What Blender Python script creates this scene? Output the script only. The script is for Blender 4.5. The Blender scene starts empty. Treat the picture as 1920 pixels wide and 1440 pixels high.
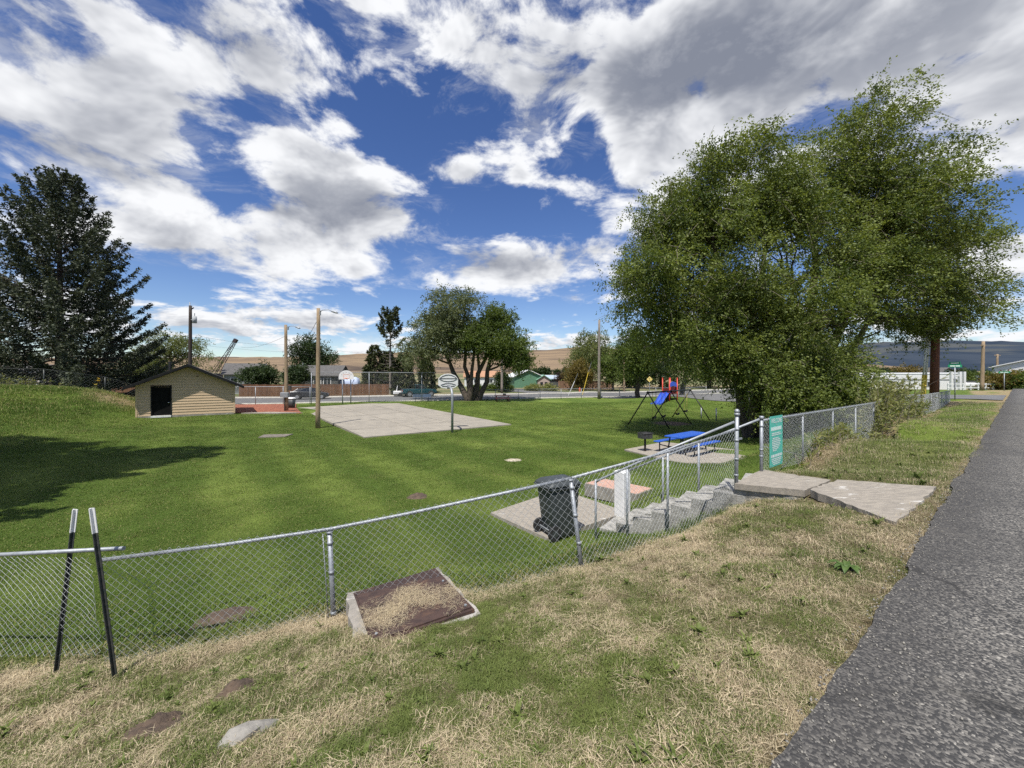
import bpy, math, random
import numpy as np
from mathutils import Vector, Matrix

R = math.radians
scene = bpy.context.scene
col = scene.collection
rng = np.random.default_rng(7)
random.seed(7)

# ------------------------------------------------------------------ camera
EYE = 1.6
F = 740.0          # focal length in photo pixels (1920 wide)
HZ = 705.0         # horizon row in the photo
cam_d = bpy.data.cameras.new('camera')
cam = bpy.data.objects.new('camera', cam_d)
col.objects.link(cam)
cam.location = (0, 0, EYE)
cam.rotation_euler = (R(90), 0, 0)
cam_d.sensor_width = 36.0
cam_d.lens = 36.0 * F / 1920.0
cam_d.shift_y = (HZ - 720.0) / 1920.0
cam_d.clip_start = 0.05
cam_d.clip_end = 30000
scene.camera = cam

# ------------------------------------------------------------------ sun, exposure
SUN_EL = 62.0
SUN_H = Vector((-0.30, -0.954)).normalized()      # horizontal direction towards the sun
sun_vec = Vector((SUN_H.x * math.cos(R(SUN_EL)), SUN_H.y * math.cos(R(SUN_EL)), math.sin(R(SUN_EL))))
sl = bpy.data.lights.new('sun', 'SUN')
sl.energy = 4.8
sl.angle = R(0.53)
sl.color = (1.0, 0.955, 0.88)
so = bpy.data.objects.new('sun', sl)
col.objects.link(so)
so.rotation_euler = (-sun_vec).to_track_quat('-Z', 'Y').to_euler()
so.location = (-20, -40, 80)

vs = scene.view_settings
vs.view_transform = 'Standard'
vs.look = 'None'
vs.exposure = 0.35
vs.gamma = 1.0
vs.use_curve_mapping = False
scene.render.engine = 'CYCLES'
cy = scene.cycles
cy.max_bounces = 6
cy.diffuse_bounces = 3
cy.glossy_bounces = 3
cy.transmission_bounces = 4
cy.transparent_max_bounces = 6
cy.caustics_reflective = False
cy.caustics_refractive = False
cy.use_denoising = False
cy.use_adaptive_sampling = True
cy.adaptive_threshold = 0.015
cy.sample_clamp_indirect = 6.0

# ------------------------------------------------------------------ node helper
class G:
    def __init__(self, tree):
        self.t = tree
        self.n = tree.nodes
        self.l = tree.links
    def node(self, typ, **kw):
        nd = self.n.new(typ)
        for k, v in kw.items():
            setattr(nd, k, v)
        return nd
    def put(self, sock, v):
        if isinstance(v, bpy.types.NodeSocket):
            self.l.new(v, sock)
        elif v is not None:
            if hasattr(sock.default_value, '__len__') and not isinstance(v, (int, float)):
                n = len(sock.default_value)
                v = tuple(v)
                if len(v) < n:
                    v = v + (1.0,) * (n - len(v))
                sock.default_value = v[:n]
            elif hasattr(sock.default_value, '__len__'):
                n = len(sock.default_value)
                sock.default_value = ((v,) * 3 + (1.0,))[:n] if n != 3 else (v,) * 3
            else:
                sock.default_value = v
    def m(self, op, a, b=None, c=None, clamp=False):
        nd = self.node('ShaderNodeMath', operation=op, use_clamp=clamp)
        self.put(nd.inputs[0], a)
        if b is not None: self.put(nd.inputs[1], b)
        if c is not None: self.put(nd.inputs[2], c)
        return nd.outputs[0]
    def vm(self, op, a, b=None):
        nd = self.node('ShaderNodeVectorMath', operation=op)
        self.put(nd.inputs[0], a)
        if b is not None: self.put(nd.inputs[1], b)
        return nd.outputs['Value'] if op in ('LENGTH', 'DOT_PRODUCT', 'DISTANCE') else nd.outputs[0]
    def scale(self, a, s):
        nd = self.node('ShaderNodeVectorMath', operation='SCALE')
        self.put(nd.inputs[0], a)
        self.put(nd.inputs['Scale'], s)
        return nd.outputs[0]
    def sep(self, v):
        nd = self.node('ShaderNodeSeparateXYZ')
        self.put(nd.inputs[0], v)
        return nd.outputs
    def comb(self, x, y, z):
        nd = self.node('ShaderNodeCombineXYZ')
        self.put(nd.inputs[0], x); self.put(nd.inputs[1], y); self.put(nd.inputs[2], z)
        return nd.outputs[0]
    def noise(self, vec, scale=5.0, detail=4.0, rough=0.55, dist=0.0, color=False):
        nd = self.node('ShaderNodeTexNoise')
        self.put(nd.inputs['Vector'], vec)
        nd.inputs['Scale'].default_value = scale
        nd.inputs['Detail'].default_value = detail
        nd.inputs['Roughness'].default_value = rough
        nd.inputs['Distortion'].default_value = dist
        return nd.outputs['Color' if color else 'Fac']
    def voronoi(self, vec, scale=5.0, feature='F1', out='Distance'):
        nd = self.node('ShaderNodeTexVoronoi', feature=feature)
        self.put(nd.inputs['Vector'], vec)
        nd.inputs['Scale'].default_value = scale
        return nd.outputs[out]
    def sstep(self, v, a, b, to0=0.0, to1=1.0):
        nd = self.node('ShaderNodeMapRange', interpolation_type='SMOOTHSTEP')
        self.put(nd.inputs['Value'], v)
        self.put(nd.inputs['From Min'], a); self.put(nd.inputs['From Max'], b)
        self.put(nd.inputs['To Min'], to0); self.put(nd.inputs['To Max'], to1)
        return nd.outputs[0]
    def mix(self, f, a, b, blend='MIX'):
        nd = self.node('ShaderNodeMix', data_type='RGBA', blend_type=blend)
        nd.clamp_factor = True
        self.put(nd.inputs[0], f)
        self.put(nd.inputs[6], a); self.put(nd.inputs[7], b)
        return nd.outputs[2]
    def attr(self, name, kind='GEOMETRY', out='Fac'):
        nd = self.node('ShaderNodeAttribute', attribute_type=kind, attribute_name=name)
        return nd.outputs[out]

# ------------------------------------------------------------------ sky: air and clouds
world = bpy.data.worlds.new('World')
scene.world = world
world.use_nodes = True
wt = world.node_tree
wt.nodes.clear()
g = G(wt)
wout = g.node('ShaderNodeOutputWorld')
sky = g.node('ShaderNodeTexSky', sky_type='NISHITA')
sky.sun_disc = False
sky.sun_elevation = R(SUN_EL)
sky.sun_rotation = math.atan2(SUN_H.x, SUN_H.y) % (2 * math.pi)
sky.altitude = 900
sky.air_density = 1.0
sky.dust_density = 0.25
sky.ozone_density = 1.6
hs = g.node('ShaderNodeHueSaturation')
hs.inputs['Hue'].default_value = 0.514
hs.inputs['Saturation'].default_value = 1.22
hs.inputs['Value'].default_value = 1.0
wt.links.new(sky.outputs[0], hs.inputs['Color'])
bg_sky = g.node('ShaderNodeBackground')
bg_sky.inputs['Strength'].default_value = 0.10
wt.links.new(hs.outputs[0], bg_sky.inputs['Color'])

tc = g.node('ShaderNodeTexCoord')
d = g.vm('NORMALIZE', tc.outputs['Generated'])
dx, dy, dz = g.sep(d)
zc = g.m('MAXIMUM', dz, 0.012)
# plane of the cloud deck, seen from below; curvature keeps the far rows from shrinking to nothing
zd = g.m('ADD', zc, 0.035)
px_ = g.m('DIVIDE', dx, zd)
py_ = g.m('DIVIDE', dy, zd)
P = g.comb(px_, py_, 0.0)
az = g.m('ARCTAN2', dx, dy)
el = g.m('ARCSINE', dz)

def sky_dir(px, py):
    x, y, z = (px - 960) / F, 1.0, (HZ - py) / F
    return math.atan2(x, y), math.atan2(z, math.hypot(x, y))

# broad cloud masses and clear gaps: (photo column, row, half width, half height, weight)
masses = [
    (120, 110, 400, 210, 0.20), (500, 130, 150, 110, 0.20), (200, 300, 240, 90, 0.13),
    (330, 440, 210, 55, 0.14), (470, 500, 110, 30, 0.12), (640, 395, 190, 80, 0.38), (560, 455, 150, 30, 0.10),
    (940, 497, 150, 45, 0.30), (855, 322, 50, 26, 0.24), (975, 332, 30, 32, 0.20), (670, 505, 40, 16, 0.18),
    (800, 50, 150, 70, 0.10), (1010, 140, 120, 110, 0.10), (985, 232, 45, 35, 0.14),
    (1500, 90, 520, 200, 0.31), (1250, 130, 200, 130, 0.16), (1850, 230, 220, 140, 0.16),
    (560, 270, 90, 30, 0.16), (430, 600, 320, 40, 0.18), (620, 600, 70, 14, 0.14), (1050, 645, 140, 20, 0.16),
    (1890, 470, 100, 50, 0.22), (1690, 640, 160, 30, 0.14), (1100, 470, 60, 26, 0.12), (1075, 562, 26, 12, 0.22),
    (720, 225, 120, 90, -0.24), (930, 400, 150, 60, -0.20), (590, 30, 60, 50, -0.16), (1085, 235, 50, 40, -0.14), (900, 230, 90, 60, -0.10),
    (800, 570, 220, 36, -0.22), (1060, 410, 100, 50, -0.14), (300, 545, 150, 26, -0.20), (470, 335, 90, 34, -0.18), (885, 430, 60, 26, -0.12),
    (1060, 600, 110, 26, -0.16), (1880, 385, 100, 40, -0.24), (720, 480, 60, 40, -0.14),
]
mask = None
for (cx, cyy, hw, hh, w) in masses:
    a0, e0 = sky_dir(cx, cyy)
    a1, _ = sky_dir(cx + hw, cyy); a2, _ = sky_dir(cx - hw, cyy)
    _, e1 = sky_dir(cx, cyy - hh); _, e2 = sky_dir(cx, cyy + hh)
    sa, se = abs(a1 - a2) / 2, abs(e1 - e2) / 2
    qa = g.m('MULTIPLY', g.m('SUBTRACT', az, a0), 1 / sa)
    qe = g.m('MULTIPLY', g.m('SUBTRACT', el, e0), 1 / se)
    q = g.m('ADD', g.m('MULTIPLY', qa, qa), g.m('MULTIPLY', qe, qe))
    e = g.m('MULTIPLY', g.m('EXPONENT', g.m('MULTIPLY', q, -1.1)), w)
    mask = e if mask is None else g.m('ADD', mask, e)

# billows: large ones overhead, smaller and flatter towards the horizon
SKY_SEED = (11.2, 4.4, 9.7)
Phi = g.vm('ADD', g.vm('MULTIPLY', d, (1.0, 1.0, 1.75)), SKY_SEED)
Plo = g.vm('ADD', g.scale(g.vm('MULTIPLY', d, (1.0, 1.0, 3.1)), 2.3), SKY_SEED)
hl = g.sstep(dz, 0.08, 0.30)
def cloud_field(off, det=9.0):
    a = g.noise(g.vm('ADD', Phi, (0, 0, off)) if off else Phi, 5.2, det, 0.60, 0.25)
    b_ = g.noise(g.vm('ADD', Plo, (0, 0, off * 1.3)) if off else Plo, 5.0, det, 0.60, 0.25)
    nd = g.node('ShaderNodeMix', data_type='FLOAT')
    g.put(nd.inputs[0], hl); g.put(nd.inputs[2], b_); g.put(nd.inputs[3], a)
    return nd.outputs[0]
f0 = g.m('ADD', g.m('MULTIPLY', g.m('SUBTRACT', cloud_field(0.0), 0.5), 1.55), 0.5)
fup = g.m('ADD', g.m('MULTIPLY', g.m('SUBTRACT', cloud_field(0.085, 4.0), 0.5), 1.4), 0.5)
dens = g.m('ADD', f0, mask)
dup = g.m('ADD', fup, g.m('MULTIPLY', mask, 1.15))
alpha = g.sstep(dens, 0.48, 0.69)
wn = g.noise(g.vm('MULTIPLY', d, (1.0, 1.0, 2.2)), 6.0, 8.0, 0.68, 0.9)
wisp = g.m('MULTIPLY', g.sstep(g.m('ADD', wn, g.m('MULTIPLY', mask, 0.55)), 0.50, 0.80), 0.5)
alpha = g.m('MAXIMUM', alpha, wisp)
under = g.sstep(dz, 0.25, 0.62, 0.0, 0.30)
shade = g.m('ADD', g.sstep(dup, 0.50, 0.98, 0.0, 0.72), g.m('MULTIPLY', g.m('SUBTRACT', 0.53, f0), 1.15))
shade = g.m('ADD', shade, g.m('MULTIPLY', under, g.sstep(dens, 0.66, 0.9)), clamp=True)
ccol = g.mix(shade, (0.80, 0.81, 0.83, 1), (0.20, 0.22, 0.275, 1))
alpha = g.m('MULTIPLY', alpha, g.sstep(dz, 0.0, 0.03), clamp=True)
bg_cl = g.node('ShaderNodeBackground')
g.put(bg_cl.inputs['Color'], ccol)
bg_cl.inputs['Strength'].default_value = 0.95
mx = g.node('ShaderNodeMixShader')
g.put(mx.inputs[0], alpha)
wt.links.new(bg_sky.outputs[0], mx.inputs[1])
wt.links.new(bg_cl.outputs[0], mx.inputs[2])
wt.links.new(mx.outputs[0], wout.inputs['Surface'])
world.cycles.sampling_method = 'MANUAL'
world.cycles.sample_map_resolution = 512

# ------------------------------------------------------------------ numpy noise
def _hash(ix, iy, seed):
    n = (ix.astype(np.int64) * 374761393 + iy.astype(np.int64) * 668265263 + seed * 1442695041) & 0xffffffff
    n = ((n ^ (n >> 13)) * 1274126177) & 0xffffffff
    return ((n ^ (n >> 16)) & 0xffff) / 65535.0
def vnoise(x, y, seed=0):
    ix, iy = np.floor(x), np.floor(y)
    fx, fy = x - ix, y - iy
    ux, uy = fx * fx * (3 - 2 * fx), fy * fy * (3 - 2 * fy)
    a = _hash(ix, iy, seed); b = _hash(ix + 1, iy, seed)
    c = _hash(ix, iy + 1, seed); e = _hash(ix + 1, iy + 1, seed)
    return (a * (1 - ux) + b * ux) * (1 - uy) + (c * (1 - ux) + e * ux) * uy
def fbm(x, y, octs=4, seed=0, gain=0.5):
    x = np.asarray(x, float); y = np.asarray(y, float)
    s = np.zeros_like(x); a = 1.0; tot = 0.0
    for o in range(octs):
        s = s + a * vnoise(x * 2 ** o + 17.3 * o, y * 2 ** o - 9.1 * o, seed + o)
        tot += a; a *= gain
    return s / tot

# ------------------------------------------------------------------ lay of the land
RD = np.array([0.790, 0.613])       # along the road
ND = np.array([-0.613, 0.790])      # away from the road, into the park
def st(x, y):
    return 0.790 * x + 0.613 * y, -0.613 * x + 0.790 * y
def xy(s, t):
    return 0.790 * s - 0.613 * t, 0.613 * s + 0.790 * t
def pt(px, py, Y):                  # a place seen in the photograph, at depth Y
    return Vector(((px - 960) / F * Y, Y, EYE - (py - HZ) / F * Y))

ctrl = []
def cp(x, y, z): ctrl.append((x, y, z))
for s in (-40, -20, -10, -5, -2, 0, 2, 4, 6, 8, 11, 15, 20, 27, 35, 43, 52, 65, 85):
    for t in (-8, -3, 0.6):
        cp(*xy(s, t), -0.035)
    cp(*xy(s, -20), 0.1)
for s in (8.6, 11, 14, 18, 23, 29, 36):
    cp(*xy(s, 1.8), -0.13); cp(*xy(s, 3.05), -0.27 - 0.004 * s)
    cp(*xy(s, 5.2), -1.0); cp(*xy(s, 8.0), -1.65); cp(*xy(s, 12), -1.78)
for s in (44, 52, 65):
    cp(*xy(s, 4), -0.1); cp(*xy(s, 12), -0.35); cp(*xy(s, 25), -0.8); cp(*xy(s, 45), -1.3)
for s in (-16, -11, -7, -4, -2, 0, 1.5):
    for t, z in ((1.6, -0.23), (2.6, -0.52), (3.6, -0.82), (4.8, -1.18), (5.9, -1.42), (7.6, -1.66), (9.5, -1.76)):
        cp(*xy(s, t), z)
for x, y, z in ((2.0, 4.0, -0.28), (2.6, 4.9, -0.42), (3.3, 5.9, -0.47), (0.85, 4.76, -0.73), (1.6, 5.6, -0.8), (3.72, 6.5, -0.6),
                (3.2, 7.0, -1.14), (2.72, 7.28, -1.42), (2.3, 7.6, -1.55), (1.65, 8.05, -1.62), (2.5, 6.2, -0.95), (1.7, 6.9, -1.36), (0.8, 6.9, -1.5), (-0.2, 6.0, -1.38), (4.3, 5.6, -0.22), (5.2, 6.2, -0.2),
                (4.9, 5.2, -0.08), (3.6, 4.4, -0.12),
                (0.5, 8.0, -1.64), (-0.5, 9.2, -1.64), (1.3, 11.2, -1.66), (2.8, 9.4, -1.64), (4.3, 9.3, -1.5), (3.9, 10.6, -1.68),
                (5.5, 8.8, -1.1), (5.0, 17.7, -1.76), (7.6, 17.4, -1.76), (9.8, 15.6, -1.74), (6.3, 15.2, -1.74)):
    cp(x, y, z)
for x in (-14, -9, -4, 1, 6, 11):
    for y in (13, 18, 23, 28):
        if not (x < -10 and y < 16):
            cp(x, y, -1.8)
for x in (-12, -4, 4, 12, 20):
    for y in (34, 40):
        cp(x, y, -1.74)
def street_y(x): return 53.5 + 0.35 * (x - 2.9)
for x in (-110, -80, -55, -42, -29.5, -22, -14.4, -6, 2.9, 10, 18, 28, 40):
    y = street_y(x)
    if x > -25: cp(x, y - 3, -1.52)
    for off, z in ((0, -1.42), (4, -1.42), (8, -1.42), (11.7, -1.42), (15, -1.3), (30, -1.1), (50, -0.9)):
        cp(x, y + off, z)
for x, y, z in ((-32, 24.5, 0.45), (-36, 26, 0.9), (-32, 28, 0.72), (-30.5, 30.5, 0.05), (-29.3, 31.5, -0.75), (-27.4, 32.5, -1.3),
                (-28.4, 28.4, -0.6), (-26.3, 27.3, -1.34), (-24, 29.0, -1.4), (-21.6, 30.6, -1.4), (-20, 33, -1.42), (-25, 36, -1.42),
                (-27, 23, -0.75), (-24, 20, -1.2), (-22, 17, -1.2), (-20, 15, -1.3), (-17, 13, -1.5), (-20, 24, -1.62), (-17, 28, -1.7),
                (-33, 20, 0.2), (-30, 14, 0.0), (-24, 9, -0.6), (-40, 30, 0.9), (-46, 34, 0.6), (-40, 38, -0.6), (-32, 37, -1.3),
                (-50, 20, 1.0), (-45, 8, 0.6), (-30, 2, -0.4), (-60, 40, -0.8), (-36, 34, -0.2)):
    cp(x, y, z)
C = np.array(ctrl)
def _tps_k(r2): return np.where(r2 > 1e-12, 0.5 * r2 * np.log(np.maximum(r2, 1e-12)), 0.0)
_n = len(C)
_S = 20.0
_q = C[:, :2] / _S
_K = _tps_k(((_q[:, None] - _q[None]) ** 2).sum(-1)) + np.eye(_n) * 2e-4
_Pm = np.hstack([np.ones((_n, 1)), _q])
_A = np.block([[_K, _Pm], [_Pm.T, np.zeros((3, 3))]])
_w = np.linalg.solve(_A, np.concatenate([C[:, 2], np.zeros(3)]))
def ground(x, y):
    x = np.atleast_1d(np.asarray(x, float)); y = np.atleast_1d(np.asarray(y, float))
    out = np.empty(x.shape)
    xf, yf, of = x.ravel(), y.ravel(), out.ravel()
    for i in range(0, len(xf), 20000):
        qq = np.stack([xf[i:i + 20000], yf[i:i + 20000]], -1) / _S
        k = _tps_k(((qq[:, None] - _q[None]) ** 2).sum(-1))
        of[i:i + 20000] = k @ _w[:_n] + _w[_n] + qq @ _w[_n + 1:]
    out = of.reshape(x.shape)
    r = np.hypot(x, y)
    far = -0.9 + np.clip((r - 90) / 500, 0, 1) ** 1.3 * 7.0
    f = np.clip((r - 70) / 45, 0, 1); f = f * f * (3 - 2 * f)
    out = np.clip(out, -3, 3) * (1 - f) + far * f
    # small unevenness of the turf, none under the road
    s, t = st(x, y)
    k_ = np.clip((0.78 - t) / 0.25, 0, 1) * (r < 220)
    out = out * (1 - k_) - 0.05 * k_
    amp = np.clip((t - 0.7) / 0.8, 0, 1) * np.clip(1.6 - r / 40, 0.15, 1)
    near = np.clip((6.2 - t) / 1.2, 0, 1)
    out = out + amp * ((fbm(x * 0.9, y * 0.9, 3, 3) - 0.5) * (0.05 + 0.09 * near) + (fbm(x * 5, y * 5, 2, 9) - 0.5) * 0.05 * near)
    return out
def gz(x, y): return float(ground(x, y)[0])

# ------------------------------------------------------------------ mesh helpers
WM = {}
def link(o, parent=None):
    col.objects.link(o)
    if parent is not None:
        o.parent = parent
        WM[o.name] = WM.get(parent.name, Matrix())
    return o
def tag(o, label=None, cat=None, group=None, kind=None):
    if label: o['label'] = label
    if cat: o['category'] = cat
    if group: o['group'] = group
    if kind: o['kind'] = kind
    return o
def thing(name, label, cat, loc=(0, 0, 0), rz=0.0, group=None):
    o = bpy.data.objects.new(name, None)
    o.empty_display_size = 0.2
    col.objects.link(o)
    o.location = loc
    o.rotation_euler = (0, 0, rz)
    WM[o.name] = Matrix.Translation(Vector(loc)) @ Matrix.Rotation(rz, 4, 'Z')
    return tag(o, label, cat, group)

def np_mesh(name, V, Fq, mat, parent=None, attrs=None, smooth=False, world=False, nv=4):
    V = np.asarray(V, np.float32)
    if world and parent is not None:
        Mi = np.array(WM[parent.name].inverted())
        V = (V @ Mi[:3, :3].T + Mi[:3, 3]).astype(np.float32)
    Fq = np.asarray(Fq, np.int32)
    me = bpy.data.meshes.new(name)
    me.vertices.add(len(V))
    me.vertices.foreach_set('co', V.ravel())
    me.loops.add(Fq.size)
    me.loops.foreach_set('vertex_index', Fq.ravel())
    me.polygons.add(len(Fq))
    me.polygons.foreach_set('loop_start', np.arange(0, Fq.size, Fq.shape[1], dtype=np.int32))
    me.update(calc_edges=True)
    if smooth:
        me.polygons.foreach_set('use_smooth', np.ones(len(Fq), bool))
    for an, (dom, arr) in (attrs or {}).items():
        a = me.attributes.new(an, 'FLOAT', dom)
        a.data.foreach_set('value', np.asarray(arr, np.float32))
    me.materials.append(mat)
    return link(bpy.data.objects.new(name, me), parent)

class MB:
    """collects shapes, then links them as ONE mesh object"""
    def __init__(self):
        self.v = []; self.f = []
    def add(self, vs_, fs):
        b = len(self.v)
        self.v += [Vector(p) for p in vs_]
        self.f += [tuple(b + i for i in q) for q in fs]
        return self
    def box(self, c, size, rz=0.0, M=None, taper=1.0):
        hx, hy, hz = size[0] / 2, size[1] / 2, size[2] / 2
        c = Vector(c)
        rot = M if M is not None else Matrix.Rotation(rz, 3, 'Z')
        vs_ = []
        for z in (-hz, hz):
            k = taper if z > 0 else 1.0
            for x, y in ((-hx, -hy), (hx, -hy), (hx, hy), (-hx, hy)):
                vs_.append(c + rot @ Vector((x * k, y * k, z)))
        return self.add(vs_, [(0, 3, 2, 1), (4, 5, 6, 7), (0, 1, 5, 4), (1, 2, 6, 5), (2, 3, 7, 6), (3, 0, 4, 7)])
    def bbox(self, c, size, bev=0.01, rz=0.0):
        """box with chamfered vertical and top edges"""
        hx, hy, hz = size[0] / 2, size[1] / 2, size[2] / 2
        c = Vector(c); rot = Matrix.Rotation(rz, 3, 'Z')
        b = min(bev, hx * .9, hy * .9, hz * .9)
        def ring(ix, z):
            x, y = hx - ix, hy - ix
            k = b
            return [(-x + k, -y), (x - k, -y), (x, -y + k), (x, y - k), (x - k, y), (-x + k, y), (-x, y - k), (-x, -y + k)], z
        vs_ = []
        for rg, z in (ring(0, -hz), ring(0, hz - b), ring(b, hz)):
            vs_ += [c + rot @ Vector((p[0], p[1], z)) for p in rg]
        fs = [tuple(range(7, -1, -1)), tuple(range(16, 24))]
        for k in (0, 8):
            for i in range(8):
                j = (i + 1) % 8
                fs.append((k + i, k + j, k + 8 + j, k + 8 + i))
        return self.add(vs_, fs)
    def tube(self, pts, r, n=8, caps=True):
        pts = [Vector(p) for p in pts]
        m = len(pts)
        rs = list(r) if hasattr(r, '__len__') else [r] * m
        t0 = (pts[1] - pts[0]).normalized()
        up = Vector((0, 0, 1)) if abs(t0.z) < 0.9 else Vector((1, 0, 0))
        u = t0.cross(up).normalized()
        b = len(self.v)
        for i, p in enumerate(pts):
            t = (pts[min(i + 1, m - 1)] - pts[max(i - 1, 0)])
            t = t.normalized() if t.length > 1e-9 else t0
            u = (u - t * u.dot(t))
            u = u.normalized() if u.length > 1e-6 else t.orthogonal().normalized()
            w = t.cross(u)
            for k in range(n):
                a = 2 * math.pi * k / n
                self.v.append(p + (u * math.cos(a) + w * math.sin(a)) * rs[i])
        for i in range(m - 1):
            for k in range(n):
                k2 = (k + 1) % n
                self.f.append((b + i * n + k, b + i * n + k2, b + (i + 1) * n + k2, b + (i + 1) * n + k))
        if caps:
            self.f.append(tuple(b + k for k in range(n - 1, -1, -1)))
            self.f.append(tuple(b + (m - 1) * n + k for k in range(n)))
        return self
    def prism(self, poly, z0, z1):
        n = len(poly)
        vs_ = [(p[0], p[1], z0) for p in poly] + [(p[0], p[1], z1) for p in poly]
        fs = [tuple(range(n - 1, -1, -1)), tuple(range(n, 2 * n))]
        fs += [(i, (i + 1) % n, n + (i + 1) % n, n + i) for i in range(n)]
        return self.add(vs_, fs)
    def slab(self, poly3, thick):
        """polygon of 3D points with a vertical thickness below it"""
        n = len(poly3)
        top = [Vector(p) for p in poly3]
        bot = [p - Vector((0, 0, thick)) for p in top]
        fs = [tuple(range(n)), tuple(range(2 * n - 1, n - 1, -1))]
        fs += [((i + 1) % n, i, n + i, n + (i + 1) % n) for i in range(n)]
        return self.add(top + bot, fs)
    def extr(self, poly, off):
        """polygon of 3D points swept by the vector off"""
        n = len(poly); off = Vector(off)
        a = [Vector(p) for p in poly]
        fs = [tuple(range(n)), tuple(range(2 * n - 1, n - 1, -1))]
        fs += [((i + 1) % n, i, n + i, n + (i + 1) % n) for i in range(n)]
        return self.add(a + [p + off for p in a], fs)
    def ball(self, c, r, n=8, sz=1.0):
        c = Vector(c); m = max(4, n // 2)
        vs_ = [c + Vector((0, 0, -r * sz))]
        for i in range(1, m):
            a = math.pi * i / m - math.pi / 2
            for k in range(n):
                th = 2 * math.pi * k / n
                vs_.append(c + Vector((r * math.cos(a) * math.cos(th), r * math.cos(a) * math.sin(th), r * sz * math.sin(a))))
        vs_.append(c + Vector((0, 0, r * sz)))
        fs = [(0, 1 + (k + 1) % n, 1 + k) for k in range(n)]
        for i in range(m - 2):
            for k in range(n):
                a = 1 + i * n + k; b_ = 1 + i * n + (k + 1) % n
                fs.append((a, b_, b_ + n, a + n))
        L = len(vs_) - 1
        fs += [(L, L - n + k, L - n + (k + 1) % n) for k in range(n)]
        return self.add(vs_, fs)
    def build(self, name, mat, parent=None, smooth=False, world=False, label=None):
        vs_ = self.v
        if world and parent is not None:
            Mi = WM[parent.name].inverted()
            vs_ = [Mi @ p for p in vs_]
        me = bpy.data.meshes.new(name)
        me.from_pydata([tuple(p) for p in vs_], [], self.f)
        me.update()
        if smooth:
            for p in me.polygons:
                p.use_smooth = len(p.vertices) <= 4
        me.materials.append(mat)
        o = link(bpy.data.objects.new(name, me), parent)
        if label: o['label'] = label
        return o
def copy_tree(o, parent=None):
    c = o.copy()
    col.objects.link(c)
    if parent is not None: c.parent = parent
    for ch in list(o.children):
        copy_tree(ch, c)
    return c
def inst(mesh_obj, name, loc, parent, rz=0.0, scale=None):
    c = bpy.data.objects.new(name, mesh_obj.data if hasattr(mesh_obj, 'data') else mesh_obj)
    col.objects.link(c)
    c.parent = parent
    c.location = loc
    c.rotation_euler = (0, 0, rz)
    if scale: c.scale = scale
    return c

# ------------------------------------------------------------------ materials
def material(name):
    mt = bpy.data.materials.new(name)
    mt.use_nodes = True
    mt.node_tree.nodes.clear()
    gg = G(mt.node_tree)
    out = gg.node('ShaderNodeOutputMaterial')
    return mt, gg, out
def pmat(name, c1, c2=None, scale=8.0, rough=0.8, metal=0.0, bump=0.0, bscale=None, detail=5.0, stretch=None, lo=0.35, hi=0.65,
         spec=0.4, c3=None, s3=1.0, lo3=0.55, hi3=0.7, rand=0.0):
    """surface with a noise mottling between c1 and c2, patches of c3, and a fine relief"""
    mt, gg, out = material(name)
    b = gg.node('ShaderNodeBsdfPrincipled')
    tcn = gg.node('ShaderNodeTexCoord')
    v = tcn.outputs['Object']
    if stretch:
        v = gg.vm('MULTIPLY', v, stretch)
    cc = (*c1, 1)
    if c2 is not None:
        cc = gg.mix(gg.sstep(gg.noise(v, scale, detail, 0.6), lo, hi), (*c1, 1), (*c2, 1))
    if c3 is not None:
        cc = gg.mix(gg.sstep(gg.noise(v, s3, 6, 0.65), lo3, hi3), cc, (*c3, 1))
    if rand:
        oi = gg.node('ShaderNodeObjectInfo')
        k = gg.m('ADD', 1 - rand, gg.m('MULTIPLY', oi.outputs['Random'], 2 * rand))
        cc = gg.mix(1.0, cc, gg.comb(k, k, k), 'MULTIPLY')
    gg.put(b.inputs['Base Color'], cc)
    b.inputs['Roughness'].default_value = rough
    b.inputs['Metallic'].default_value = metal
    b.inputs['Specular IOR Level'].default_value = spec
    if bump:
        bn = gg.node('ShaderNodeBump')
        bn.inputs['Strength'].default_value = 1.0
        bn.inputs['Distance'].default_value = bump
        gg.put(bn.inputs['Height'], gg.noise(v, bscale or scale * 3, 6, 0.65))
        gg.l.new(bn.outputs[0], b.inputs['Normal'])
    gg.l.new(b.outputs[0], out.inputs['Surface'])
    return mt

def leaf_mat(name, dark, light, trans=0.35, kind='GEOMETRY', tip=None, rough=0.55):
    mt, gg, out = material(name)
    r_ = gg.attr('rnd', kind)
    c = gg.mix(r_, (*dark, 1), (*light, 1))
    if tip is not None:
        c = gg.mix(gg.sstep(gg.attr('tint', kind), 0.55, 0.95), c, (*tip, 1))
    b = gg.node('ShaderNodeBsdfPrincipled')
    gg.put(b.inputs['Base Color'], c)
    b.inputs['Roughness'].default_value = rough
    b.inputs['Specular IOR Level'].default_value = 0.35
    tr = gg.node('ShaderNodeBsdfTranslucent')
    gg.put(tr.inputs['Color'], gg.mix(1.0, c, (1.25, 1.2, 0.6, 1), 'MULTIPLY'))
    ms = gg.node('ShaderNodeMixShader')
    ms.inputs[0].default_value = trans
    gg.l.new(b.outputs[0], ms.inputs[1]); gg.l.new(tr.outputs[0], ms.inputs[2])
    gg.l.new(ms.outputs[0], out.inputs['Surface'])
    return mt

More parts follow.
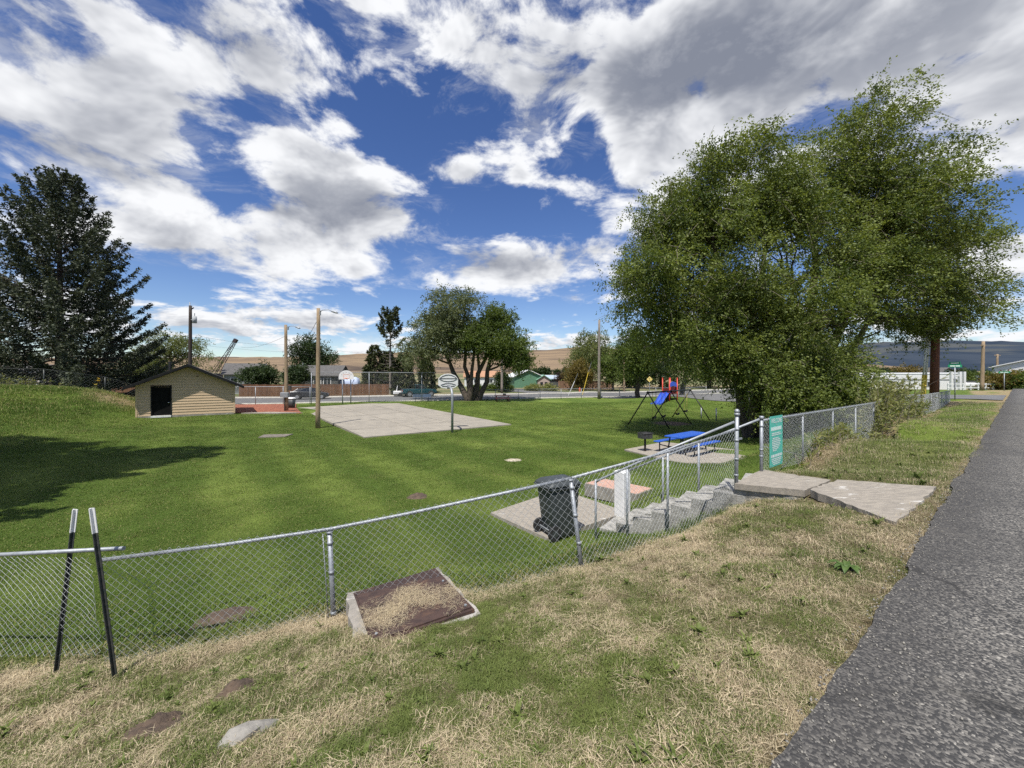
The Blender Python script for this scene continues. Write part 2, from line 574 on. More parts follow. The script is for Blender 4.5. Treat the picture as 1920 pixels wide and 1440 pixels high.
GREEN_A, GREEN_B, STRAW = (0.068, 0.104, 0.020), (0.195, 0.235, 0.065), (0.57, 0.485, 0.325)
def blade_mat(name, ga, gb, straw):
    mt, gg, out = material(name)
    r_ = gg.attr('rnd')
    dry = gg.attr('dry', 'INSTANCER')
    vr = gg.attr('var', 'INSTANCER')
    cg = gg.mix(gg.m('ADD', gg.m('MULTIPLY', r_, 0.38), gg.m('MULTIPLY', vr, 0.75), clamp=True), (*ga, 1), (*gb, 1))
    cs = gg.mix(r_, (straw[0] * .6, straw[1] * .55, straw[2] * .55, 1), (straw[0] * 1.25, straw[1] * 1.25, straw[2] * 1.25, 1))
    r2 = gg.m('FRACT', gg.m('MULTIPLY', r_, 7.31))
    f = gg.sstep(gg.m('SUBTRACT', dry, r2), -0.10, 0.10)
    c = gg.mix(f, cg, cs)
    b = gg.node('ShaderNodeBsdfPrincipled')
    gg.put(b.inputs['Base Color'], c)
    b.inputs['Roughness'].default_value = 0.6
    b.inputs['Specular IOR Level'].default_value = 0.3
    tr = gg.node('ShaderNodeBsdfTranslucent')
    gg.put(tr.inputs['Color'], c)
    ms = gg.node('ShaderNodeMixShader'); ms.inputs[0].default_value = 0.3
    gg.l.new(b.outputs[0], ms.inputs[1]); gg.l.new(tr.outputs[0], ms.inputs[2])
    gg.l.new(ms.outputs[0], out.inputs['Surface'])
    return mt

M = {}
M['galv'] = pmat('galvanised steel', (0.36, 0.38, 0.40), (0.26, 0.28, 0.30), 14, 0.55, 0.45, 0.0008, 40)
M['wire'] = pmat('galvanised wire', (0.50, 0.52, 0.53), (0.38, 0.40, 0.41), 9, 0.5, 0.4)
M['farwire'] = pmat('dull fence wire', (0.24, 0.26, 0.26), (0.16, 0.18, 0.17), 9, 0.6, 0.3)
M['darksteel'] = pmat('dark stake steel', (0.05, 0.062, 0.057), (0.09, 0.09, 0.085), 20, 0.45, 0.4)
M['white'] = pmat('white paint', (0.74, 0.74, 0.73), (0.64, 0.64, 0.63), 6, 0.5)
M['concrete'] = pmat('weathered concrete', (0.30, 0.275, 0.24), (0.22, 0.205, 0.18), 5, 0.9, 0, 0.006, 60, c3=(0.38, 0.36, 0.33), s3=2.2, lo3=0.56, hi3=0.62)
M['walk'] = pmat('walkway concrete', (0.33, 0.295, 0.245), (0.25, 0.225, 0.19), 7, 0.92, 0, 0.008, 55, c3=(0.52, 0.50, 0.46), s3=2.6, lo3=0.63, hi3=0.67, stretch=(1, 2.2, 1))
M['stepc'] = pmat('stained step concrete', (0.36, 0.35, 0.32), (0.22, 0.215, 0.195), 7, 0.92, 0, 0.014, 30, c3=(0.085, 0.085, 0.07), s3=3.4, lo3=0.55, hi3=0.68)
M['court'] = pmat('court concrete', (0.31, 0.28, 0.23), (0.25, 0.228, 0.19), 1.3, 0.9, 0, 0.004, 30, c3=(0.22, 0.205, 0.175), s3=0.55, lo3=0.58, hi3=0.75, rand=0.06, stretch=(1, 1.6, 1))
M['joint'] = pmat('court joint filler', (0.34, 0.315, 0.265), (0.22, 0.205, 0.175), 4, 0.95)
M['redslab'] = pmat('faded red concrete', (0.50, 0.30, 0.23), (0.42, 0.27, 0.21), 6, 0.85, 0, 0.004, 40, c3=(0.45, 0.40, 0.35), s3=3, lo3=0.58, hi3=0.7)
M['mulch'] = pmat('red bark mulch', (0.36, 0.13, 0.072), (0.17, 0.06, 0.04), 6, 0.95, 0, 0.08, 12)
M['rust'] = pmat('rust brown steel', (0.085, 0.052, 0.042), (0.055, 0.036, 0.032), 9, 0.65, 0.25, 0.001, 60, c3=(0.13, 0.075, 0.05), s3=4)
M['stone'] = pmat('pale stone', (0.29, 0.275, 0.245), (0.20, 0.19, 0.17), 9, 0.9, 0, 0.01, 25)
M['soil'] = pmat('bare soil', (0.12, 0.085, 0.06), (0.075, 0.055, 0.042), 9, 0.98, 0, 0.02, 30)
M['binplastic'] = pmat('charcoal bin plastic', (0.052, 0.060, 0.062), (0.042, 0.048, 0.05), 12, 0.5, 0, 0.0006, 200)
M['rubber'] = pmat('black rubber', (0.018, 0.018, 0.019), (0.028, 0.028, 0.028), 20, 0.8)
M['sign'] = pmat('turquoise sign', (0.10, 0.53, 0.43), (0.085, 0.47, 0.39), 2, 0.35)
M['signgreen'] = pmat('street sign green', (0.01, 0.26, 0.12), (0.01, 0.22, 0.10), 3, 0.4)
M['signyellow'] = pmat('faded yellow sign', (0.75, 0.58, 0.16), (0.7, 0.55, 0.2), 3, 0.5)
M['print'] = pmat('white print', (0.72, 0.80, 0.77), (0.68, 0.77, 0.74), 30, 0.5)
M['blacksteel'] = pmat('black painted steel', (0.02, 0.02, 0.021), (0.032, 0.03, 0.03), 12, 0.5, 0.1)
M['bluetable'] = pmat('blue coated steel', (0.012, 0.085, 0.47), (0.03, 0.10, 0.40), 3, 0.5, 0, 0.002, 70, c3=(0.015, 0.06, 0.30), s3=2.2)
M['slideblue'] = pmat('blue slide plastic', (0.03, 0.085, 0.52), (0.045, 0.10, 0.46), 3, 0.38)
M['playred'] = pmat('red play post', (0.62, 0.06, 0.03), (0.52, 0.06, 0.035), 4, 0.4)
M['darkred'] = pmat('dark red plastic', (0.16, 0.03, 0.03), (0.12, 0.025, 0.028), 4, 0.5)
M['redbench'] = pmat('dark red coated steel', (0.07, 0.018, 0.02), (0.05, 0.014, 0.016), 5, 0.6)
M['bluebench'] = pmat('slate blue bench', (0.09, 0.13, 0.21), (0.075, 0.11, 0.18), 5, 0.5)
M['grill'] = pmat('weathered grill steel', (0.085, 0.085, 0.085), (0.05, 0.05, 0.05), 10, 0.6, 0.4, c3=(0.15, 0.14, 0.13), s3=8)
M['pole'] = pmat('weathered pole wood', (0.32, 0.24, 0.155), (0.22, 0.16, 0.10), 5, 0.9, 0, 0.01, 18, stretch=(4, 4, 0.35), c3=(0.40, 0.33, 0.25), s3=1.3)
M['darkpole'] = pmat('dark creosote wood', (0.055, 0.042, 0.034), (0.035, 0.028, 0.024), 5, 0.9, 0, 0.01, 18, stretch=(4, 4, 0.35))
M['redpole'] = pmat('red brown pole wood', (0.17, 0.065, 0.035), (0.10, 0.042, 0.027), 5, 0.85, 0, 0.01, 18, stretch=(5, 5, 0.3))
M['yellow'] = pmat('yellow guard plastic', (0.75, 0.55, 0.06), (0.68, 0.5, 0.06), 3, 0.5)
M['siding'] = pmat('tan lap siding', (0.55, 0.41, 0.265), (0.51, 0.38, 0.245), 3, 0.7, 0, 0.0, 20, stretch=(0.6, 0.6, 5), rand=0.03)
M['shingle'] = pmat('charcoal shingle', (0.030, 0.032, 0.034), (0.045, 0.046, 0.046), 5, 0.9, 0, 0.01, 30)
M['fascia'] = pmat('black trim', (0.010, 0.011, 0.012), (0.016, 0.016, 0.016), 5, 0.7, spec=0.15)
M['blackdoor'] = pmat('black door paint', (0.006, 0.006, 0.006), (0.01, 0.01, 0.01), 4, 0.8, spec=0.08)
M['brass'] = pmat('bright door knob', (0.7, 0.68, 0.62), None, rough=0.25, metal=1.0)
M['cedar'] = pmat('brown fence board', (0.19, 0.095, 0.05), (0.12, 0.062, 0.036), 2.2, 0.9, 0, 0.006, 20, stretch=(3, 3, 0.6), rand=0.22)
M['cedar2'] = pmat('grey brown fence board', (0.25, 0.15, 0.095), (0.17, 0.10, 0.065), 2.2, 0.9, 0, 0.006, 20, stretch=(3, 3, 0.6), rand=0.22)
M['greysiding'] = pmat('dark grey siding', (0.085, 0.09, 0.088), (0.07, 0.075, 0.073), 3, 0.75)
M['oliveside'] = pmat('sage siding', (0.16, 0.19, 0.155), (0.14, 0.165, 0.135), 3, 0.75)
M['paleside'] = pmat('pale grey siding', (0.40, 0.42, 0.43), (0.35, 0.37, 0.38), 3, 0.75)
M['roofgrey'] = pmat('grey roof shingle', (0.115, 0.11, 0.105), (0.085, 0.082, 0.08), 2.5, 0.9, 0, 0.01, 12)
M['rooforange'] = pmat('orange brown shingle', (0.42, 0.235, 0.14), (0.34, 0.19, 0.115), 2.5, 0.9)
M['roofmetal'] = pmat('pale metal roof', (0.72, 0.73, 0.72), (0.66, 0.67, 0.67), 1.5, 0.45)
M['roofblue'] = pmat('blue grey metal roof', (0.40, 0.47, 0.55), (0.36, 0.42, 0.5), 1.5, 0.45)
M['roofgreen'] = pmat('green metal roof', (0.25, 0.45, 0.33), (0.22, 0.4, 0.3), 1.5, 0.5)
M['wallgreen'] = pmat('green painted wall', (0.11, 0.23, 0.145), (0.095, 0.2, 0.125), 2, 0.8)
M['wallpink'] = pmat('pinkish board wall', (0.42, 0.34, 0.30), (0.36, 0.29, 0.26), 3, 0.8)
M['glass'] = pmat('dark window glass', (0.03, 0.037, 0.042), (0.04, 0.047, 0.052), 1, 0.08, spec=0.6)
M['carpaint'] = pmat('grey car paint', (0.045, 0.048, 0.055), None, rough=0.22, metal=0.3, spec=0.6)
M['carglass'] = pmat('tinted car glass', (0.012, 0.014, 0.017), None, rough=0.06, spec=0.7)
M['truckpaint'] = pmat('dark teal truck paint', (0.008, 0.06, 0.075), None, rough=0.25, metal=0.2, spec=0.6)
M['chrome'] = pmat('alloy', (0.6, 0.61, 0.62), (0.5, 0.51, 0.52), 10, 0.3, 0.8)
M['redlens'] = pmat('red lamp lens', (0.35, 0.01, 0.012), None, rough=0.2)
M['tarp'] = pmat('pale blue tarp', (0.52, 0.60, 0.80), (0.46, 0.54, 0.74), 1.2, 0.6)
M['boomsteel'] = pmat('brown boom steel', (0.05, 0.035, 0.04), (0.035, 0.027, 0.03), 3, 0.7)
M['hydrant'] = pmat('orange red paint', (0.6, 0.12, 0.05), None, rough=0.5)
M['bark'] = pmat('grey brown bark', (0.115, 0.092, 0.072), (0.06, 0.048, 0.038), 5, 0.95, 0, 0.03, 14, stretch=(3, 3, 0.6))
M['barkpale'] = pmat('pale bark', (0.27, 0.235, 0.20), (0.17, 0.15, 0.13), 5, 0.95, 0, 0.02, 14, stretch=(3, 3, 0.6))
M['twig'] = pmat('pale twig', (0.22, 0.19, 0.14), (0.15, 0.13, 0.10), 6, 0.9)
M['leaf'] = leaf_mat('elm leaf', (0.048, 0.080, 0.012), (0.215, 0.26, 0.06), 0.40)
M['leafsilver'] = leaf_mat('silvery willow leaf', (0.06, 0.085, 0.032), (0.19, 0.215, 0.105), 0.35)
M['leafmid'] = leaf_mat('mid green leaf', (0.045, 0.08, 0.014), (0.145, 0.19, 0.04), 0.42)
M['leafdark'] = leaf_mat('dark green leaf', (0.016, 0.034, 0.009), (0.048, 0.078, 0.018), 0.25)
M['leafpale'] = leaf_mat('pale green leaf', (0.075, 0.10, 0.028), (0.19, 0.215, 0.075), 0.4)
M['leafrust'] = leaf_mat('bronze green leaf', (0.09, 0.065, 0.015), (0.19, 0.15, 0.03), 0.3)
M['leafplum'] = leaf_mat('plum leaf', (0.02, 0.012, 0.012), (0.05, 0.028, 0.024), 0.2)
M['needle'] = leaf_mat('spruce needle', (0.022, 0.034, 0.020), (0.105, 0.122, 0.075), 0.14, rough=0.6)
M['needlegreen'] = leaf_mat('pine needle', (0.022, 0.036, 0.010), (0.085, 0.095, 0.028), 0.15, rough=0.6)
M['weed'] = leaf_mat('tall weed leaf', (0.10, 0.14, 0.03), (0.30, 0.29, 0.11), 0.42)
M['dock'] = pmat('dock leaf', (0.045, 0.085, 0.016), (0.075, 0.12, 0.026), 14, 0.55)
M['blade'] = blade_mat('grass blade', GREEN_A, GREEN_B, STRAW)
M['lawnblade'] = blade_mat('lawn blade', (0.060, 0.112, 0.013), (0.195, 0.265, 0.05), (0.42, 0.38, 0.16))

# asphalt
mt, gg, out = material('worn asphalt')
tcn = gg.node('ShaderNodeTexCoord'); v = tcn.outputs['Object']
vor = gg.node('ShaderNodeTexVoronoi'); gg.put(vor.inputs['Vector'], v); vor.inputs['Scale'].default_value = 85
cellr = gg.sep(vor.outputs['Color'])[0]
base = gg.mix(gg.noise(v, 1.1, 5, 0.6), (0.10, 0.096, 0.089, 1), (0.148, 0.141, 0.13, 1))
base = gg.mix(gg.sstep(cellr, 0.25, 1.0), (0.045, 0.045, 0.045, 1), gg.mix(1.0, base, (1.75, 1.73, 1.68, 1), 'MULTIPLY'))
base = gg.mix(gg.sstep(cellr, 0.965, 0.985), base, (0.36, 0.34, 0.30, 1))
pn = gg.noise(v, 0.45, 5, 0.65, 0.4)
base = gg.mix(gg.m('MULTIPLY', gg.sstep(pn, 0.50, 0.58), 0.30), base, (0.055, 0.054, 0.053, 1))
base = gg.mix(gg.m('MULTIPLY', gg.sstep(gg.noise(v, 0.8, 5, 0.7), 0.57, 0.72), 0.35), base, (0.20, 0.185, 0.16, 1))
wv = gg.vm('ADD', v, gg.scale(gg.noise(v, 1.6, 5, 0.6, 0.0, True), 0.7))
ve = gg.node('ShaderNodeTexVoronoi', feature='DISTANCE_TO_EDGE'); gg.put(ve.inputs['Vector'], wv); ve.inputs['Scale'].default_value = 0.28
crack = gg.m('MULTIPLY', gg.sstep(ve.outputs['Distance'], 0.010, 0.002), gg.sstep(gg.noise(v, 0.5, 2), 0.46, 0.56))
base = gg.mix(gg.m('MULTIPLY', crack, 0.8), base, (0.02, 0.02, 0.02, 1))
tr_ = gg.node('ShaderNodeAttribute', attribute_name='edge')
base = gg.mix(gg.m('MULTIPLY', gg.sstep(gg.m('ADD', tr_.outputs['Fac'], gg.m('MULTIPLY', gg.noise(v, 2.2, 4), 0.4)), 0.7, 1.15), 0.55), base, (0.045, 0.043, 0.042, 1))
b = gg.node('ShaderNodeBsdfPrincipled'); gg.put(b.inputs['Base Color'], base)
b.inputs['Roughness'].default_value = 0.88; b.inputs['Specular IOR Level'].default_value = 0.3
bn = gg.node('ShaderNodeBump'); bn.inputs['Distance'].default_value = 0.006
gg.put(bn.inputs['Height'], gg.m('ADD', gg.m('MULTIPLY', vor.outputs['Distance'], -0.8), gg.noise(v, 40, 3)))
gg.l.new(bn.outputs[0], b.inputs['Normal']); gg.l.new(b.outputs[0], out.inputs['Surface'])
M['asphalt'] = mt
M['street'] = pmat('street asphalt', (0.145, 0.145, 0.145), (0.115, 0.115, 0.115), 1.0, 0.9, 0, 0.004, 40)
M['kerb'] = pmat('pale kerb', (0.48, 0.46, 0.41), (0.38, 0.36, 0.32), 3, 0.9)

# turf: mixes green, straw and bare soil by what grows where
mt, gg, out = material('turf')
tcn = gg.node('ShaderNodeTexCoord'); v = tcn.outputs['Object']
dry = gg.attr('dry'); soil = gg.attr('soil'); tone = gg.attr('tone'); farA = gg.attr('farland')
n1 = gg.noise(v, 26, 6, 0.7); n2 = gg.noise(v, 5, 5, 0.6); n3 = gg.noise(v, 110, 3, 0.7)
gcol = gg.mix(gg.sstep(gg.m('ADD', n1, gg.m('MULTIPLY', gg.m('SUBTRACT', tone, 0.5), 0.55)), 0.3, 0.72), (0.066, 0.112, 0.015, 1), (0.17, 0.225, 0.045, 1))
gcol = gg.mix(gg.sstep(n3, 0.52, 0.72), gcol, (0.21, 0.25, 0.075, 1))
scol = gg.mix(n1, (0.17, 0.125, 0.065, 1), (0.40, 0.325, 0.19, 1))
f = gg.sstep(gg.m('ADD', dry, gg.m('MULTIPLY', gg.m('SUBTRACT', n2, 0.5), 0.55)), 0.34, 0.68)
c = gg.mix(f, gcol, scol)
c = gg.mix(gg.attr('thatch_shade'), c, gg.mix(gg.sstep(n1, 0.35, 0.7), (0.075, 0.063, 0.030, 1), (0.25, 0.205, 0.12, 1)))  # dark thatch colour that also paints the shade in gaps between verge blades
c = gg.mix(gg.sstep(gg.m('ADD', soil, gg.m('MULTIPLY', gg.m('SUBTRACT', n1, 0.5), 0.6)), 0.4, 0.62), c, gg.mix(n1, (0.075, 0.055, 0.04, 1), (0.17, 0.125, 0.09, 1)))
nf = gg.noise(gg.vm('MULTIPLY', v, (0.01, 0.03, 0.0)), 1.0, 6, 0.6)
fc = gg.mix(gg.sstep(nf, 0.42, 0.58), (0.115, 0.135, 0.055, 1), (0.27, 0.215, 0.13, 1))
c = gg.mix(farA, c, fc)
b = gg.node('ShaderNodeBsdfPrincipled'); gg.put(b.inputs['Base Color'], c)
b.inputs['Roughness'].default_value = 0.95; b.inputs['Specular IOR Level'].default_value = 0.15
bn = gg.node('ShaderNodeBump'); bn.inputs['Distance'].default_value = 0.05; bn.inputs['Strength'].default_value = 0.9
gg.put(bn.inputs['Height'], gg.m('ADD', n1, gg.m('MULTIPLY', n3, 0.5)))
gg.l.new(bn.outputs[0], b.inputs['Normal']); gg.l.new(b.outputs[0], out.inputs['Surface'])
M['turf'] = mt

# ------------------------------------------------------------------ what grows where
FLINE = np.array([(-14, 4.7), (-7.5, 4.35), (-4.27, 4.1), (-2.03, 4.49), (0.85, 4.76), (3.85, 6.7)])
def seg_dist(x, y, line):
    best = np.full(np.shape(x), 1e9)
    for a, b_ in zip(line[:-1], line[1:]):
        dx_, dy_ = b_ - a
        L2 = dx_ * dx_ + dy_ * dy_
        k = np.clip(((x - a[0]) * dx_ + (y - a[1]) * dy_) / L2, 0, 1)
        best = np.minimum(best, np.hypot(x - a[0] - k * dx_, y - a[1] - k * dy_))
    return best
def in_park(x, y):
    """1 on the park side of the fence, 0 on the road side"""
    s, t = st(x, y)
    yl = np.interp(x, FLINE[:, 0], FLINE[:, 1])
    left = y > yl
    right = t > 3.05
    return np.where(x < 3.85, left, right)
def blob(x, y, cx, cy_, r): return np.exp(-((x - cx) ** 2 + (y - cy_) ** 2) / (r * r))
PADS = {
    'court': [(-8.08, 21.5), (0.0, 27.3), (-14.2, 47.0), (-21.0, 38.6)],
    'bottom': [(-0.5, 9.2), (0.7, 7.75), (2.7, 9.25), (1.35, 11.1)],
    'table': [(5.05, 17.75), (6.35, 15.0), (9.9, 15.0), (10.6, 17.2), (7.6, 19.8)],
    'stairs': [(3.95, 6.7), (1.75, 8.35), (2.5, 9.3), (4.85, 7.6)],
    'landing': [(3.8, 6.78), (4.42, 5.95), (5.3, 6.55), (4.85, 7.7)],
    'ramp': [(4.42, 5.95), (4.22, 4.36), (6.15, 5.7), (5.3, 6.55)],
    'mulch': [(-27.4, 33.2), (-21.3, 31.4), (-17.6, 33.0), (-20.9, 38.2), (-23.5, 43.0), (-31, 40.5)],
    'hatch': [(-1.9, 4.64), (-0.9, 4.92), (-0.3, 3.84), (-1.24, 3.52)],
    'shed': [(-26.4, 27.5), (-21.6, 30.9), (-25.2, 36.0), (-29.9, 32.4)],
    'block': [(2.0, 10.86), (2.6, 11.4), (3.7, 10.35), (3.12, 9.83)],
    'plate': [(-14.2, 22.6), (-12.7, 22.9), (-12.6, 21.9), (-13.9, 21.6)],
}
def inside(x, y, poly, grow=0.0):
    c = np.zeros(np.shape(x), bool)
    P_ = np.array(poly, float)
    if grow:
        m_ = P_.mean(0); dd = P_ - m_
        P_ = m_ + dd * (1 + grow / np.linalg.norm(dd, axis=1, keepdims=True))
    n = len(P_)
    for i in range(n):
        x1, y1 = P_[i]; x2, y2 = P_[(i + 1) % n]
        cond = ((y1 > y) != (y2 > y)) & (x < (x2 - x1) * (y - y1) / (y2 - y1 + 1e-12) + x1)
        c ^= cond
    return c
def dryness(x, y):
    s, t = st(x, y)
    park = in_park(x, y).astype(float)
    r = np.hypot(x, y)
    n = fbm(x * 0.75, y * 0.75, 4, 21); n2_ = fbm(x * 2.6, y * 2.6, 3, 33); n3_ = fbm(x * 8, y * 8, 2, 37)
    verge = 0.47 + (n - 0.5) * 1.1 + (n2_ - 0.5) * 1.0 + (n3_ - 0.5) * 1.0
    verge += 0.42 * blob(x, y, 2.2, 5.2, 1.2) + 0.3 * blob(x, y, 1.4, 3.7, 0.9) + 0.25 * blob(x, y, -2.6, 2.6, 1.2) + 0.35 * np.clip(1.0 - t, 0, 0.4)
    verge -= 0.45 * blob(x, y, -0.2, 3.2, 0.6) + 0.35 * blob(x, y, 0.6, 2.1, 0.5) + 0.45 * blob(x, y, 3.4, 5.0, 0.6) + 0.3 * blob(x, y, -2.5, 3.3, 0.6)
    right = np.clip((s - 8.3) / 1.5, 0, 1)
    rv = 0.27 + (n - 0.5) * 0.8 + (n2_ - 0.5) * 0.5 + 0.9 * np.clip(1.0 - t, 0, 0.45) + 1.1 * np.clip(1 - np.abs(t - 2.8) / 0.35, 0, 1) * np.clip(n2_, 0.2, 0.8) + 0.3 * np.clip((s - 34) / 8, 0, 1)
    verge = verge * (1 - right) + rv * right
    fd = seg_dist(x, y, FLINE)
    fs = 1.1 * np.clip(1 - fd / 0.5, 0, 1) * np.clip(n2_ - 0.15, 0, 0.6) * (x < 0.3)
    pk = 0.10 + (fbm(x * 0.22, y * 0.22, 4, 5) - 0.5) * 0.32 + (n2_ - 0.5) * 0.22
    pk += 0.16 * np.clip((1.2 + gz_cache(x, y)) / 1.4, 0, 1) * (x < -15)
    pk += 0.5 * np.clip(fbm(x * .9, y * .9, 3, 44) - .62, 0, 1)
    pk += 0.55 * blob(x, y, -29.5, 29.8, 2.0)
    dd = np.where(park > 0.5, pk, verge) + fs
    return np.clip(dd, 0, 1)
def gz_cache(x, y):
    return np.where(np.asarray(x) < -14, ground(x, y), -1.8)
def soilness(x, y):
    s_ = 0.9 * blob(x, y, 11.4, 28.2, 1.9) * 0.9
    for cx, cy_, r_ in ((-2.13, 3.05, 0.12), (-2.46, 2.72, 0.17), (-3.6, 5.0, 0.36), (-2.6, 10.9, 0.25), (0.05, 15.9, 0.3)):
        s_ = s_ + 1.0 * blob(x, y, cx, cy_, r_)
    s_ = s_ + 0.55 * blob(x, y, -6, 50.0, 4.5) + 0.5 * blob(x, y, -23.5, 30.0, 0.8)
    return np.clip(s_, 0, 1)
def tone_f(x, y):
    s, t = st(x, y)
    stripe = 0.5 + 0.5 * np.tanh(2.2 * np.sin(s * 2 * math.pi / 2.5 + 1.2 * (fbm(x * 0.15, y * 0.15, 2, 8) - 0.5)))
    n = fbm(x * 0.35, y * 0.35, 4, 12)
    k = in_park(x, y)
    return np.clip(np.where(k, 0.42 * stripe * np.clip(1.3 - np.hypot(x + 3, y - 9) / 26, .25, 1) + 0.10 + .22 * np.clip((y - 12) / 20, 0, 1) + 1.1 * (n - 0.5) + 0.35 * blob(x, y, -5.8, 9.3, .9), n), 0, 1)

# ------------------------------------------------------------------ ground sheet
rad = np.concatenate([np.linspace(0.0, 1.0, 5), np.geomspace(1.06, 120, 250), np.geomspace(126, 9000, 46)])
ang = np.linspace(0, 2 * math.pi, 421)[:-1]
# more directions towards the park
ang = ang + 0.45 * np.sin(2 * (ang - math.pi / 2)) * -0.0
RR, AA = np.meshgrid(rad, ang, indexing='ij')
gx, gy = RR * np.cos(AA), RR * np.sin(AA)
gz_ = ground(gx, gy)
nr, na = RR.shape
idx = np.arange(nr * na).reshape(nr, na)
a_ = idx[:-1, :]; b_ = np.roll(idx, -1, 1)[:-1, :]; c_ = np.roll(idx, -1, 1)[1:, :]; d_ = idx[1:, :]
faces = np.stack([a_, d_, c_, b_], -1).reshape(-1, 4)
fx, fy = gx.ravel(), gy.ravel()
beyond = np.clip((fy - (street_y(fx) + 12)) / 3, 0, 1)
beyond = np.maximum(beyond, np.clip((np.hypot(fx, fy) - 75) / 30, 0, 1))
land = np_mesh('ground', np.stack([fx, fy, gz_.ravel()], -1), faces, M['turf'],
               attrs={'dry': ('POINT', dryness(fx, fy)), 'soil': ('POINT', soilness(fx, fy)),
                      'tone': ('POINT', tone_f(fx, fy)), 'farland': ('POINT', beyond),
                      'thatch_shade': ('POINT', np.where(~in_park(fx, fy), np.clip((16 - np.hypot(fx, fy)) / 8, 0, 1) * .85, 0))}, smooth=True)
tag(land, kind='structure')

# ------------------------------------------------------------------ roads
def strip(name, mat, left, right, z=None, lift=0.012, attrs=None):
    """a sheet between two edges given as rows of (x, y)"""
    left = np.array(left); right = np.array(right)
    n, m_ = len(left), 9
    k = np.linspace(0, 1, m_)
    V = left[:, None, :] * (1 - k[None, :, None]) + right[:, None, :] * k[None, :, None]
    zz = np.full(V.shape[:2], z) if z is not None else ground(V[..., 0], V[..., 1]) + lift
    vv = np.concatenate([V, zz[..., None]], -1).reshape(-1, 3)
    ii = np.arange(n * m_).reshape(n, m_)
    fq = np.stack([ii[:-1, :-1], ii[:-1, 1:], ii[1:, 1:], ii[1:, :-1]], -1).reshape(-1, 4)
    at = {'edge': ('POINT', np.tile(np.exp(-k * 9), n))} if attrs else None
    o = np_mesh(name, vv, fq, mat, attrs=at)
    return tag(o, kind='structure')
ss = np.concatenate([np.arange(-25, 16, 0.06), np.arange(16, 45, 0.25), np.arange(45, 140, 3)])
edge_t = 0.60 + (fbm(ss * 0.9, ss * 0 + 3, 4, 51) - 0.5) * 0.12 + (fbm(ss * 7, ss * 0, 3, 53) - 0.5) * 0.05
strip('road', M['asphalt'], np.stack(xy(ss, edge_t), -1), np.stack(xy(ss, edge_t * 0 - 6.4), -1), z=0.0, attrs=True)
tt = np.linspace(0.72, 70, 60)
flare = 2.5 * np.exp(-(tt - 0.2) / 1.5)
strip('side_street', M['street'], np.stack(xy(43.6 - flare + 0 * tt, tt), -1), np.stack(xy(51 + flare, tt), -1), lift=0.05)
sx = np.linspace(-110, 70, 90)
u_ = np.array([0.944, 0.330]); nn_ = np.array([-0.330, 0.944])
near_e = np.stack([sx, street_y(sx)], -1)
strip('street', M['street'], near_e, near_e + nn_ * 11.0, lift=0.03)
def kerb(name, line, h=0.13, w=0.16):
    line = np.array(line)
    tn = np.gradient(line, axis=0); tn /= np.linalg.norm(tn, axis=1, keepdims=True)
    nm = np.stack([-tn[:, 1], tn[:, 0]], -1)
    z0 = ground(line[:, 0], line[:, 1])
    rows = []
    for off, dz_ in ((0, -0.05), (0, h), (w, h), (w, -0.05)):
        q = line + nm * off
        rows.append(np.concatenate([q, (z0 + dz_)[:, None]], -1))
    V = np.stack(rows, 1).reshape(-1, 3)
    ii = np.arange(len(line) * 4).reshape(-1, 4)
    fq = np.concatenate([np.stack([ii[:-1, k], ii[:-1, k + 1], ii[1:, k + 1], ii[1:, k]], -1) for k in range(3)])
    return tag(np_mesh(name, V, fq, M['kerb']), kind='structure')
kerb('kerb', near_e + nn_ * 10.98, 0.16, 1.3)
kerb('kerb', near_e - nn_ * 0.3, 0.12, 0.28)

# ------------------------------------------------------------------ hills on the skyline
def hill(name, mat, pxs, rows, Y0, Y1, seed, rough=0.05, base_row=712):
    """a long ridge; pxs/rows give its skyline, Y1 the distance of the crest, Y0 of its foot"""
    n, m_ = 220, 26
    p = np.linspace(pxs[0], pxs[-1], n)
    top = np.interp(p, pxs, rows) + (fbm(p * 0.02, p * 0, 5, seed) - 0.5) * 5
    k = np.linspace(0, 1.25, m_)
    X = np.empty((n, m_)); Yv = np.empty((n, m_)); Z = np.empty((n, m_))
    for j, kk in enumerate(k):
        Yj = Y0 + (Y1 - Y0) * kk
        X[:, j] = (p - 960) / F * (Y1 if True else Yj) * (0.55 + 0.45 * kk)
        Yv[:, j] = Yj
        hmax = (HZ - top) / F * Y1
        prof = math.sin(min(kk, 1.25) * math.pi / 2) if kk <= 1 else 1 - (kk - 1) * 0.8
        nz = (fbm(X[:, j] / Y1 * 22, Yv[:, j] / Y1 * 22, 5, seed + 7) - 0.5) * rough * 2 * hmax.max()
        Z[:, j] = -3 + (EYE + 3 + hmax) * prof + nz * math.sin(min(kk, 1) * math.pi)
    V = np.stack([X, Yv, Z], -1).reshape(-1, 3)
    ii = np.arange(n * m_).reshape(n, m_)
    fq = np.stack([ii[:-1, :-1], ii[1:, :-1], ii[1:, 1:], ii[:-1, 1:]], -1).reshape(-1, 4)
    return tag(np_mesh(name, V, fq, mat, smooth=True), kind='structure')
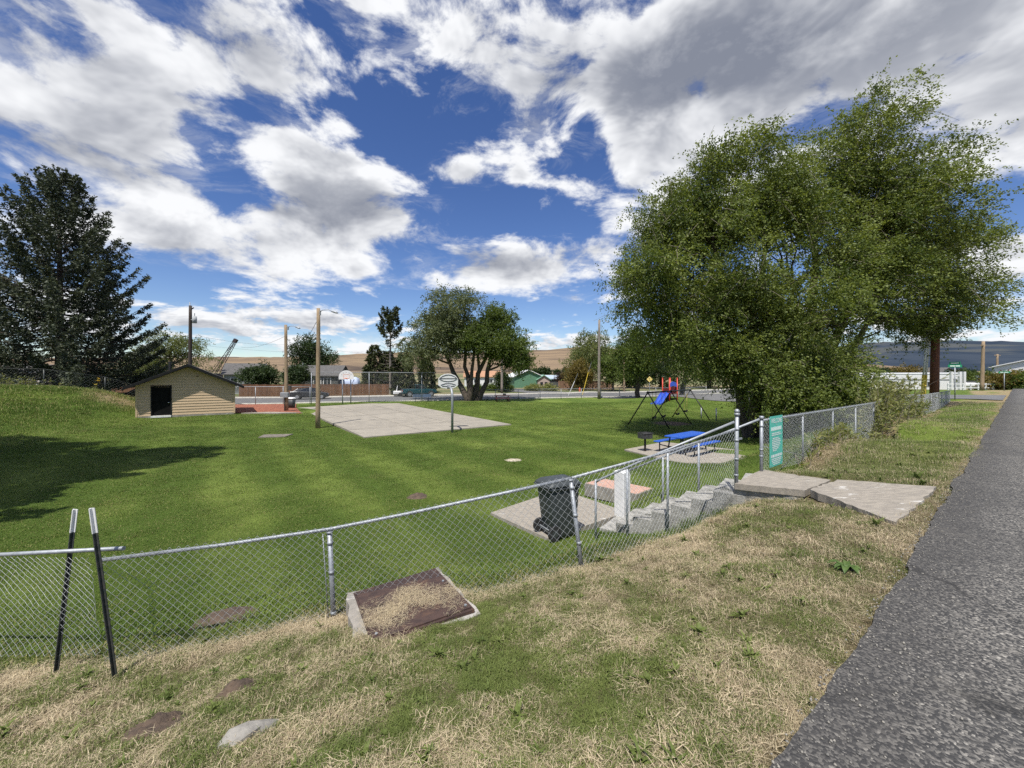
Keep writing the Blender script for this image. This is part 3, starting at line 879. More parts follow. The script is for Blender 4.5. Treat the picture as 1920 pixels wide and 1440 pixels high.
def hill_mat(name, a, b_, c_, sc, stretch, bump=0):
    mt, gg, out = material(name)
    tcn = gg.node('ShaderNodeTexCoord'); v = gg.vm('MULTIPLY', tcn.outputs['Object'], stretch)
    cc = gg.mix(gg.sstep(gg.noise(v, sc, 6, 0.62, 0.6), 0.40, 0.60), (*a, 1), (*b_, 1))
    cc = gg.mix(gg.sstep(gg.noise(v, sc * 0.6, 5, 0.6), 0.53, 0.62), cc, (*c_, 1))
    b = gg.node('ShaderNodeBsdfPrincipled'); gg.put(b.inputs['Base Color'], cc)
    b.inputs['Roughness'].default_value = 1.0; b.inputs['Specular IOR Level'].default_value = 0.0
    gg.l.new(b.outputs[0], out.inputs['Surface'])
    return mt
M['hill'] = hill_mat('dry grass hill', (0.235, 0.175, 0.115), (0.18, 0.135, 0.095), (0.085, 0.068, 0.058), 0.02, (0.35, 1.0, 1.6))  # dark third colour: patches standing in for cloud shadow on the slope
M['ridge'] = hill_mat('forested ridge', (0.030, 0.042, 0.062), (0.045, 0.058, 0.078), (0.075, 0.082, 0.085), 0.006, (0.5, 0.5, 3.0))  # forest colour with the cloud shadow over it put into the dark blue
M['hazeridge'] = hill_mat('far blue mountain', (0.10, 0.15, 0.24), (0.085, 0.13, 0.22), (0.12, 0.17, 0.25), 0.002, (1, 1, 2))  # blue of the hazy distance is put into the base colour
hill('far_mountain', M['hazeridge'], [-400, 100, 420, 520, 600, 760, 1100], [684, 678, 677, 671, 672, 680, 684], 9000, 11500, 5)
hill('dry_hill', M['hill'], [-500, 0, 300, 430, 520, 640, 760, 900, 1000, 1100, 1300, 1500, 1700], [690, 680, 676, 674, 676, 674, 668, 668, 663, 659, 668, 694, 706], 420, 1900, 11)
hill('forested_ridge', M['ridge'], [1250, 1400, 1580, 1650, 1760, 1850, 1960, 2200, 2600], [690, 668, 650, 648, 649, 651, 646, 640, 660], 900, 3600, 23)

# ------------------------------------------------------------------ concrete: court, pads, walkway
def slab_part(parent, name, quad, thick, mat, lift=0.0, world=True):
    mb = MB(); mb.slab(quad, thick)
    return mb.build(name, mat, parent, world=world)
cA, cB, cD, cC = [np.array(p) for p in PADS['court']]
zc_ = {}
def court_pt(u, v):
    p = (cA * (1 - u) + cB * u) * (1 - v) + (cC * (1 - u) + cD * u) * v
    z = -1.735 + v * 0.24
    return p, z
court = thing('basketball_court', None, None, (cA[0], cA[1], -1.8))
court['kind'] = 'structure'
nu, nv_ = 3, 6
us = [0, 0.36, 0.68, 1]; vs__ = [0, 0.15, 0.33, 0.5, 0.67, 0.84, 1]
for i in range(nu):
    for j in range(nv_):
        e = 0.0035; ev = 0.0018
        quad = []
        for u, v in ((us[i] + e, vs__[j] + ev), (us[i + 1] - e, vs__[j] + ev), (us[i + 1] - e, vs__[j + 1] - ev), (us[i] + e, vs__[j + 1] - ev)):
            p, z = court_pt(u, v)
            quad.append((p[0], p[1], z + random.uniform(-0.004, 0.006)))
        slab_part(court, 'slab', quad, 0.12, M['court'])
mb = MB(); mb.slab([(*court_pt(u, v)[0], court_pt(u, v)[1] - 0.014) for u, v in ((0.004, 0.002), (0.996, 0.002), (0.996, 0.998), (0.004, 0.998))], 0.1)
mb.build('joint_filler', M['joint'], court, world=True)

def pad(name, poly, z, mat, thick=0.15):
    mb = MB(); mb.slab([(x, y, z if not callable(z) else z(x, y)) for x, y in poly], thick)
    o = mb.build(name, mat)
    return tag(o, kind='structure')
pad('concrete_pad', PADS['bottom'], -1.585, M['walk'])
pad('concrete_pad', PADS['table'], -1.70, M['walk'])
pad('mulch_bed', PADS['mulch'], lambda x, y: gz(x, y) + 0.06, M['mulch'], 0.3)
pad('apron', [(-21.4, 31.2), (-18.9, 31.9), (-17.6, 33.2), (-20.0, 32.4)], lambda x, y: gz(x, y) + 0.085, M['walk'], 0.2)
pl = MB(); pl.slab([(x, y, gz(x, y) + 0.05) for x, y in PADS['plate']], 0.1)
M['oldplate'] = pmat('mossy old concrete', (0.20, 0.175, 0.15), (0.13, 0.115, 0.095), 5, .95, 0, .01, 20)
tag(pl.build('cover_plate', M['oldplate']), 'grey flat concrete cover plate lying in the lawn before the shed', 'cover')

# walkway from the road to the stairs: two slabs, the outer one tilted
walk = thing('walkway', None, None, (4.4, 6.0, -0.2))
walk['kind'] = 'structure'
random.seed(3)
def rough_poly(pts, n=6, amp=0.02):
    out_ = []
    for i, p in enumerate(pts):
        q = pts[(i + 1) % len(pts)]
        for k in range(n):
            f_ = k / n
            a = 0 if k == 0 else amp
            out_.append((p[0] + (q[0] - p[0]) * f_ + random.uniform(-a, a), p[1] + (q[1] - p[1]) * f_ + random.uniform(-a, a), p[2] + (q[2] - p[2]) * f_))
    return out_
MB().slab(rough_poly([(3.80, 6.74, -0.235), (4.43, 5.97, -0.13), (5.28, 6.54, -0.12), (4.9, 7.75, -0.235)], 7, 0.018), 0.1).build('landing_slab', M['walk'], walk, world=True)
MB().slab(rough_poly([(3.83, 6.77, -0.337), (4.43, 6.0, -0.232), (5.26, 6.54, -0.222), (4.88, 7.72, -0.337)], 7, 0.012), 0.5).build('landing_wall', M['stepc'], walk, world=True)
MB().slab(rough_poly([(4.47, 5.91, -0.10), (4.24, 4.36, -0.015), (6.13, 5.70, 0.004), (5.36, 6.50, -0.105)], 14, 0.026), 0.11).build('ramp_slab', M['walk'], walk, world=True)

# ------------------------------------------------------------------ stairs down to the park
E = Vector((-0.79, 0.613, 0)); Wd = Vector((0.613, 0.79, 0))
S0 = Vector((3.83, 6.74, -0.24))
stairs = thing('concrete_stairs', 'stained concrete stairs leading down from the walkway into the park', 'stairs', S0 + E * 1.2 + Vector((0, 0, -1.3)))
NS, TR, RI = 7, 0.36, 0.192
for i in range(NS):
    top = S0.z - RI * (i + 1) + 0.002
    a = S0 + E * (TR * i)
    b2 = S0 + E * (TR * (i + 1))
    w = 1.15
    pl_ = [a, b2, b2 + Wd * w, a + Wd * w]
    mb = MB()
    n = 5
    poly = []
    for k in range(4):
        p, q = pl_[k], pl_[(k + 1) % 4]
        for f_ in range(n):
            pp = p.lerp(q, f_ / n)
            j = 0 if f_ == 0 else 0.012
            poly.append((pp.x + random.uniform(-j, j), pp.y + random.uniform(-j, j), top))
    mb.slab(poly, 0.75 if i < 5 else 0.4)
    mb.build('step', M['stepc'], stairs, world=True)
# side cheek under the landing
mb = MB(); mb.slab([S0 + Vector((0, 0, -0.03)) - E * 0.02 + Wd * 0.03, S0 + E * 0.0 + Wd * 1.1 + Vector((0, 0, -0.03)), (4.8, 7.5, -0.27), (3.95, 6.75, -0.27)], 0.6)
mb.build('cheek_wall', M['stepc'], stairs, world=True)

pil = MB(); pil.bbox((2.52, 9.02, -1.09), (0.27, 0.27, 1.06), 0.02, R(38))
tag(pil.build('concrete_pillar', M['white']), 'short square whitewashed pillar standing beside the bottom steps', 'pillar')
blk = MB(); blk.slab([(2.0, 10.86, -1.35), (3.12, 9.83, -1.35), (3.72, 10.35, -1.35), (2.6, 11.4, -1.35)], 0.34)
ob = blk.build('low_block', M['concrete'])
tag(ob, 'low concrete block with faded red top behind the stairs', 'block')
MB().slab([(2.03, 10.86, -1.344), (3.12, 9.87, -1.344), (3.68, 10.35, -1.344), (2.6, 11.36, -1.344)], 0.02).build('red_top', M['redslab'], ob)

# ------------------------------------------------------------------ chain-link fencing
def chainlink(parent, stations, p=0.043, r=0.0018, mat=None, barb=0.045, sag=0.0, shear=0.0, n=3, name='wire_mesh', front=0.024):
    """stations: rows of (base Vector, top Vector) along the fence"""
    st_ = [(Vector(a), Vector(b)) for a, b in stations]
    L = [0.0]
    for (a, b), (a2, b2) in zip(st_[:-1], st_[1:]):
        L.append(L[-1] + (Vector((a2.x, a2.y, 0)) - Vector((a.x, a.y, 0))).length)
    L = np.array(L)
    B = np.array([tuple(a) for a, b in st_]); T = np.array([tuple(b) for a, b in st_])
    hgt = float(np.mean(T[:, 2] - B[:, 2]))
    rows = max(4, int(round((hgt + barb) / p)))
    cols = int(L[-1] / p)
    i = np.arange(cols)[:, None]; j = np.arange(rows + 1)[None, :]
    # wire i swings between column i and column i+1, neighbours in opposite phase
    u = (i + ((i + j) % 2)) * p
    u = u + 0 * j
    fr = j / rows + 0 * i
    uu = np.clip(u + shear * fr * hgt + sag * np.sin(fr * math.pi) * 0.5, 0, L[-1])
    out_ = np.empty(u.shape + (3,))
    for c3 in range(3):
        bb = np.interp(uu, L, B[:, c3]); tt_ = np.interp(uu, L, T[:, c3])
        if c3 == 2:
            out_[..., c3] = bb + (tt_ + barb - bb) * fr
        else:
            out_[..., c3] = bb + (tt_ - bb) * fr
    # the woven wires pass in front of and behind each other
    dirv = np.stack([np.interp(uu + 0.05, L, B[:, k]) - np.interp(np.maximum(uu - 0.05, 0), L, B[:, k]) for k in range(2)], -1)
    dirv /= np.linalg.norm(dirv, axis=-1, keepdims=True) + 1e-9
    off = (((j // 1) % 2) * 2 - 1) * r * 0.9 - front
    out_[..., 0] += -dirv[..., 1] * off; out_[..., 1] += dirv[..., 0] * off
    if sag:
        w_ = (np.sin(fr * math.pi) * (fbm(uu * 1.5, fr * 2, 3, 77) - 0.35)) * sag
        out_[..., 0] += -dirv[..., 1] * w_; out_[..., 1] += dirv[..., 0] * w_
    # tubes: three-sided prisms along each zigzag
    a = out_[:, :-1].reshape(-1, 3); b = out_[:, 1:].reshape(-1, 3)
    t = b - a; t /= np.linalg.norm(t, axis=1, keepdims=True) + 1e-9
    up = np.stack([-dirv[:, :-1, 1].ravel(), dirv[:, :-1, 0].ravel(), np.zeros(len(a))], -1)
    w = np.cross(t, up); w /= np.linalg.norm(w, axis=1, keepdims=True) + 1e-9
    up = np.cross(w, t)
    V = []
    for q in (a - t * r * .5, b + t * r * .5):
        for k in range(n):
            an = 2 * math.pi * k / n
            V.append(q + (up * math.cos(an) + w * math.sin(an)) * r)
    V = np.stack(V, 1).reshape(-1, 3)
    base_i = np.arange(len(a))[:, None] * (2 * n)
    fq = np.concatenate([base_i + np.array([[k, (k + 1) % n, n + (k + 1) % n, n + k]]) for k in range(n)])
    return np_mesh(name, V, fq, mat or M['wire'], parent, world=True)
def post(parent, a, b, r=0.03, cap=True, name='post', mat=None):
    a, b = Vector(a), Vector(b)
    mb = MB(); mb.tube([a - (b - a).normalized() * 0.15, b], r, 10)
    if cap:
        mb.tube([b - Vector((0, 0, 0.012)), b + Vector((0, 0, 0.012))], r * 1.25, 10)
    return mb.build(name, mat or M['galv'], parent, smooth=True, world=True)
def rail(parent, pts, r=0.021, name='rail', mat=None, n=8):
    return MB().tube(pts, r, n).build(name, mat or M['galv'], parent, smooth=True, world=True)
def clamp(parent, p, r, ax=(0, 0, 1)):
    p = Vector(p); ax = Vector(ax).normalized()
    return MB().tube([p - ax * 0.018, p + ax * 0.018], r, 10).build('clamp', M['galv'], parent, smooth=True, world=True)

# middle run, from the broken end to the leaning post
mA_t = pt(190, 1050, 4.1); mB_t = pt(618, 993, 4.49); mC_t = pt(1070, 897, 4.76)
mA_b = pt(196, 1232, 4.12); mB_b = pt(626, 1170, 4.49); mC_b = pt(1092, 1070, 4.72)
f1 = thing('chain_link_fence', 'low galvanised chain-link fence over the rusty hatch, with a leaning end post', 'fence', (mB_b.x, mB_b.y, mB_b.z))
post(f1, mB_b, mB_t - Vector((0, 0, 0.03)), 0.027)
post(f1, mC_b - Vector((0, 0, 0.05)), mC_t - Vector((0, 0, 0.02)), 0.026)
rail(f1, [mA_t, mA_t.lerp(mB_t, 0.5) - Vector((0, 0, 0.012)), mB_t + Vector((0, 0, 0.005)), mB_t.lerp(mC_t, 0.3) - Vector((0, 0, 0.008)), mB_t.lerp(mC_t, 0.7) - Vector((0, 0, 0.008)), mC_t], 0.02)
for z_ in (0.12, 0.55, 0.86):
    clamp(f1, mB_b.lerp(mB_t, z_), 0.0315)
for z_ in (0.3, 0.6, 0.9):
    clamp(f1, mC_b.lerp(mC_t, z_), 0.030)
rail(f1, [mB_b.lerp(mB_t, 0.05) + Vector((-0.05, -0.02, 0)), mB_b.lerp(mB_t, 0.5) + Vector((-0.06, -0.02, 0)), mB_b.lerp(mB_t, 0.96) + Vector((-0.07, -0.02, 0))], 0.006, 'tension_bar', n=5)
def stn(a_b, a_t, b_b, b_t, n):
    out_ = []
    for k in range(n):
        f_ = k / n
        bb = a_b.lerp(b_b, f_); tt_ = a_t.lerp(b_t, f_)
        g_ = gz(bb.x, bb.y) + 0.02
        bb.z = min(max(g_, bb.z - 0.08), bb.z + 0.08)
        out_.append((bb, tt_))
    return out_
chainlink(f1, stn(mA_b, mA_t, mB_b, mB_t, 6) + stn(mB_b, mB_t, mC_b, mC_t, 8) + [(mC_b, mC_t)], sag=0.03)

# left run, broken loose, hanging on two stakes
lA_t = pt(-330, 1058, 4.5); lB_t = pt(232, 1028, 3.9); lM_t = pt(0, 1040, 4.12)
lA_b = Vector((-8.2, 4.5, gz(-8.2, 4.5))); lB_b = pt(205, 1230, 3.95)
f0_ = thing('chain_link_fence', 'slack chain-link panel with a loose top rail hanging between two stakes', 'fence', (lB_b.x, lB_b.y, lB_b.z))
rail(f0_, [lA_t, lM_t, lB_t], 0.021)
lE_t = pt(175, 1034, 3.97); lE_b = pt(196, 1225, 4.0)
chainlink(f0_, stn(lA_b, lA_t - Vector((0, 0, 0.02)), lM_t - Vector((0, 0, 1.08)), lM_t - Vector((0, 0, 0.02)), 5) + [(lM_t - Vector((0, 0, 1.05)), lM_t - Vector((0, 0, 0.02))), (lE_b, lE_t - Vector((0, 0, 0.06)))], sag=0.16, shear=0.0, p=0.042, barb=0.01)
def stake(label, a, b):
    a, b = Vector(a), Vector(b)
    o = thing('steel_stake', label, 'stake', a, group=None)
    ax = (b - a).normalized()
    u = ax.cross(Vector((0, 1, 0))).normalized(); w = ax.cross(u)
    def tee(p, q, k):
        mb = MB()
        prof = [(-0.03, 0.0), (0.03, 0.0), (0.03, 0.007), (0.005, 0.009), (0.005, 0.036), (-0.005, 0.036), (-0.005, 0.009), (-0.03, 0.007)]
        prof = [(x * k * .8, (y - 0.012) * k * .8) for x, y in prof]
        mb.extr([p + u * x + w * y for x, y in prof], q - p)
        return mb
    tee(a - ax * 0.3, a.lerp(b, 0.84), 1.0).build('shaft', M['darksteel'], o, world=True)
    tee(a.lerp(b, 0.842), b, 1.06).build('painted_tip', M['white'], o, world=True)
    for k in range(9):
        q = a.lerp(b, 0.1 + 0.08 * k)
        MB().box(q - w * 0.018, (0.02, 0.012, 0.02)).build('stud', M['darksteel'], o, world=True)
    return o
stake('dark steel stake with white tip, leaning right, the one behind the rail', pt(108, 1228, 4.02), pt(140, 955, 4.06))
stake('dark steel stake with white tip, leaning left in front of the rail', pt(211, 1244, 3.78), pt(171, 953, 3.72))

# run beside the stairs up to the gate post
P1b = Vector((3.86, 6.80, -0.25)); P1t = pt(1382, 776, 6.83)
P2b = Vector((4.80, 7.60, -0.26)); P2t = pt(1428, 783, 7.58)
sT = pt(1378, 806, 6.75)
f2 = thing('chain_link_fence', 'sloping chain-link run beside the concrete stairs, from leaning post to gate post', 'fence', (P1b.x, P1b.y, P1b.z))
rail(f2, [mC_t + Vector((0.01, 0.01, 0)), mC_t.lerp(sT, 0.5) - Vector((0, 0, 0.03)), sT], 0.019)
k0, k1 = pt(1190, 1000, 5.4), pt(1300, 950, 6.2)
gp = lambda v: Vector((v.x, v.y, gz(v.x, v.y) + 0.02))
chainlink(f2, [(mC_b, mC_t), (gp(mC_b.lerp(P1b, .25)), mC_t.lerp(sT, 0.25) - Vector((0, 0, .03))), (gp(mC_b.lerp(P1b, .5)), mC_t.lerp(sT, 0.5) - Vector((0, 0, .04))),
               (gp(mC_b.lerp(P1b, .75)), mC_t.lerp(sT, 0.75) - Vector((0, 0, .03))), (P1b + Vector((-0.08, -0.06, -0.1)), sT)], sag=0.02)
def gate_post(parent, b, t, r):
    mb = MB(); mb.tube([b - Vector((0, 0, 0.2)), t], r, 14)
    o = mb.build('gate_post', M['galv'], parent, smooth=True, world=True)
    mb = MB(); mb.tube([t - Vector((0, 0, .03)), t + Vector((0, 0, .012))], r * 1.22, 14); mb.ball(t + Vector((0, 0, .035)), r * 1.05, 12)
    mb.build('ball_cap', M['galv'], o, smooth=True, world=False)
    return o
def gp_fix(o, parent):  # sub-parts of a world-built part share the parent's frame
    return o
o = MB(); o.tube([P1b - Vector((0, 0, .2)), P1t], 0.031, 14); gpo = o.build('gate_post', M['galv'], f2, smooth=True, world=True)
mb = MB(); mb.tube([P1t - Vector((0, 0, .03)), P1t + Vector((0, 0, .014))], 0.045, 14); mb.ball(P1t + Vector((0, 0, .045)), 0.042, 12)
mb.build('ball_cap', M['galv'], gpo, smooth=True, world=True)
for z_ in (0.12, 0.35, 0.62, 0.78):
    clamp(f2, P1b.lerp(P1t, z_), 0.037)
MB().box(P1b.lerp(P1t, 0.64) + Vector((0.07, 0.02, 0)), (0.12, 0.02, 0.03), R(35)).build('latch', M['galv'], f2, world=True)

# handrails of the stairs
def handrail(label, pts, posts):
    b0 = posts[0][0]
    o = thing('handrail', label, 'handrail', b0)
    rail(o, pts, 0.021, 'pipe')
    for a, b in posts:
        post(o, a, b, 0.022, cap=False)
    return o
hr_t = pt(1377, 791, 6.72); hr_b = pt(1117, 899, 7.45)
handrail('galvanised pipe handrail on the near side of the stairs, three posts', [hr_t, hr_t.lerp(hr_b, 0.5), hr_b + Vector((0.05, -0.04, 0)), hr_b + Vector((0, 0, -0.05))],
         [(Vector((hr_b.x, hr_b.y, gz(hr_b.x, hr_b.y) - .05)), hr_b), ] +
         [(Vector((q.x, q.y, gz(q.x, q.y) - .05)), q) for q in (hr_b.lerp(hr_t, 0.245), hr_b.lerp(hr_t, 0.545))])
h2t = pt(1424, 786, 7.55); h2b = pt(1243, 857, 8.55)
handrail('galvanised pipe handrail on the far side of the stairs by the pillar', [h2t, h2t.lerp(h2b, 0.5), h2b, h2b + (h2b - h2t).normalized() * 0.9],
         [(Vector((h2b.x, h2b.y, -1.35)), h2b), (Vector((h2t.lerp(h2b, .6).x, h2t.lerp(h2b, .6).y, -0.95)), h2t.lerp(h2b, .6))])

# long run to the right of the gap
f3 = thing('chain_link_fence', 'long straight chain-link fence along the grass verge, carrying the turquoise sign', 'fence', P2b)
o = MB(); o.tube([P2b - Vector((0, 0, .2)), P2t], 0.030, 14); gpo = o.build('gate_post', M['galv'], f3, smooth=True, world=True)
MB().tube([P2t - Vector((0, 0, .03)), P2t + Vector((0, 0, .03))], 0.042, 14).build('post_cap', M['galv'], gpo, smooth=True, world=True)
for z_ in (0.3, 0.42, 0.85):
    clamp(f3, P2b.lerp(P2t, z_), 0.036)
s2, t2 = st(P2b.x, P2b.y)
sts = []
for k, s in enumerate(np.linspace(s2, 41.5, 15)):
    x, y = xy(s, t2)
    b = Vector((x, y, gz(x, y) + 0.02))
    sts.append((b, Vector((x, y, P2t.z - 0.06 - 0.006 * (s - s2)))))
    if k:
        post(f3, b, sts[-1][1] - Vector((0, 0, 0.03)), 0.02)
rail(f3, [b for a, b in sts], 0.02)
chainlink(f3, sts, p=0.042, r=0.0018)
rail(f3, [P2b + Vector((0.05, 0.04, 0.5)), sts[1][0] + Vector((0, 0, 0.15))], 0.007, 'truss_rod', n=5)

# ------------------------------------------------------------------ turquoise park sign
sg_b = Vector((*xy(s2 + 0.28, t2 - 0.05), -0.24))
rz_road = math.atan2(RD[1], RD[0])
sign = thing('park_sign', 'turquoise park rules sign with white lettering wired to the chain-link fence', 'sign', (sg_b.x, sg_b.y, -0.24), rz_road)
SW, SH = 0.66, 1.0
MB().box((SW / 2, 0, SH / 2 + 0.04), (SW, 0.008, SH)).build('panel', M['sign'], sign)
def sign_text(txt, size, x, z, parent, mat, y=-0.0065, name='lettering', rx=90, sx_=1.0):
    cu = bpy.data.curves.new(name, 'FONT')
    cu.body = txt; cu.size = size; cu.align_x = 'CENTER'; cu.align_y = 'CENTER'
    cu.offset = size * 0.02
    tmp = bpy.data.objects.new(name, cu)
    col.objects.link(tmp)
    dg = bpy.context.evaluated_depsgraph_get()
    me = bpy.data.meshes.new_from_object(tmp.evaluated_get(dg))
    bpy.data.objects.remove(tmp)
    me.materials.clear(); me.materials.append(mat)
    o = link(bpy.data.objects.new(name, me), parent)
    o.location = (x, y, z); o.rotation_euler = (R(rx), 0, 0); o.scale = (sx_, 1, 1)
    return o
sign_text('WELCOME', 0.125, SW / 2, 0.945, sign, M['print'], sx_=0.92)
sign_text('TO', 0.04, SW / 2, 0.862, sign, M['print'])
random.seed(11)
def print_line(z, h, w, cx):
    """a row of print too small to read in the photograph: word-shaped bars"""
    mb = MB(); x = cx - w / 2
    while x < cx + w / 2 - 0.01:
        wl = min(random.uniform(0.03, 0.085) * (h / 0.03) ** 0.5, cx + w / 2 - x)
        mb.add([(x, -0.0065, z - h / 2), (x + wl, -0.0065, z - h / 2), (x + wl, -0.0065, z + h / 2), (x, -0.0065, z + h / 2)], [(0, 1, 2, 3)])
        x += wl + 0.012 * (h / 0.02) ** 0.4
    mb.build('print_line', M['print'], sign)
for k in range(8):
    x0 = 0.06 + k * 0.068
    MB().box((x0 + 0.026, -0.0055, 0.79), (0.05, 0.002, 0.07)).build('print_block', M['print'], sign)
for z_, h_, w_, c_x in ((0.70, .022, .46, .31), (0.665, .022, .5, .33), (0.60, .022, .32, .29), (0.565, .022, .42, .31), (0.53, .022, .44, .32), (0.495, .022, .4, .3),
                        (0.46, .022, .42, .32), (0.425, .022, .36, .29), (0.39, .022, .3, .28), (0.355, .022, .22, .25),
                        (0.25, .055, .56, .33), (0.19, .024, .52, .33), (0.155, .022, .5, .33), (0.12, .022, .44, .33), (0.085, .02, .34, .33)):
    print_line(z_, h_, w_, c_x)
for x_, z_ in ((.03, 1.01), (.63, 1.01), (.03, .07), (.63, .07)):
    MB().tube([(x_, -.012, z_), (x_, .012, z_)], .01, 8).build('bolt', M['galv'], sign)

# ------------------------------------------------------------------ rusty hatch in its kerb
hat = [Vector((-1.84, 4.58, 0)), Vector((-1.26, 3.56, 0)), Vector((-0.36, 3.80, 0)), Vector((-0.94, 4.84, 0))]
hz_ = [-0.915, -0.825, -0.645, -0.755]
hat = [Vector((p.x, p.y, z)) for p, z in zip(hat, hz_)]
hc = sum(hat, Vector()) / 4
hatch = thing('utility_hatch', 'rust brown steel hatch cover strewn with straw under the fence', 'hatch', (hc.x, hc.y, hc.z - 0.1))
curb = []
for i, p in enumerate(hat):
    q = hat[(i + 1) % 4]
    for k in range(7):
        w = p.lerp(q, k / 7)
        o_ = (w - hc); o_.z = 0
        g_ = 0.11 if i in (0,) else 0.06
        curb.append(w + o_.normalized() * (g_ + random.uniform(-0.025, 0.03)) - Vector((0, 0, 0.02 + random.uniform(0, 0.015))))
MB().slab(curb, 0.35).build('concrete_kerb', M['concrete'], hatch, world=True)
def bil(u, v, dz_=0.0):
    return (hat[0].lerp(hat[3], u)).lerp(hat[1].lerp(hat[2], u), v) + Vector((0, 0, dz_))
MB().slab([bil(0, 0), bil(0, 1), bil(1, 1), bil(1, 0)], 0.03).build('frame', M['rust'], hatch, world=True)
MB().slab([bil(.02, .03, .016), bil(.02, .44, .016), bil(.98, .44, .016), bil(.98, .03, .016)], 0.014).build('cover_leaf', M['rust'], hatch, world=True)
MB().slab([bil(.02, .452, .013), bil(.02, .97, .013), bil(.98, .97, .013), bil(.98, .452, .013)], 0.011).build('cover_leaf', M['rust'], hatch, world=True)
for u, v in ((.5, .28), (.3, .78)):
    q = bil(u, v, .02)
    MB().tube([q + Vector((math.cos(a) * .05, math.sin(a) * .035, 0.004)) for a in np.linspace(0, 2 * math.pi, 13)], .006, 6, False).build('lift_ring', M['rust'], hatch, world=True)
for u, v in ((.94, .38), (.06, .9), (.94, .93)):
    q = bil(u, v, .018); MB().tube([q, q + Vector((0, 0, .012))], .014, 8).build('bolt', M['galv'], hatch, world=True)

# ------------------------------------------------------------------ wheeled bin
bx_, by_ = 0.93, 7.98
bin_ = thing('wheeled_bin', 'charcoal wheeled rubbish bin with lid standing at the foot of the stairs', 'bin', (bx_, by_, -1.585), R(118))
def loft(rings):
    mb = MB(); n = len(rings[0]); vs_ = []; fs = []
    for r_ in rings: vs_ += r_
    for i in range(len(rings) - 1):
        for k in range(n):
            k2 = (k + 1) % n
            fs.append((i * n + k, i * n + k2, (i + 1) * n + k2, (i + 1) * n + k))
    fs.append(tuple(range(n - 1, -1, -1))); fs.append(tuple((len(rings) - 1) * n + k for k in range(n)))
    return mb.add(vs_, fs)
def rrect(hx, hy, z, r=0.05, cx=0, cy_=0):
    o_ = []
    for sx_, sy_, a0 in ((1, 1, 0), (-1, 1, 90), (-1, -1, 180), (1, -1, 270)):
        for k in range(4):
            a = R(a0 + 30 * k)
            o_.append((cx + sx_ * (hx - r) + r * math.cos(a), cy_ + sy_ * (hy - r) + r * math.sin(a), z))
    return o_
loft([rrect(.225, .25, .0, .06, 0, -.04), rrect(.235, .27, .05, .06, 0, -.03), rrect(.285, .345, .95, .07), rrect(.285, .345, 1.0, .07)]).build('body', M['binplastic'], bin_, smooth=True)
loft([rrect(.305, .365, .95, .07), rrect(.31, .37, .99, .07), rrect(.305, .365, 1.015, .07)]).build('rim', M['binplastic'], bin_, smooth=True)
loft([rrect(.315, .385, 1.02, .07), rrect(.315, .385, 1.05, .07), rrect(.25, .31, 1.115, .08), rrect(.12, .17, 1.135, .08)]).build('lid', M['binplastic'], bin_, smooth=True)
MB().tube([(-.26, .40, 1.02), (.26, .40, 1.02)], .018, 8).build('handle', M['binplastic'], bin_, smooth=True)
for sx_ in (-1, 1):
    w_ = MB(); w_.tube([(sx_ * .25, .27, .14), (sx_ * .30, .27, .14)], .14, 18); w_ = w_.build('wheel', M['rubber'], bin_, smooth=True)
    MB().tube([(sx_ * .302, .27, .14), (sx_ * .306, .27, .14)], .07, 12).build('hub', M['binplastic'], w_)
MB().tube([(-.27, .27, .14), (.27, .27, .14)], .014, 6).build('axle', M['galv'], bin_)
for sx_ in (-.15, 0, .15):
    MB().box((sx_, -.315, .5), (.03, .02, .7)).build('rib', M['binplastic'], bin_)

# ------------------------------------------------------------------ picnic table, grill
def picnic(name, label, loc, rz, mat, legmat, L=2.3, W=.78):
    o = thing(name, label, 'picnic table', loc, rz)
    MB().bbox((0, 0, .74), (L, W, .05), .015).build('table_top', mat, o)
    for s_ in (-1, 1):
        MB().bbox((0, s_ * .78, .45), (L, .27, .045), .015).build('bench_seat', mat, o)
    for sx_ in (-.38, .38):
        x = sx_ * L
        for s_ in (-1, 1):
            MB().tube([(x, s_ * .28, .715), (x, s_ * .34, .35), (x, s_ * .42, .02)], .03, 8).build('leg', legmat, o, smooth=True)
            MB().tube([(x, s_ * .36, .26), (x, s_ * .76, .30), (x, s_ * .78, .425)], .025, 8).build('bench_arm', legmat, o, smooth=True)
            MB().tube([(x, s_ * .78, .42), (x, s_ * .78, .0)], .025, 8).build('bench_leg', legmat, o, smooth=True)
        MB().tube([(x, -.40, .27), (x, .40, .27)], .025, 8).build('cross_brace', legmat, o, smooth=True)
    return o
picnic('picnic_table', 'bright blue picnic table with two bench seats on the concrete pad', (7.65, 17.25, -1.70), rz_road, M['bluetable'], M['blacksteel'])
gr = thing('park_grill', 'dark steel barbecue grill on a post at the pad edge', 'grill', (5.85, 17.35, -1.70), R(20))
MB().tube([(0, 0, -.1), (0, 0, .56)], .045, 10).build('post', M['blacksteel'], gr, smooth=True)
mb = MB()
mb.box((0, 0, .575), (.5, .38, .02)); mb.box((-.245, 0, .70), (.012, .38, .25)); mb.box((.245, 0, .70), (.012, .38, .25)); mb.box((0, .185, .70), (.478, .012, .25)); mb.box((0, -.185, .655), (.478, .012, .14))
mb.build('fire_box', M['grill'], gr)
mb = MB()
for k in range(9): mb.tube([(-.235, -.17 + k * .042, .785), (.235, -.17 + k * .042, .785)], .007, 5)
mb.build('grate', M['grill'], gr)
for s_ in (-1, 1): MB().tube([(s_ * .25, -.15, .8), (s_ * .34, -.15, .8), (s_ * .34, -.15, .75)], .01, 6).build('grate_handle', M['grill'], gr)

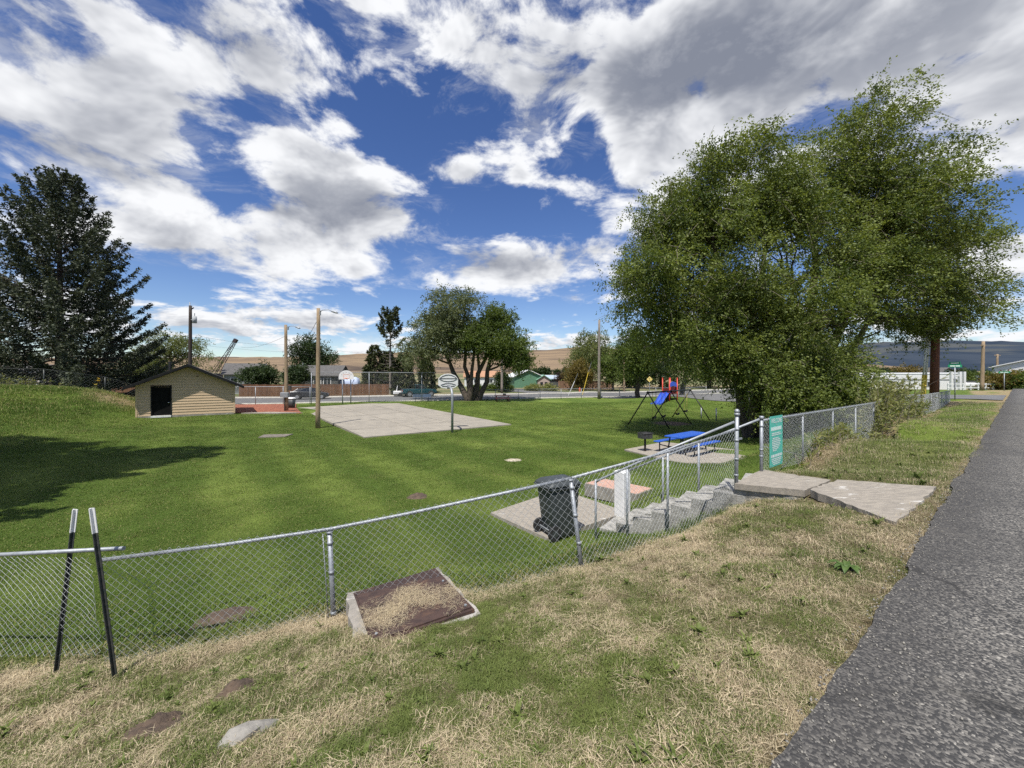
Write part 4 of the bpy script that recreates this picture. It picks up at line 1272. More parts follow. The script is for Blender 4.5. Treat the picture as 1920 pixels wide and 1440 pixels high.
# ------------------------------------------------------------------ swing set
A = Vector((9.05, 26.3, 0)); B = Vector((14.1, 31.2, 0))
ax = (B - A).normalized(); pe = Vector((-ax.y, ax.x, 0))
HB = 0.50
sw = thing('swing_set', 'black steel swing set with three A-frames under the big elm', 'swing set', (*(A.lerp(B, .5)).xy, -1.8))
MB().tube([A + Vector((0, 0, HB)) - ax * .12, B + Vector((0, 0, HB)) + ax * .12], .055, 10).build('top_bar', M['blacksteel'], sw, smooth=True, world=True)
for f_ in (0, .5, 1):
    q = A.lerp(B, f_) + Vector((0, 0, HB))
    for s_ in (-1, 1):
        MB().tube([q, q + pe * s_ * 1.55 + Vector((0, 0, -2.42))], .042, 8).build('leg', M['blacksteel'], sw, smooth=True, world=True)
    MB().ball(q, .1, 8).build('joint', M['blacksteel'], sw, smooth=True, world=True)
for f_, lb in zip((.13, .33, .66, .87), ('leftmost', 'second from the left', 'third from the left', 'rightmost')):
    q = A.lerp(B, f_) + Vector((0, 0, HB - .05))
    zs = -1.32 if f_ < .8 else -1.2
    sgp = thing('swing', 'black rubber strap swing on chains, %s of the four' % lb, 'swing', (q.x, q.y, zs), group='swings hanging from the swing set')
    for s_ in (-1, 1):
        MB().tube([q + ax * s_ * .26, q + ax * s_ * .23 + Vector((0, 0, (zs - q.z) * .9)), Vector((q.x, q.y, zs + .12)) + ax * s_ * .22], .016, 5).build('chain', M['signyellow'] if s_ < 9 else M['wire'], sgp, world=True)
    mb = MB()
    n = 8
    for k in range(n):
        a0_, a1_ = -1 + 2 * k / n, -1 + 2 * (k + 1) / n
        p0 = Vector((q.x, q.y, zs + .13 * a0_ * a0_)) + ax * a0_ * .23; p1 = Vector((q.x, q.y, zs + .13 * a1_ * a1_)) + ax * a1_ * .23
        mb.extr([p0 - pe * .08, p1 - pe * .08, p1 + pe * .08, p0 + pe * .08], (0, 0, .025))
    mb.build('strap_seat', M['rubber'], sgp, world=True)

# ------------------------------------------------------------------ slide tower
Sx, Sy = (1256 - 960) / F * 45, 45.0
tw = thing('slide_tower', 'small playground tower with red posts and a blue double slide', 'play tower', (Sx, Sy, -1.72), R(20))
for x, y in ((-.55, -.55), (.55, -.55), (-.55, .55), (.55, .55)):
    MB().tube([(x, y, -.2), (x, y, 3.05)], .06, 10).build('post', M['playred'], tw, smooth=True)
    MB().ball((x, y, 3.06), .075, 8).build('post_cap', M['playred'], tw, smooth=True)
MB().box((0, 0, 1.3), (1.2, 1.2, .07)).build('deck', M['darkred'], tw)
arch = [(-.5, -.56, 2.05), (-.5, -.56, 2.35), (-.36, -.56, 2.58), (0, -.56, 2.70), (.36, -.56, 2.58), (.5, -.56, 2.35), (.5, -.56, 2.05), (.3, -.56, 2.15), (0, -.56, 2.2), (-.3, -.56, 2.15)]
MB().extr(arch, (0, .06, 0)).build('arch_panel', M['slideblue'], tw)
for x in (-.555, .555): MB().box((x, 0, 1.05 if x < 0 else 1.72), (.05, .95, .4 if x < 0 else .75)).build('side_panel', M['slideblue'] if x < 0 else M['darkred'], tw)
MB().box((0, .56, 1.1), (.95, .05, 1.6)).build('climber_panel', M['darkred'], tw)
prof = [(0, 1.38), (-.25, 1.34), (-.7, 1.05), (-1.4, .48), (-1.8, .22), (-2.3, .16), (-2.55, .17)]
sl_dir = Vector((-.93, -.364, 0)).normalized(); sl_side = Vector((-sl_dir.y, sl_dir.x, 0))
def slide_pt(d_, z, s_): return Vector((-.58, -.1, z)) + sl_dir * (-d_) + sl_side * s_
for lane in (-1, 1):
    rings = []
    c0 = lane * .27
    for d_, z in prof:
        cross = [(-.25, .16), (-.22, .19), (-.19, .14), (-.14, .02), (0, 0), (.14, .02), (.19, .14), (.22, .19), (.25, .16), (.24, .0), (.12, -.05), (-.12, -.05), (-.24, .0)]
        rings.append([slide_pt(d_, z + cz, c0 + cs) for cs, cz in cross])
    loft(rings).build('slide_chute', M['slideblue'], tw)
for k in range(4):
    MB().box((.2, .75 + .13 * (3 - k), .28 * (k + 1)), (.8, .2, .05)).build('ladder_step', M['blacksteel'], tw)
for s_ in (-.2, .6):
    MB().tube([(s_, 1.3, 0), (s_, .62, 1.3), (s_, .6, 2.0)], .03, 6).build('ladder_rail', M['blacksteel'], tw, smooth=True)
for (px, py, Y, lb) in ((1315, 783, 31.5, 'left'), (1343, 790, 29.8, 'right')):
    p = pt(px, py, Y)
    o = thing('play_post', 'short grey post standing in the grass right of the swings, the %s one' % lb, 'post', (p.x, p.y, gz(p.x, p.y)))
    MB().tube([(0, 0, -.1), (0, 0, .95)], .05, 8).build('shaft', M['galv'], o, smooth=True)
    MB().ball((0, 0, .95), .055, 8).build('cap', M['galv'], o, smooth=True)

# ------------------------------------------------------------------ basketball hoops
c_ax = Vector((*((cC + cD) / 2 - (cA + cB) / 2), 0)).normalized()
rz_c = math.atan2(c_ax.y, c_ax.x)
def hoop_rim(o, x, z, n=16):
    MB().tube([(x + .25 + .23 * math.cos(a), .23 * math.sin(a), z) for a in np.linspace(0, 2 * math.pi, n + 1)], .014, 6, False).build('rim', M['hydrant'], o, smooth=True)
    MB().box((x + .06, 0, z - .02), (.14, .16, .06)).build('bracket', M['hydrant'], o)
hp = pt(848, 811, 23.6)
h1 = thing('basketball_hoop', 'basketball hoop on a grey gooseneck pole, ribbed white board seen from behind', 'basketball hoop', (hp.x, hp.y, gz(hp.x, hp.y)), rz_c - R(16))
HZ0 = hp.z - gz(hp.x, hp.y)
neck = [(0, 0, -.2), (0, 0, 2.1)] + [(.6 - .6 * math.cos(a), 0, 2.1 + .6 * math.sin(a)) for a in np.linspace(.2, math.pi / 2, 7)] + [(1.12, 0, 2.7)]
MB().tube(neck, .075, 12).build('gooseneck_pole', M['galv'], h1, smooth=True)
bp = [(-.62, 2.82), (-.62, 3.22), (-.45, 3.42), (-.22, 3.52), (0, 3.55), (.22, 3.52), (.45, 3.42), (.62, 3.22), (.62, 2.82), (.42, 2.66), (0, 2.58), (-.42, 2.66)]
MB().extr([(1.2, y, z) for y, z in bp], (.04, 0, 0)).build('backboard', M['white'], h1)
def ribs(o, rows, x):
    for pts in rows:
        MB().tube([(x, y, z) for y, z in pts], .016, 5).build('rib', M['blacksteel'], o)
ribs(h1, [[(-.58, 3.2), (-.4, 3.36), (-.2, 3.44), (0, 3.47)], [(0, 3.47), (.2, 3.44), (.4, 3.36), (.58, 3.2)], [(-.5, 3.24), (.5, 3.24)],
          [(-.52, 3.18), (-.3, 3.08), (0, 3.05)], [(0, 3.05), (.3, 3.08), (.52, 3.18)], [(-.48, 2.83), (-.2, 2.92), (0, 2.93)], [(0, 2.93), (.2, 2.92), (.48, 2.83)], [(-.4, 2.76), (.4, 2.76)]], 1.19)
MB().box((1.16, 0, 2.72), (.1, .18, .2)).build('mount', M['galv'], h1)
hoop_rim(h1, 1.24, 2.75)
hp2 = pt(650, 757, 43.5)
h2 = thing('basketball_hoop', 'basketball hoop with a white fan-shaped board facing us at the far end', 'basketball hoop', (hp2.x, hp2.y, gz(hp2.x, hp2.y)), rz_c + math.pi - R(18))
for y in (-.42, .42):
    MB().tube([(0, y, -.2), (0, y, 2.75)], .055, 8).build('pole', M['galv'], h2, smooth=True)
    MB().tube([(0, y, 2.7), (.45, y * .8, 2.95)], .04, 6).build('arm', M['galv'], h2, smooth=True)
fan = [(-.76, 2.72), (-.76, 2.98)] + [(-.76 * math.cos(a), 2.98 + .74 * math.sin(a)) for a in np.linspace(.12, math.pi - .12, 15)] + [(.76, 2.98), (.76, 2.72)]
bb = MB(); bb.extr([(.48, y, z) for y, z in fan][::-1], (.045, 0, 0)); bb = bb.build('backboard', M['white'], h2)
M['boardmark'] = pmat('faded board marking', (.42, .42, .43), (.5, .5, .5), 5, .6)
for a in (-60, -32, 0, 32, 60):
    y, z = .55 * math.sin(R(a)), 2.98 + .52 * math.cos(R(a))
    MB().box((.527, y, z), (.004, .12, .12)).build('faded_mark', M['boardmark'], bb)
mb = MB()
for (y0, z0, y1, z1) in ((-.3, 2.85, -.3, 3.27), (.3, 2.85, .3, 3.27), (-.3, 3.27, .3, 3.27), (-.3, 2.85, .3, 2.85)):
    mb.tube([(.528, y0, z0), (.528, y1, z1)], .013, 4)
M['marktarget'] = pmat('orange target line', (.7, .3, .18), None)
mb.build('target_square', M['marktarget'], bb)
hoop_rim(h2, .53, 2.83)

# ------------------------------------------------------------------ poles and wires
def wire(name, label, a, b, sag, r=.012, group=None):
    a, b = Vector(a), Vector(b)
    pts = [a.lerp(b, k / 14) - Vector((0, 0, sag * 4 * (k / 14) * (1 - k / 14))) for k in range(15)]
    return tag(MB().tube(pts, r, 4).build(name, M['blacksteel']), label, 'wire', group)
def wpole(label, px, base_py, Y, top_py, r0, mat, name='light_pole', lean=0.0):
    p = pt(px, base_py, Y); p.z = gz(p.x, p.y) - .05
    top = EYE - (top_py - HZ) / F * Y
    o = thing(name, label, 'pole', p)
    H_ = top - p.z
    n = 7
    MB().tube([(lean * H_ * k / n + (random.uniform(-.012, .012) if 0 < k < n else 0), 0, H_ * k / n - .1 * (k == 0)) for k in range(n + 1)], [r0 * (1 - .3 * k / n) for k in range(n + 1)], 14).build('shaft', mat, o, smooth=True)
    return o, p, H_
def lamp_arm(o, H_, L=1.25):
    arm = [(.1, 0, H_ - .28), (.3, 0, H_ - .12), (.7, 0, H_ - .1), (L - .25, 0, H_ - .22)]
    MB().tube(arm, .025, 6).build('lamp_arm', M['galv'], o, smooth=True)
    MB().tube([(L - .3, 0, H_ - .2), (L, 0, H_ - .28), (L + .12, 0, H_ - .32)], [.05, .07, .03], 8).build('lamp_head', M['galv'], o, smooth=True)
    MB().box((.13, 0, H_ - .3), (.1, .1, .3)).build('bracket', M['galv'], o)
pA, pAp, HA = wpole('tall weathered wooden light pole at the near left corner of the court', 596, 801, 25.8, 578, .155, M['pole'], lean=.004)
lamp_arm(pA, HA, 1.2)
pB, pBp, HBp = wpole('wooden light pole with a grey meter box beside the mulch bed', 537, 772, 34.5, 609, .165, M['pole'], lean=-.008)
lamp_arm(pB, HBp, 1.1)
MB().bbox((.0, -.23, 1.45), (.75, .3, .42), .03, R(-10)).build('meter_box', M['galv'], pB)
MB().box((.42, -.2, 2.05), (.2, .16, .4)).build('meter', M['grill'], pB)
MB().tube([(-.05, -.2, 1.3), (-.05, -.2, 0)], .04, 6).build('conduit', M['darkpole'], pB)
pC, pCp, HCp = wpole('dark utility pole with a transformer rising behind the tan shed', 356, 735, 56, 573, .26, M['darkpole'], 'utility_pole', lean=.006)
MB().tube([(.75, -.1, HCp - 2.5), (.75, -.1, HCp - 1.55)], .28, 12).build('transformer', M['paleside'], pC, smooth=True)
MB().tube([(.75, -.1, HCp - 1.55), (.75, -.1, HCp - 1.1)], .05, 6).build('bushing', M['galv'], pC)
MB().box((.4, -.05, HCp - 2.0), (.6, .12, .12)).build('bracket', M['galv'], pC)
MB().tube([(0, 0, HCp), (0, 0, HCp + .5)], .05, 6).build('insulator', M['white'], pC)
MB().tube([(.2, 0, HCp - .5), (.55, 0, HCp - .3)], .08, 6).build('cutout', M['blacksteel'], pC)
wire('overhead_wire', 'dark service wire from the transformer pole sagging right to the far pole', pCp + Vector((.8, 0, HCp - 4.2)), pt(540, 646, 75), .5)
wire('overhead_wire', 'service wire dropping from transformer pole toward the crane', pCp + Vector((.8, 0, HCp - 4.4)), pt(445, 687, 66), .7)
wire('overhead_wire', 'lamp cable sagging between the two wooden light poles', pAp + Vector((-.1, 0, HA - .9)), pBp + Vector((.05, 0, HBp - 1.2)), .95, .014)
wire('overhead_wire', 'cable running from the meter pole left into the distance', pBp + Vector((-.1, 0, HBp - 1.0)), pt(452, 651, 60), .4)
wire('overhead_wire', 'long low wire crossing from the left conifer to the meter pole', pt(240, 626, 70), pt(536, 660, 70), .5)
wire('overhead_wire', 'upper far wire between the meter pole and the tall thin pine', pt(538, 645, 72), pt(725, 664, 72), .3)
wire('overhead_wire', 'lower far wire between the meter pole and the tall thin pine', pt(538, 659, 72), pt(725, 674, 72), .3)

pD, pDp, HD = wpole('grey light pole in front of the street, just left of the elm crown', 1123, 744, 53, 600, .2, M['barkpale'], lean=.004)
lamp_arm(pD, HD, 1.2)
pE_, pEp, HE = wpole('thin brown pole beyond the street near the wooden fence end', 1170, 734, 72, 672, .2, M['pole'], 'utility_pole')
MB().box((0, 0, HE - .4), (1.2, .12, .14)).build('cross_arm', M['pole'], pE_)
pF, pFp, HF = wpole('slim grey utility pole in front of the far green building', 941, 737, 66, 640, .22, M['barkpale'], 'utility_pole')
MB().box((0, 0, HF - .5), (1.6, .14, .16)).build('cross_arm', M['pole'], pF)
pG = thing('utility_pole', 'thick red brown utility pole on the fence line under the elm', 'pole', (26.2, 24.5, gz(26.2, 24.5)))
MB().tube([(0, 0, -.1), (.05, 0, 3), (.12, 0, 6), (.18, 0, 9.2)], [.23, .21, .19, .16], 14).build('shaft', M['redpole'], pG, smooth=True)
MB().box((.18, 0, 8.8), (2.0, .12, .14), R(52)).build('cross_arm', M['redpole'], pG)
gg_ = thing('guy_guard', 'pair of grey guy rods with yellow guards beside the red brown pole', 'guy wire', (25.5, 24.6, gz(25.5, 24.6)))
for k, off in enumerate((0, .16)):
    MB().tube([(off * .8, 0, -.1), (off + .14, 0, 2.3)], .07, 8).build('yellow_guard', M['yellow'], gg_, smooth=True)
    MB().tube([(off + .14, 0, 2.25), (off + .42, 0, 5.2)], .05, 6).build('rod', M['white'], gg_, smooth=True)

pH, pHp, HH = wpole('slightly leaning brown utility pole in front of the right hedge', 1841, 732, 48, 640, .2, M['pole'], 'utility_pole', lean=.03)
MB().box((.03 * HH, 0, HH - .5), (1.8, .12, .14), R(30)).build('cross_arm', M['pole'], pH)
pI, pIp, HI = wpole('thin far utility pole with a short crossarm above the right hedge', 1870, 716, 70, 664, .2, M['pole'], 'utility_pole')
MB().box((0, 0, HI - .2), (1.9, .12, .14), R(20)).build('cross_arm', M['pole'], pI)
# street name signs at the crossing
def name_sign(label, p, H_, rz):
    o = thing('street_sign', label, 'street sign', p, rz)
    MB().tube([(0, 0, -.1), (0, 0, H_)], .035, 8).build('post', M['galv'], o, smooth=True)
    for k, (a, zz) in enumerate(((0, H_ + .02), (90, H_ + .22))):
        MB().box((0, 0, zz + .09), (.85, .02, .19), R(a - 20)).build('name_plate', M['signgreen'], o)
        dirx = Vector((math.cos(R(a - 20)), math.sin(R(a - 20)), 0)); nn = Vector((dirx.y, -dirx.x, 0))
        for s_ in (-1, 1):
            MB().box(Vector((0, 0, zz + .09)) + nn * s_ * .0125, (.6, .003, .07), R(a - 20)).build('white_print', M['print'], o)
    return o
p_ = Vector((*xy(42.6, 2.9), 0)); p_.z = gz(p_.x, p_.y)
name_sign('green street name signs on a thin post before the side street', p_, 2.35, R(10))
p_ = pt(1883, 727, 45); p_.z = gz(p_.x, p_.y)
name_sign('small green street name sign in front of the far right hedge', p_, 2.0, R(-20))
dm = pt(1218, 735, 70)
o = thing('warning_sign', 'pale yellow diamond warning sign with an arrow beyond the street', 'road sign', (dm.x, dm.y, gz(dm.x, dm.y)))
MB().tube([(0, .03, -.1), (0, .03, 2.9)], .04, 6).build('post', M['galv'], o)
MB().box((0, 0, 2.45), (.75, .015, .75), M=Matrix.Rotation(R(45), 3, 'Y')).build('plate', M['signyellow'], o)
mb = MB(); mb.box((.03, -.011, 2.38), (.07, .004, .4)); mb.box((-.06, -.011, 2.57), (.22, .004, .07)); mb.build('arrow', M['blacksteel'], o)

# ------------------------------------------------------------------ tan shed
a3, b3 = Vector((-26.3, 27.6, 0)), Vector((-21.73, 30.92, 0))
sx_dir = (b3 - a3).normalized()
SWd = (b3 - a3).length
rz_s = math.atan2(sx_dir.y, sx_dir.x)
ZS = -1.38
shed = thing('shed', 'tan lap-sided shed with a low black gable roof and black door', 'shed', (a3.x, a3.y, ZS), rz_s)
DEP, WH, RH = 6.0, 2.35, 3.72
RX = SWd * 0.5
slope = (RH - WH) / RX
def roof_z(x): return RH - abs(x - RX) * slope
MB().box((SWd / 2, DEP / 2, -.1), (SWd - .04, DEP - .04, .5)).build('foundation', M['concrete'], shed)
# wall core behind the boards
core = [(.03, .06, 0.1), (SWd - .03, .06, 0.1), (SWd - .03, .06, roof_z(0) - .03), (RX, .06, RH - .05), (.03, .06, roof_z(0) - .03)]
DX0, DX1, DZ1 = 0.83, 1.83, 2.18
MB().extr([(.03, .12, .1), (SWd - .03, .12, .1), (SWd - .03, .12, roof_z(0) - .04), (RX, .12, RH - .06), (.03, .12, roof_z(0) - .04)], (0, DEP - .2, 0)).build('wall_core', M['siding'], shed)
BH = .2
k = 0
z = .14
while z < RH - .12:
    z1 = z + BH
    zmid = z + BH
    if roof_z(0) >= zmid: xl, xr = .06, SWd - .06
    else:
        half = (RH - .06 - z) / slope
        xl, xr = max(.06, RX - half), min(SWd - .06, RX + half)
    spans = [(xl, xr)]
    if z < DZ1: spans = [(xl, DX0 - .07), (DX1 + .07, xr)]
    for x0, x1 in spans:
        if x1 - x0 < .1: continue
        def topx(x, zz): return x
        zt = min(z1 - .004, RH - .1)
        # trapezoid following the gable
        if roof_z(0) >= zmid: tl, tr2 = x0, x1
        else:
            hh = max((RH - .06 - zt) / slope, .02)
            tl, tr2 = max(x0, RX - hh), min(x1, RX + hh)
            if tl > tr2: tl = tr2 = (tl + tr2) / 2
        MB().add([(x0, .018, z), (x1, .018, z), (tr2, .045, zt), (tl, .045, zt), (x0, .13, z), (x1, .13, z), (tr2, .13, zt), (tl, .13, zt)],
                 [(0, 1, 2, 3), (5, 4, 7, 6), (4, 5, 1, 0), (3, 2, 6, 7), (4, 0, 3, 7), (1, 5, 6, 2)]).build('siding_board', M['siding'], shed)
    z = z1
for x in (.02, SWd - .02):
    MB().box((x, .06, WH / 2 + .05), (.11, .11, WH - .06)).build('corner_trim', M['siding'], shed)
z = .14
while z < WH - .1:
    MB().add([(SWd, .12, z), (SWd, DEP, z), (SWd - .02, DEP, z + BH - .004), (SWd - .02, .12, z + BH - .004)], [(0, 1, 2, 3)]).build('siding_board', M['siding'], shed)
    z += BH
MB().box(((DX0 + DX1) / 2, .10, 1.14), (DX1 - DX0 + .02, .06, 2.06)).build('door', M['blackdoor'], shed)
dr = shed.children[-1]
MB().ball((DX1 - .1, .045, 1.05), .045, 8).build('door_knob', M['brass'], dr)
for x in (DX0 - .03, DX1 + .03):
    MB().box((x, .06, 1.12), (.07, .13, 2.2)).build('door_frame', M['fascia'], dr)
MB().box(((DX0 + DX1) / 2, .06, 2.24), (DX1 - DX0 + .14, .13, .07)).build('door_frame', M['fascia'], dr)
MB().box(((DX0 + DX1) / 2, -.05, .07), (DX1 - DX0 + .1, .26, .12)).build('door_sill', M['white'], dr)
OH, EV = .52, .6
for s_ in (-1, 1):
    xe = RX + s_ * (RX + EV)
    ze = RH - (RX + EV) * slope
    MB().extr([(RX, -OH, RH + .04), (xe, -OH, ze + .04), (xe, -OH, ze + .15), (RX, -OH, RH + .15)][::(1 if s_ > 0 else -1)], (0, DEP + OH + .4, 0)).build('roof_plane', M['shingle'], shed)
    MB().extr([(RX, -OH - .03, RH - .06), (xe, -OH - .03, ze - .06), (xe, -OH - .03, ze + .13), (RX, -OH - .03, RH + .13)][::(1 if s_ > 0 else -1)], (0, .03, 0)).build('barge_board', M['fascia'], shed)
MB().tube([(RX - 1.2, 2.0, RH - .5), (RX - 1.2, 2.0, RH + .35)], .08, 8).build('vent_pipe', M['blacksteel'], shed)
MB().box((RX + .55, .01, RH - .75), (.12, .06, .06)).build('gable_vent', M['fascia'], shed)
MB().tube([(SWd - .75, 3, ze + .62), (SWd - .2, 3.0, ze + .42), (SWd + .3, 3.2, ze + .22)], [.05, .1, .04], 7).build('roof_sheet', M['white'], shed)

# two bins at the meter pole
for k, (px, lb) in enumerate(((546, 'grey litter bin just right of the meter pole'),)):
    p = pt(px, 757, 37.5); p.z = gz(p.x, p.y)
    o = thing('litter_bin', lb, 'bin', p)
    loft([rrect(.25, .25, .0, .06), rrect(.3, .3, .9, .06)]).build('body', M['binplastic'], o, smooth=True)
    loft([rrect(.33, .33, .9, .06), rrect(.33, .33, .95, .06), rrect(.2, .2, 1.05, .06)]).build('lid', M['white'], o, smooth=True)

# ------------------------------------------------------------------ far fences of the park
def run(label, pts, h, n_posts, p=.085, r=.0042, topr=.03, barb=.0, postr=.035, mat=None, mid=False):
    pts = [Vector((x, y, gz(x, y))) for x, y in pts]
    o = thing('chain_link_fence', label, 'fence', pts[0])
    L = [0]
    for a, b in zip(pts[:-1], pts[1:]): L.append(L[-1] + (b - a).length)
    sts_ = []
    for k in range(n_posts + 1):
        l = L[-1] * k / n_posts
        x = np.interp(l, L, [q.x for q in pts]); y = np.interp(l, L, [q.y for q in pts])
        b = Vector((x, y, gz(x, y)))
        sts_.append((b + Vector((0, 0, .04)), b + Vector((0, 0, h))))
        post(o, b, b + Vector((0, 0, h - .02)), postr, name='post', mat=mat or M['galv'])
    rail(o, [b for a, b in sts_], topr, 'rail', mat or M['galv'], 6)
    chainlink(o, sts_, p=p, r=r, mat=M['farwire'], barb=barb)
    return o
run('tall chain-link backstop fence behind the far basketball hoop', [(-21.8, 42.9), (-14.5, 45.6), (-5.2, 49.0)], 3.5, 3)
run('grey chain-link fence between the shed and the meter pole', [(-29.6, 41.0), (-21.9, 42.8)], 1.95, 3)
run('low chain-link fence along the street behind the spreading tree', [(-5.0, 49.1), (6, 53.0), (16, 56.5), (30, 61)], 1.35, 12)
run('rusty dark chain-link fence running over the grassy bank', [(-45, 22.5), (-36.2, 26.6), (-32.2, 29.4), (-30.2, 32.4), (-27.8, 35.5)], 1.25, 7, p=.1, r=.0016, topr=.012, postr=.03, mat=M['darksteel'])

# bench and red picnic table under the spreading tree
p = pt(791, 749, 47); p.z = gz(p.x, p.y)
o = thing('park_bench', 'slate blue park bench seen from behind, beside the court fence', 'bench', p, R(12))
MB().box((0, 0, .75), (2.1, .05, .36)).build('backrest', M['bluebench'], o)
MB().box((0, .25, .45), (2.1, .42, .05)).build('seat', M['bluebench'], o)
for x in (-.75, .75):
    MB().tube([(x, .2, .43), (x, .2, 0)], .035, 6).build('leg', M['blacksteel'], o)
    MB().tube([(x, .06, .43), (x, .03, .9)], .03, 6).build('back_support', M['blacksteel'], o)
pr = pt(942, 752, 48.3)
picnic('picnic_table', 'dark red picnic table in the shade of the spreading tree', (pr.x, pr.y, gz(pr.x, pr.y)), R(8), M['redbench'], M['redbench'], 1.9)
MB().box((0, 0, 0), (.4, .3, .2)).build('box_on_table', M['blacksteel'])
tb = bpy.data.objects['box_on_table']; tb.location = (pr.x + .25, pr.y, gz(pr.x, pr.y) + .875)
tb.name = 'black_box'; tag(tb, 'small black box sitting on the dark red picnic table', 'box')

# ------------------------------------------------------------------ vehicles
def vehicle(name, label, cat, loc, rz, paint, sec_body, cabin, glassx, wheels, wr, lamps):
    o = thing(name, label, cat, loc, rz)
    def ring(x, hw, z0, z1, nar=.93):
        return [(x, -hw * .9, z0), (x, -hw, z0 + .12), (x, -hw, (z0 + z1) / 2), (x, -hw * .985, z1 - .06), (x, -hw * nar, z1), (x, hw * nar, z1), (x, hw * .985, z1 - .06), (x, hw, (z0 + z1) / 2), (x, hw, z0 + .12), (x, hw * .9, z0)]
    body = loft([ring(*s_) for s_ in sec_body]).build('body', paint, o, smooth=False)
    cab = loft([[(x, -hw, z), (x, -hw * .98, z + .02), (x, -tw_, zt), (x, tw_, zt), (x, hw * .98, z + .02), (x, hw, z)] for x, hw, z, tw_, zt in cabin])
    cab = cab.build('windows', M['carglass'], o)
    # painted roof and pillars stand proud of the glass
    rf = [(x, tw_, zt) for x, hw, z, tw_, zt in cabin[1:-1]]
    mb = MB()
    for (x0, w0, z0), (x1, w1, z1) in zip(rf[:-1], rf[1:]):
        mb.extr([(x0, -w0 - .015, z0 - .03), (x1, -w1 - .015, z1 - .03), (x1, w1 + .015, z1 - .03), (x0, w0 + .015, z0 - .03)], (0, 0, .06))
    mb.build('roof', paint, o)
    for x0, x1 in glassx:
        for s_ in (-1, 1):
            zs_ = [c for c in cabin]
            def at(x):
                xs_ = [c[0] for c in cabin]
                return [np.interp(x, xs_, [c[i] for c in cabin]) for i in (1, 2, 3, 4)]
            hw, zb, tw2, zt = at(x0); hw1, zb1, tw3, zt1 = at(x1)
            MB().tube([(x0, s_ * (hw + .005), zb), (x1, s_ * (tw3 + .005), zt1)], .035, 5).build('pillar', paint, o)
    for x in wheels:
        for s_ in (-1, 1):
            hwid = sec_body[len(sec_body) // 2][1]
            w_ = MB(); w_.tube([(x, s_ * (hwid - .2), wr), (x, s_ * (hwid + .01), wr)], wr, 18); w_ = w_.build('wheel', M['rubber'], o)
            MB().tube([(x, s_ * (hwid + .012), wr), (x, s_ * (hwid + .02), wr)], wr * .66, 14).build('rim', M['chrome'], w_)
            MB().tube([(x, s_ * (hwid - .02), wr + .04), (x, s_ * (hwid + .004), wr + .04)], wr * 1.18, 18).build('wheel_arch', M['rubber'], o)
    for (x, y, z, sz, mt_) in lamps:
        for s_ in (-1, 1):
            MB().box((x, s_ * y, z), sz).build('lamp', mt_, o)
    return o
rz_st = math.atan2(u_[1], u_[0])
pc = pt(582, 744, 51.5); pc.z = -1.39
sedan = vehicle('parked_car', 'grey sedan parked along the far kerb behind the wooden light poles', 'car', pc, rz_st, M['carpaint'],
    [(-2.3, .72, .42, .85), (-2.2, .84, .28, 1.0), (-1.4, .9, .22, 1.02), (0, .91, .22, .96), (1.2, .9, .22, .94), (1.9, .86, .24, .82), (2.25, .72, .32, .66)],
    [(-1.95, .74, 1.0, .70, 1.02), (-1.35, .80, 1.0, .58, 1.36), (-.3, .84, .96, .60, 1.45), (.45, .84, .95, .60, 1.40), (1.3, .78, .92, .70, .95)],
    [(-1.9, -1.35), (-.35, -.35), (1.25, .45)], (-1.4, 1.42), .33, [(-2.24, .68, .82, (.08, .28, .14), M['redlens']), (2.2, .6, .6, (.1, .26, .1), M['chrome'])])
pp = pt(786, 741, 57.5); pp.z = -1.38
truck = vehicle('pickup_truck', 'dark teal pickup truck parked beside the far conifers', 'pickup truck', pp, rz_st + R(4) + math.pi * 0, M['truckpaint'],
    [(-2.5, .8, .5, 1.0), (-2.45, .93, .42, 1.14), (-.4, .96, .38, 1.14), (.8, .96, .38, 1.12), (1.9, .94, .4, 1.06), (2.4, .86, .45, .95)],
    [(-.72, .84, 1.12, .80, 1.14), (-.62, .84, 1.12, .66, 1.72), (.35, .84, 1.12, .66, 1.74), (1.0, .8, 1.1, .72, 1.12)],
    [(-.68, -.62), (.0, .0), (.95, .35)], (-1.5, 1.55), .38, [(-2.47, .8, .9, (.08, .2, .3), M['redlens']), (2.36, .66, .82, (.1, .3, .14), M['chrome'])])
mb = MB(); mb.box((-1.55, 0, 1.152), (1.6, 1.55, .012)); mb.build('truck_bed', M['rubber'], truck)
pw = pt(750, 741, 58); pw.z = gz(pw.x, pw.y)
o = thing('trailer', 'small white utility trailer parked left of the teal pickup', 'trailer', pw, rz_st)
MB().bbox((0, 0, .62), (1.9, 1.2, .42), .08).build('body', M['white'], o)
for s_ in (-1, 1): MB().tube([(0, s_ * .62, .3), (0, s_ * .75, .3)], .3, 12).build('wheel', M['rubber'], o)
MB().tube([(1, 0, .45), (1.9, 0, .4)], .05, 6).build('drawbar', M['galv'], o)
MB().tube([(-.5, 0, .8), (-.35, 0, 1.6)], .06, 6).build('rack_post', M['white'], o)

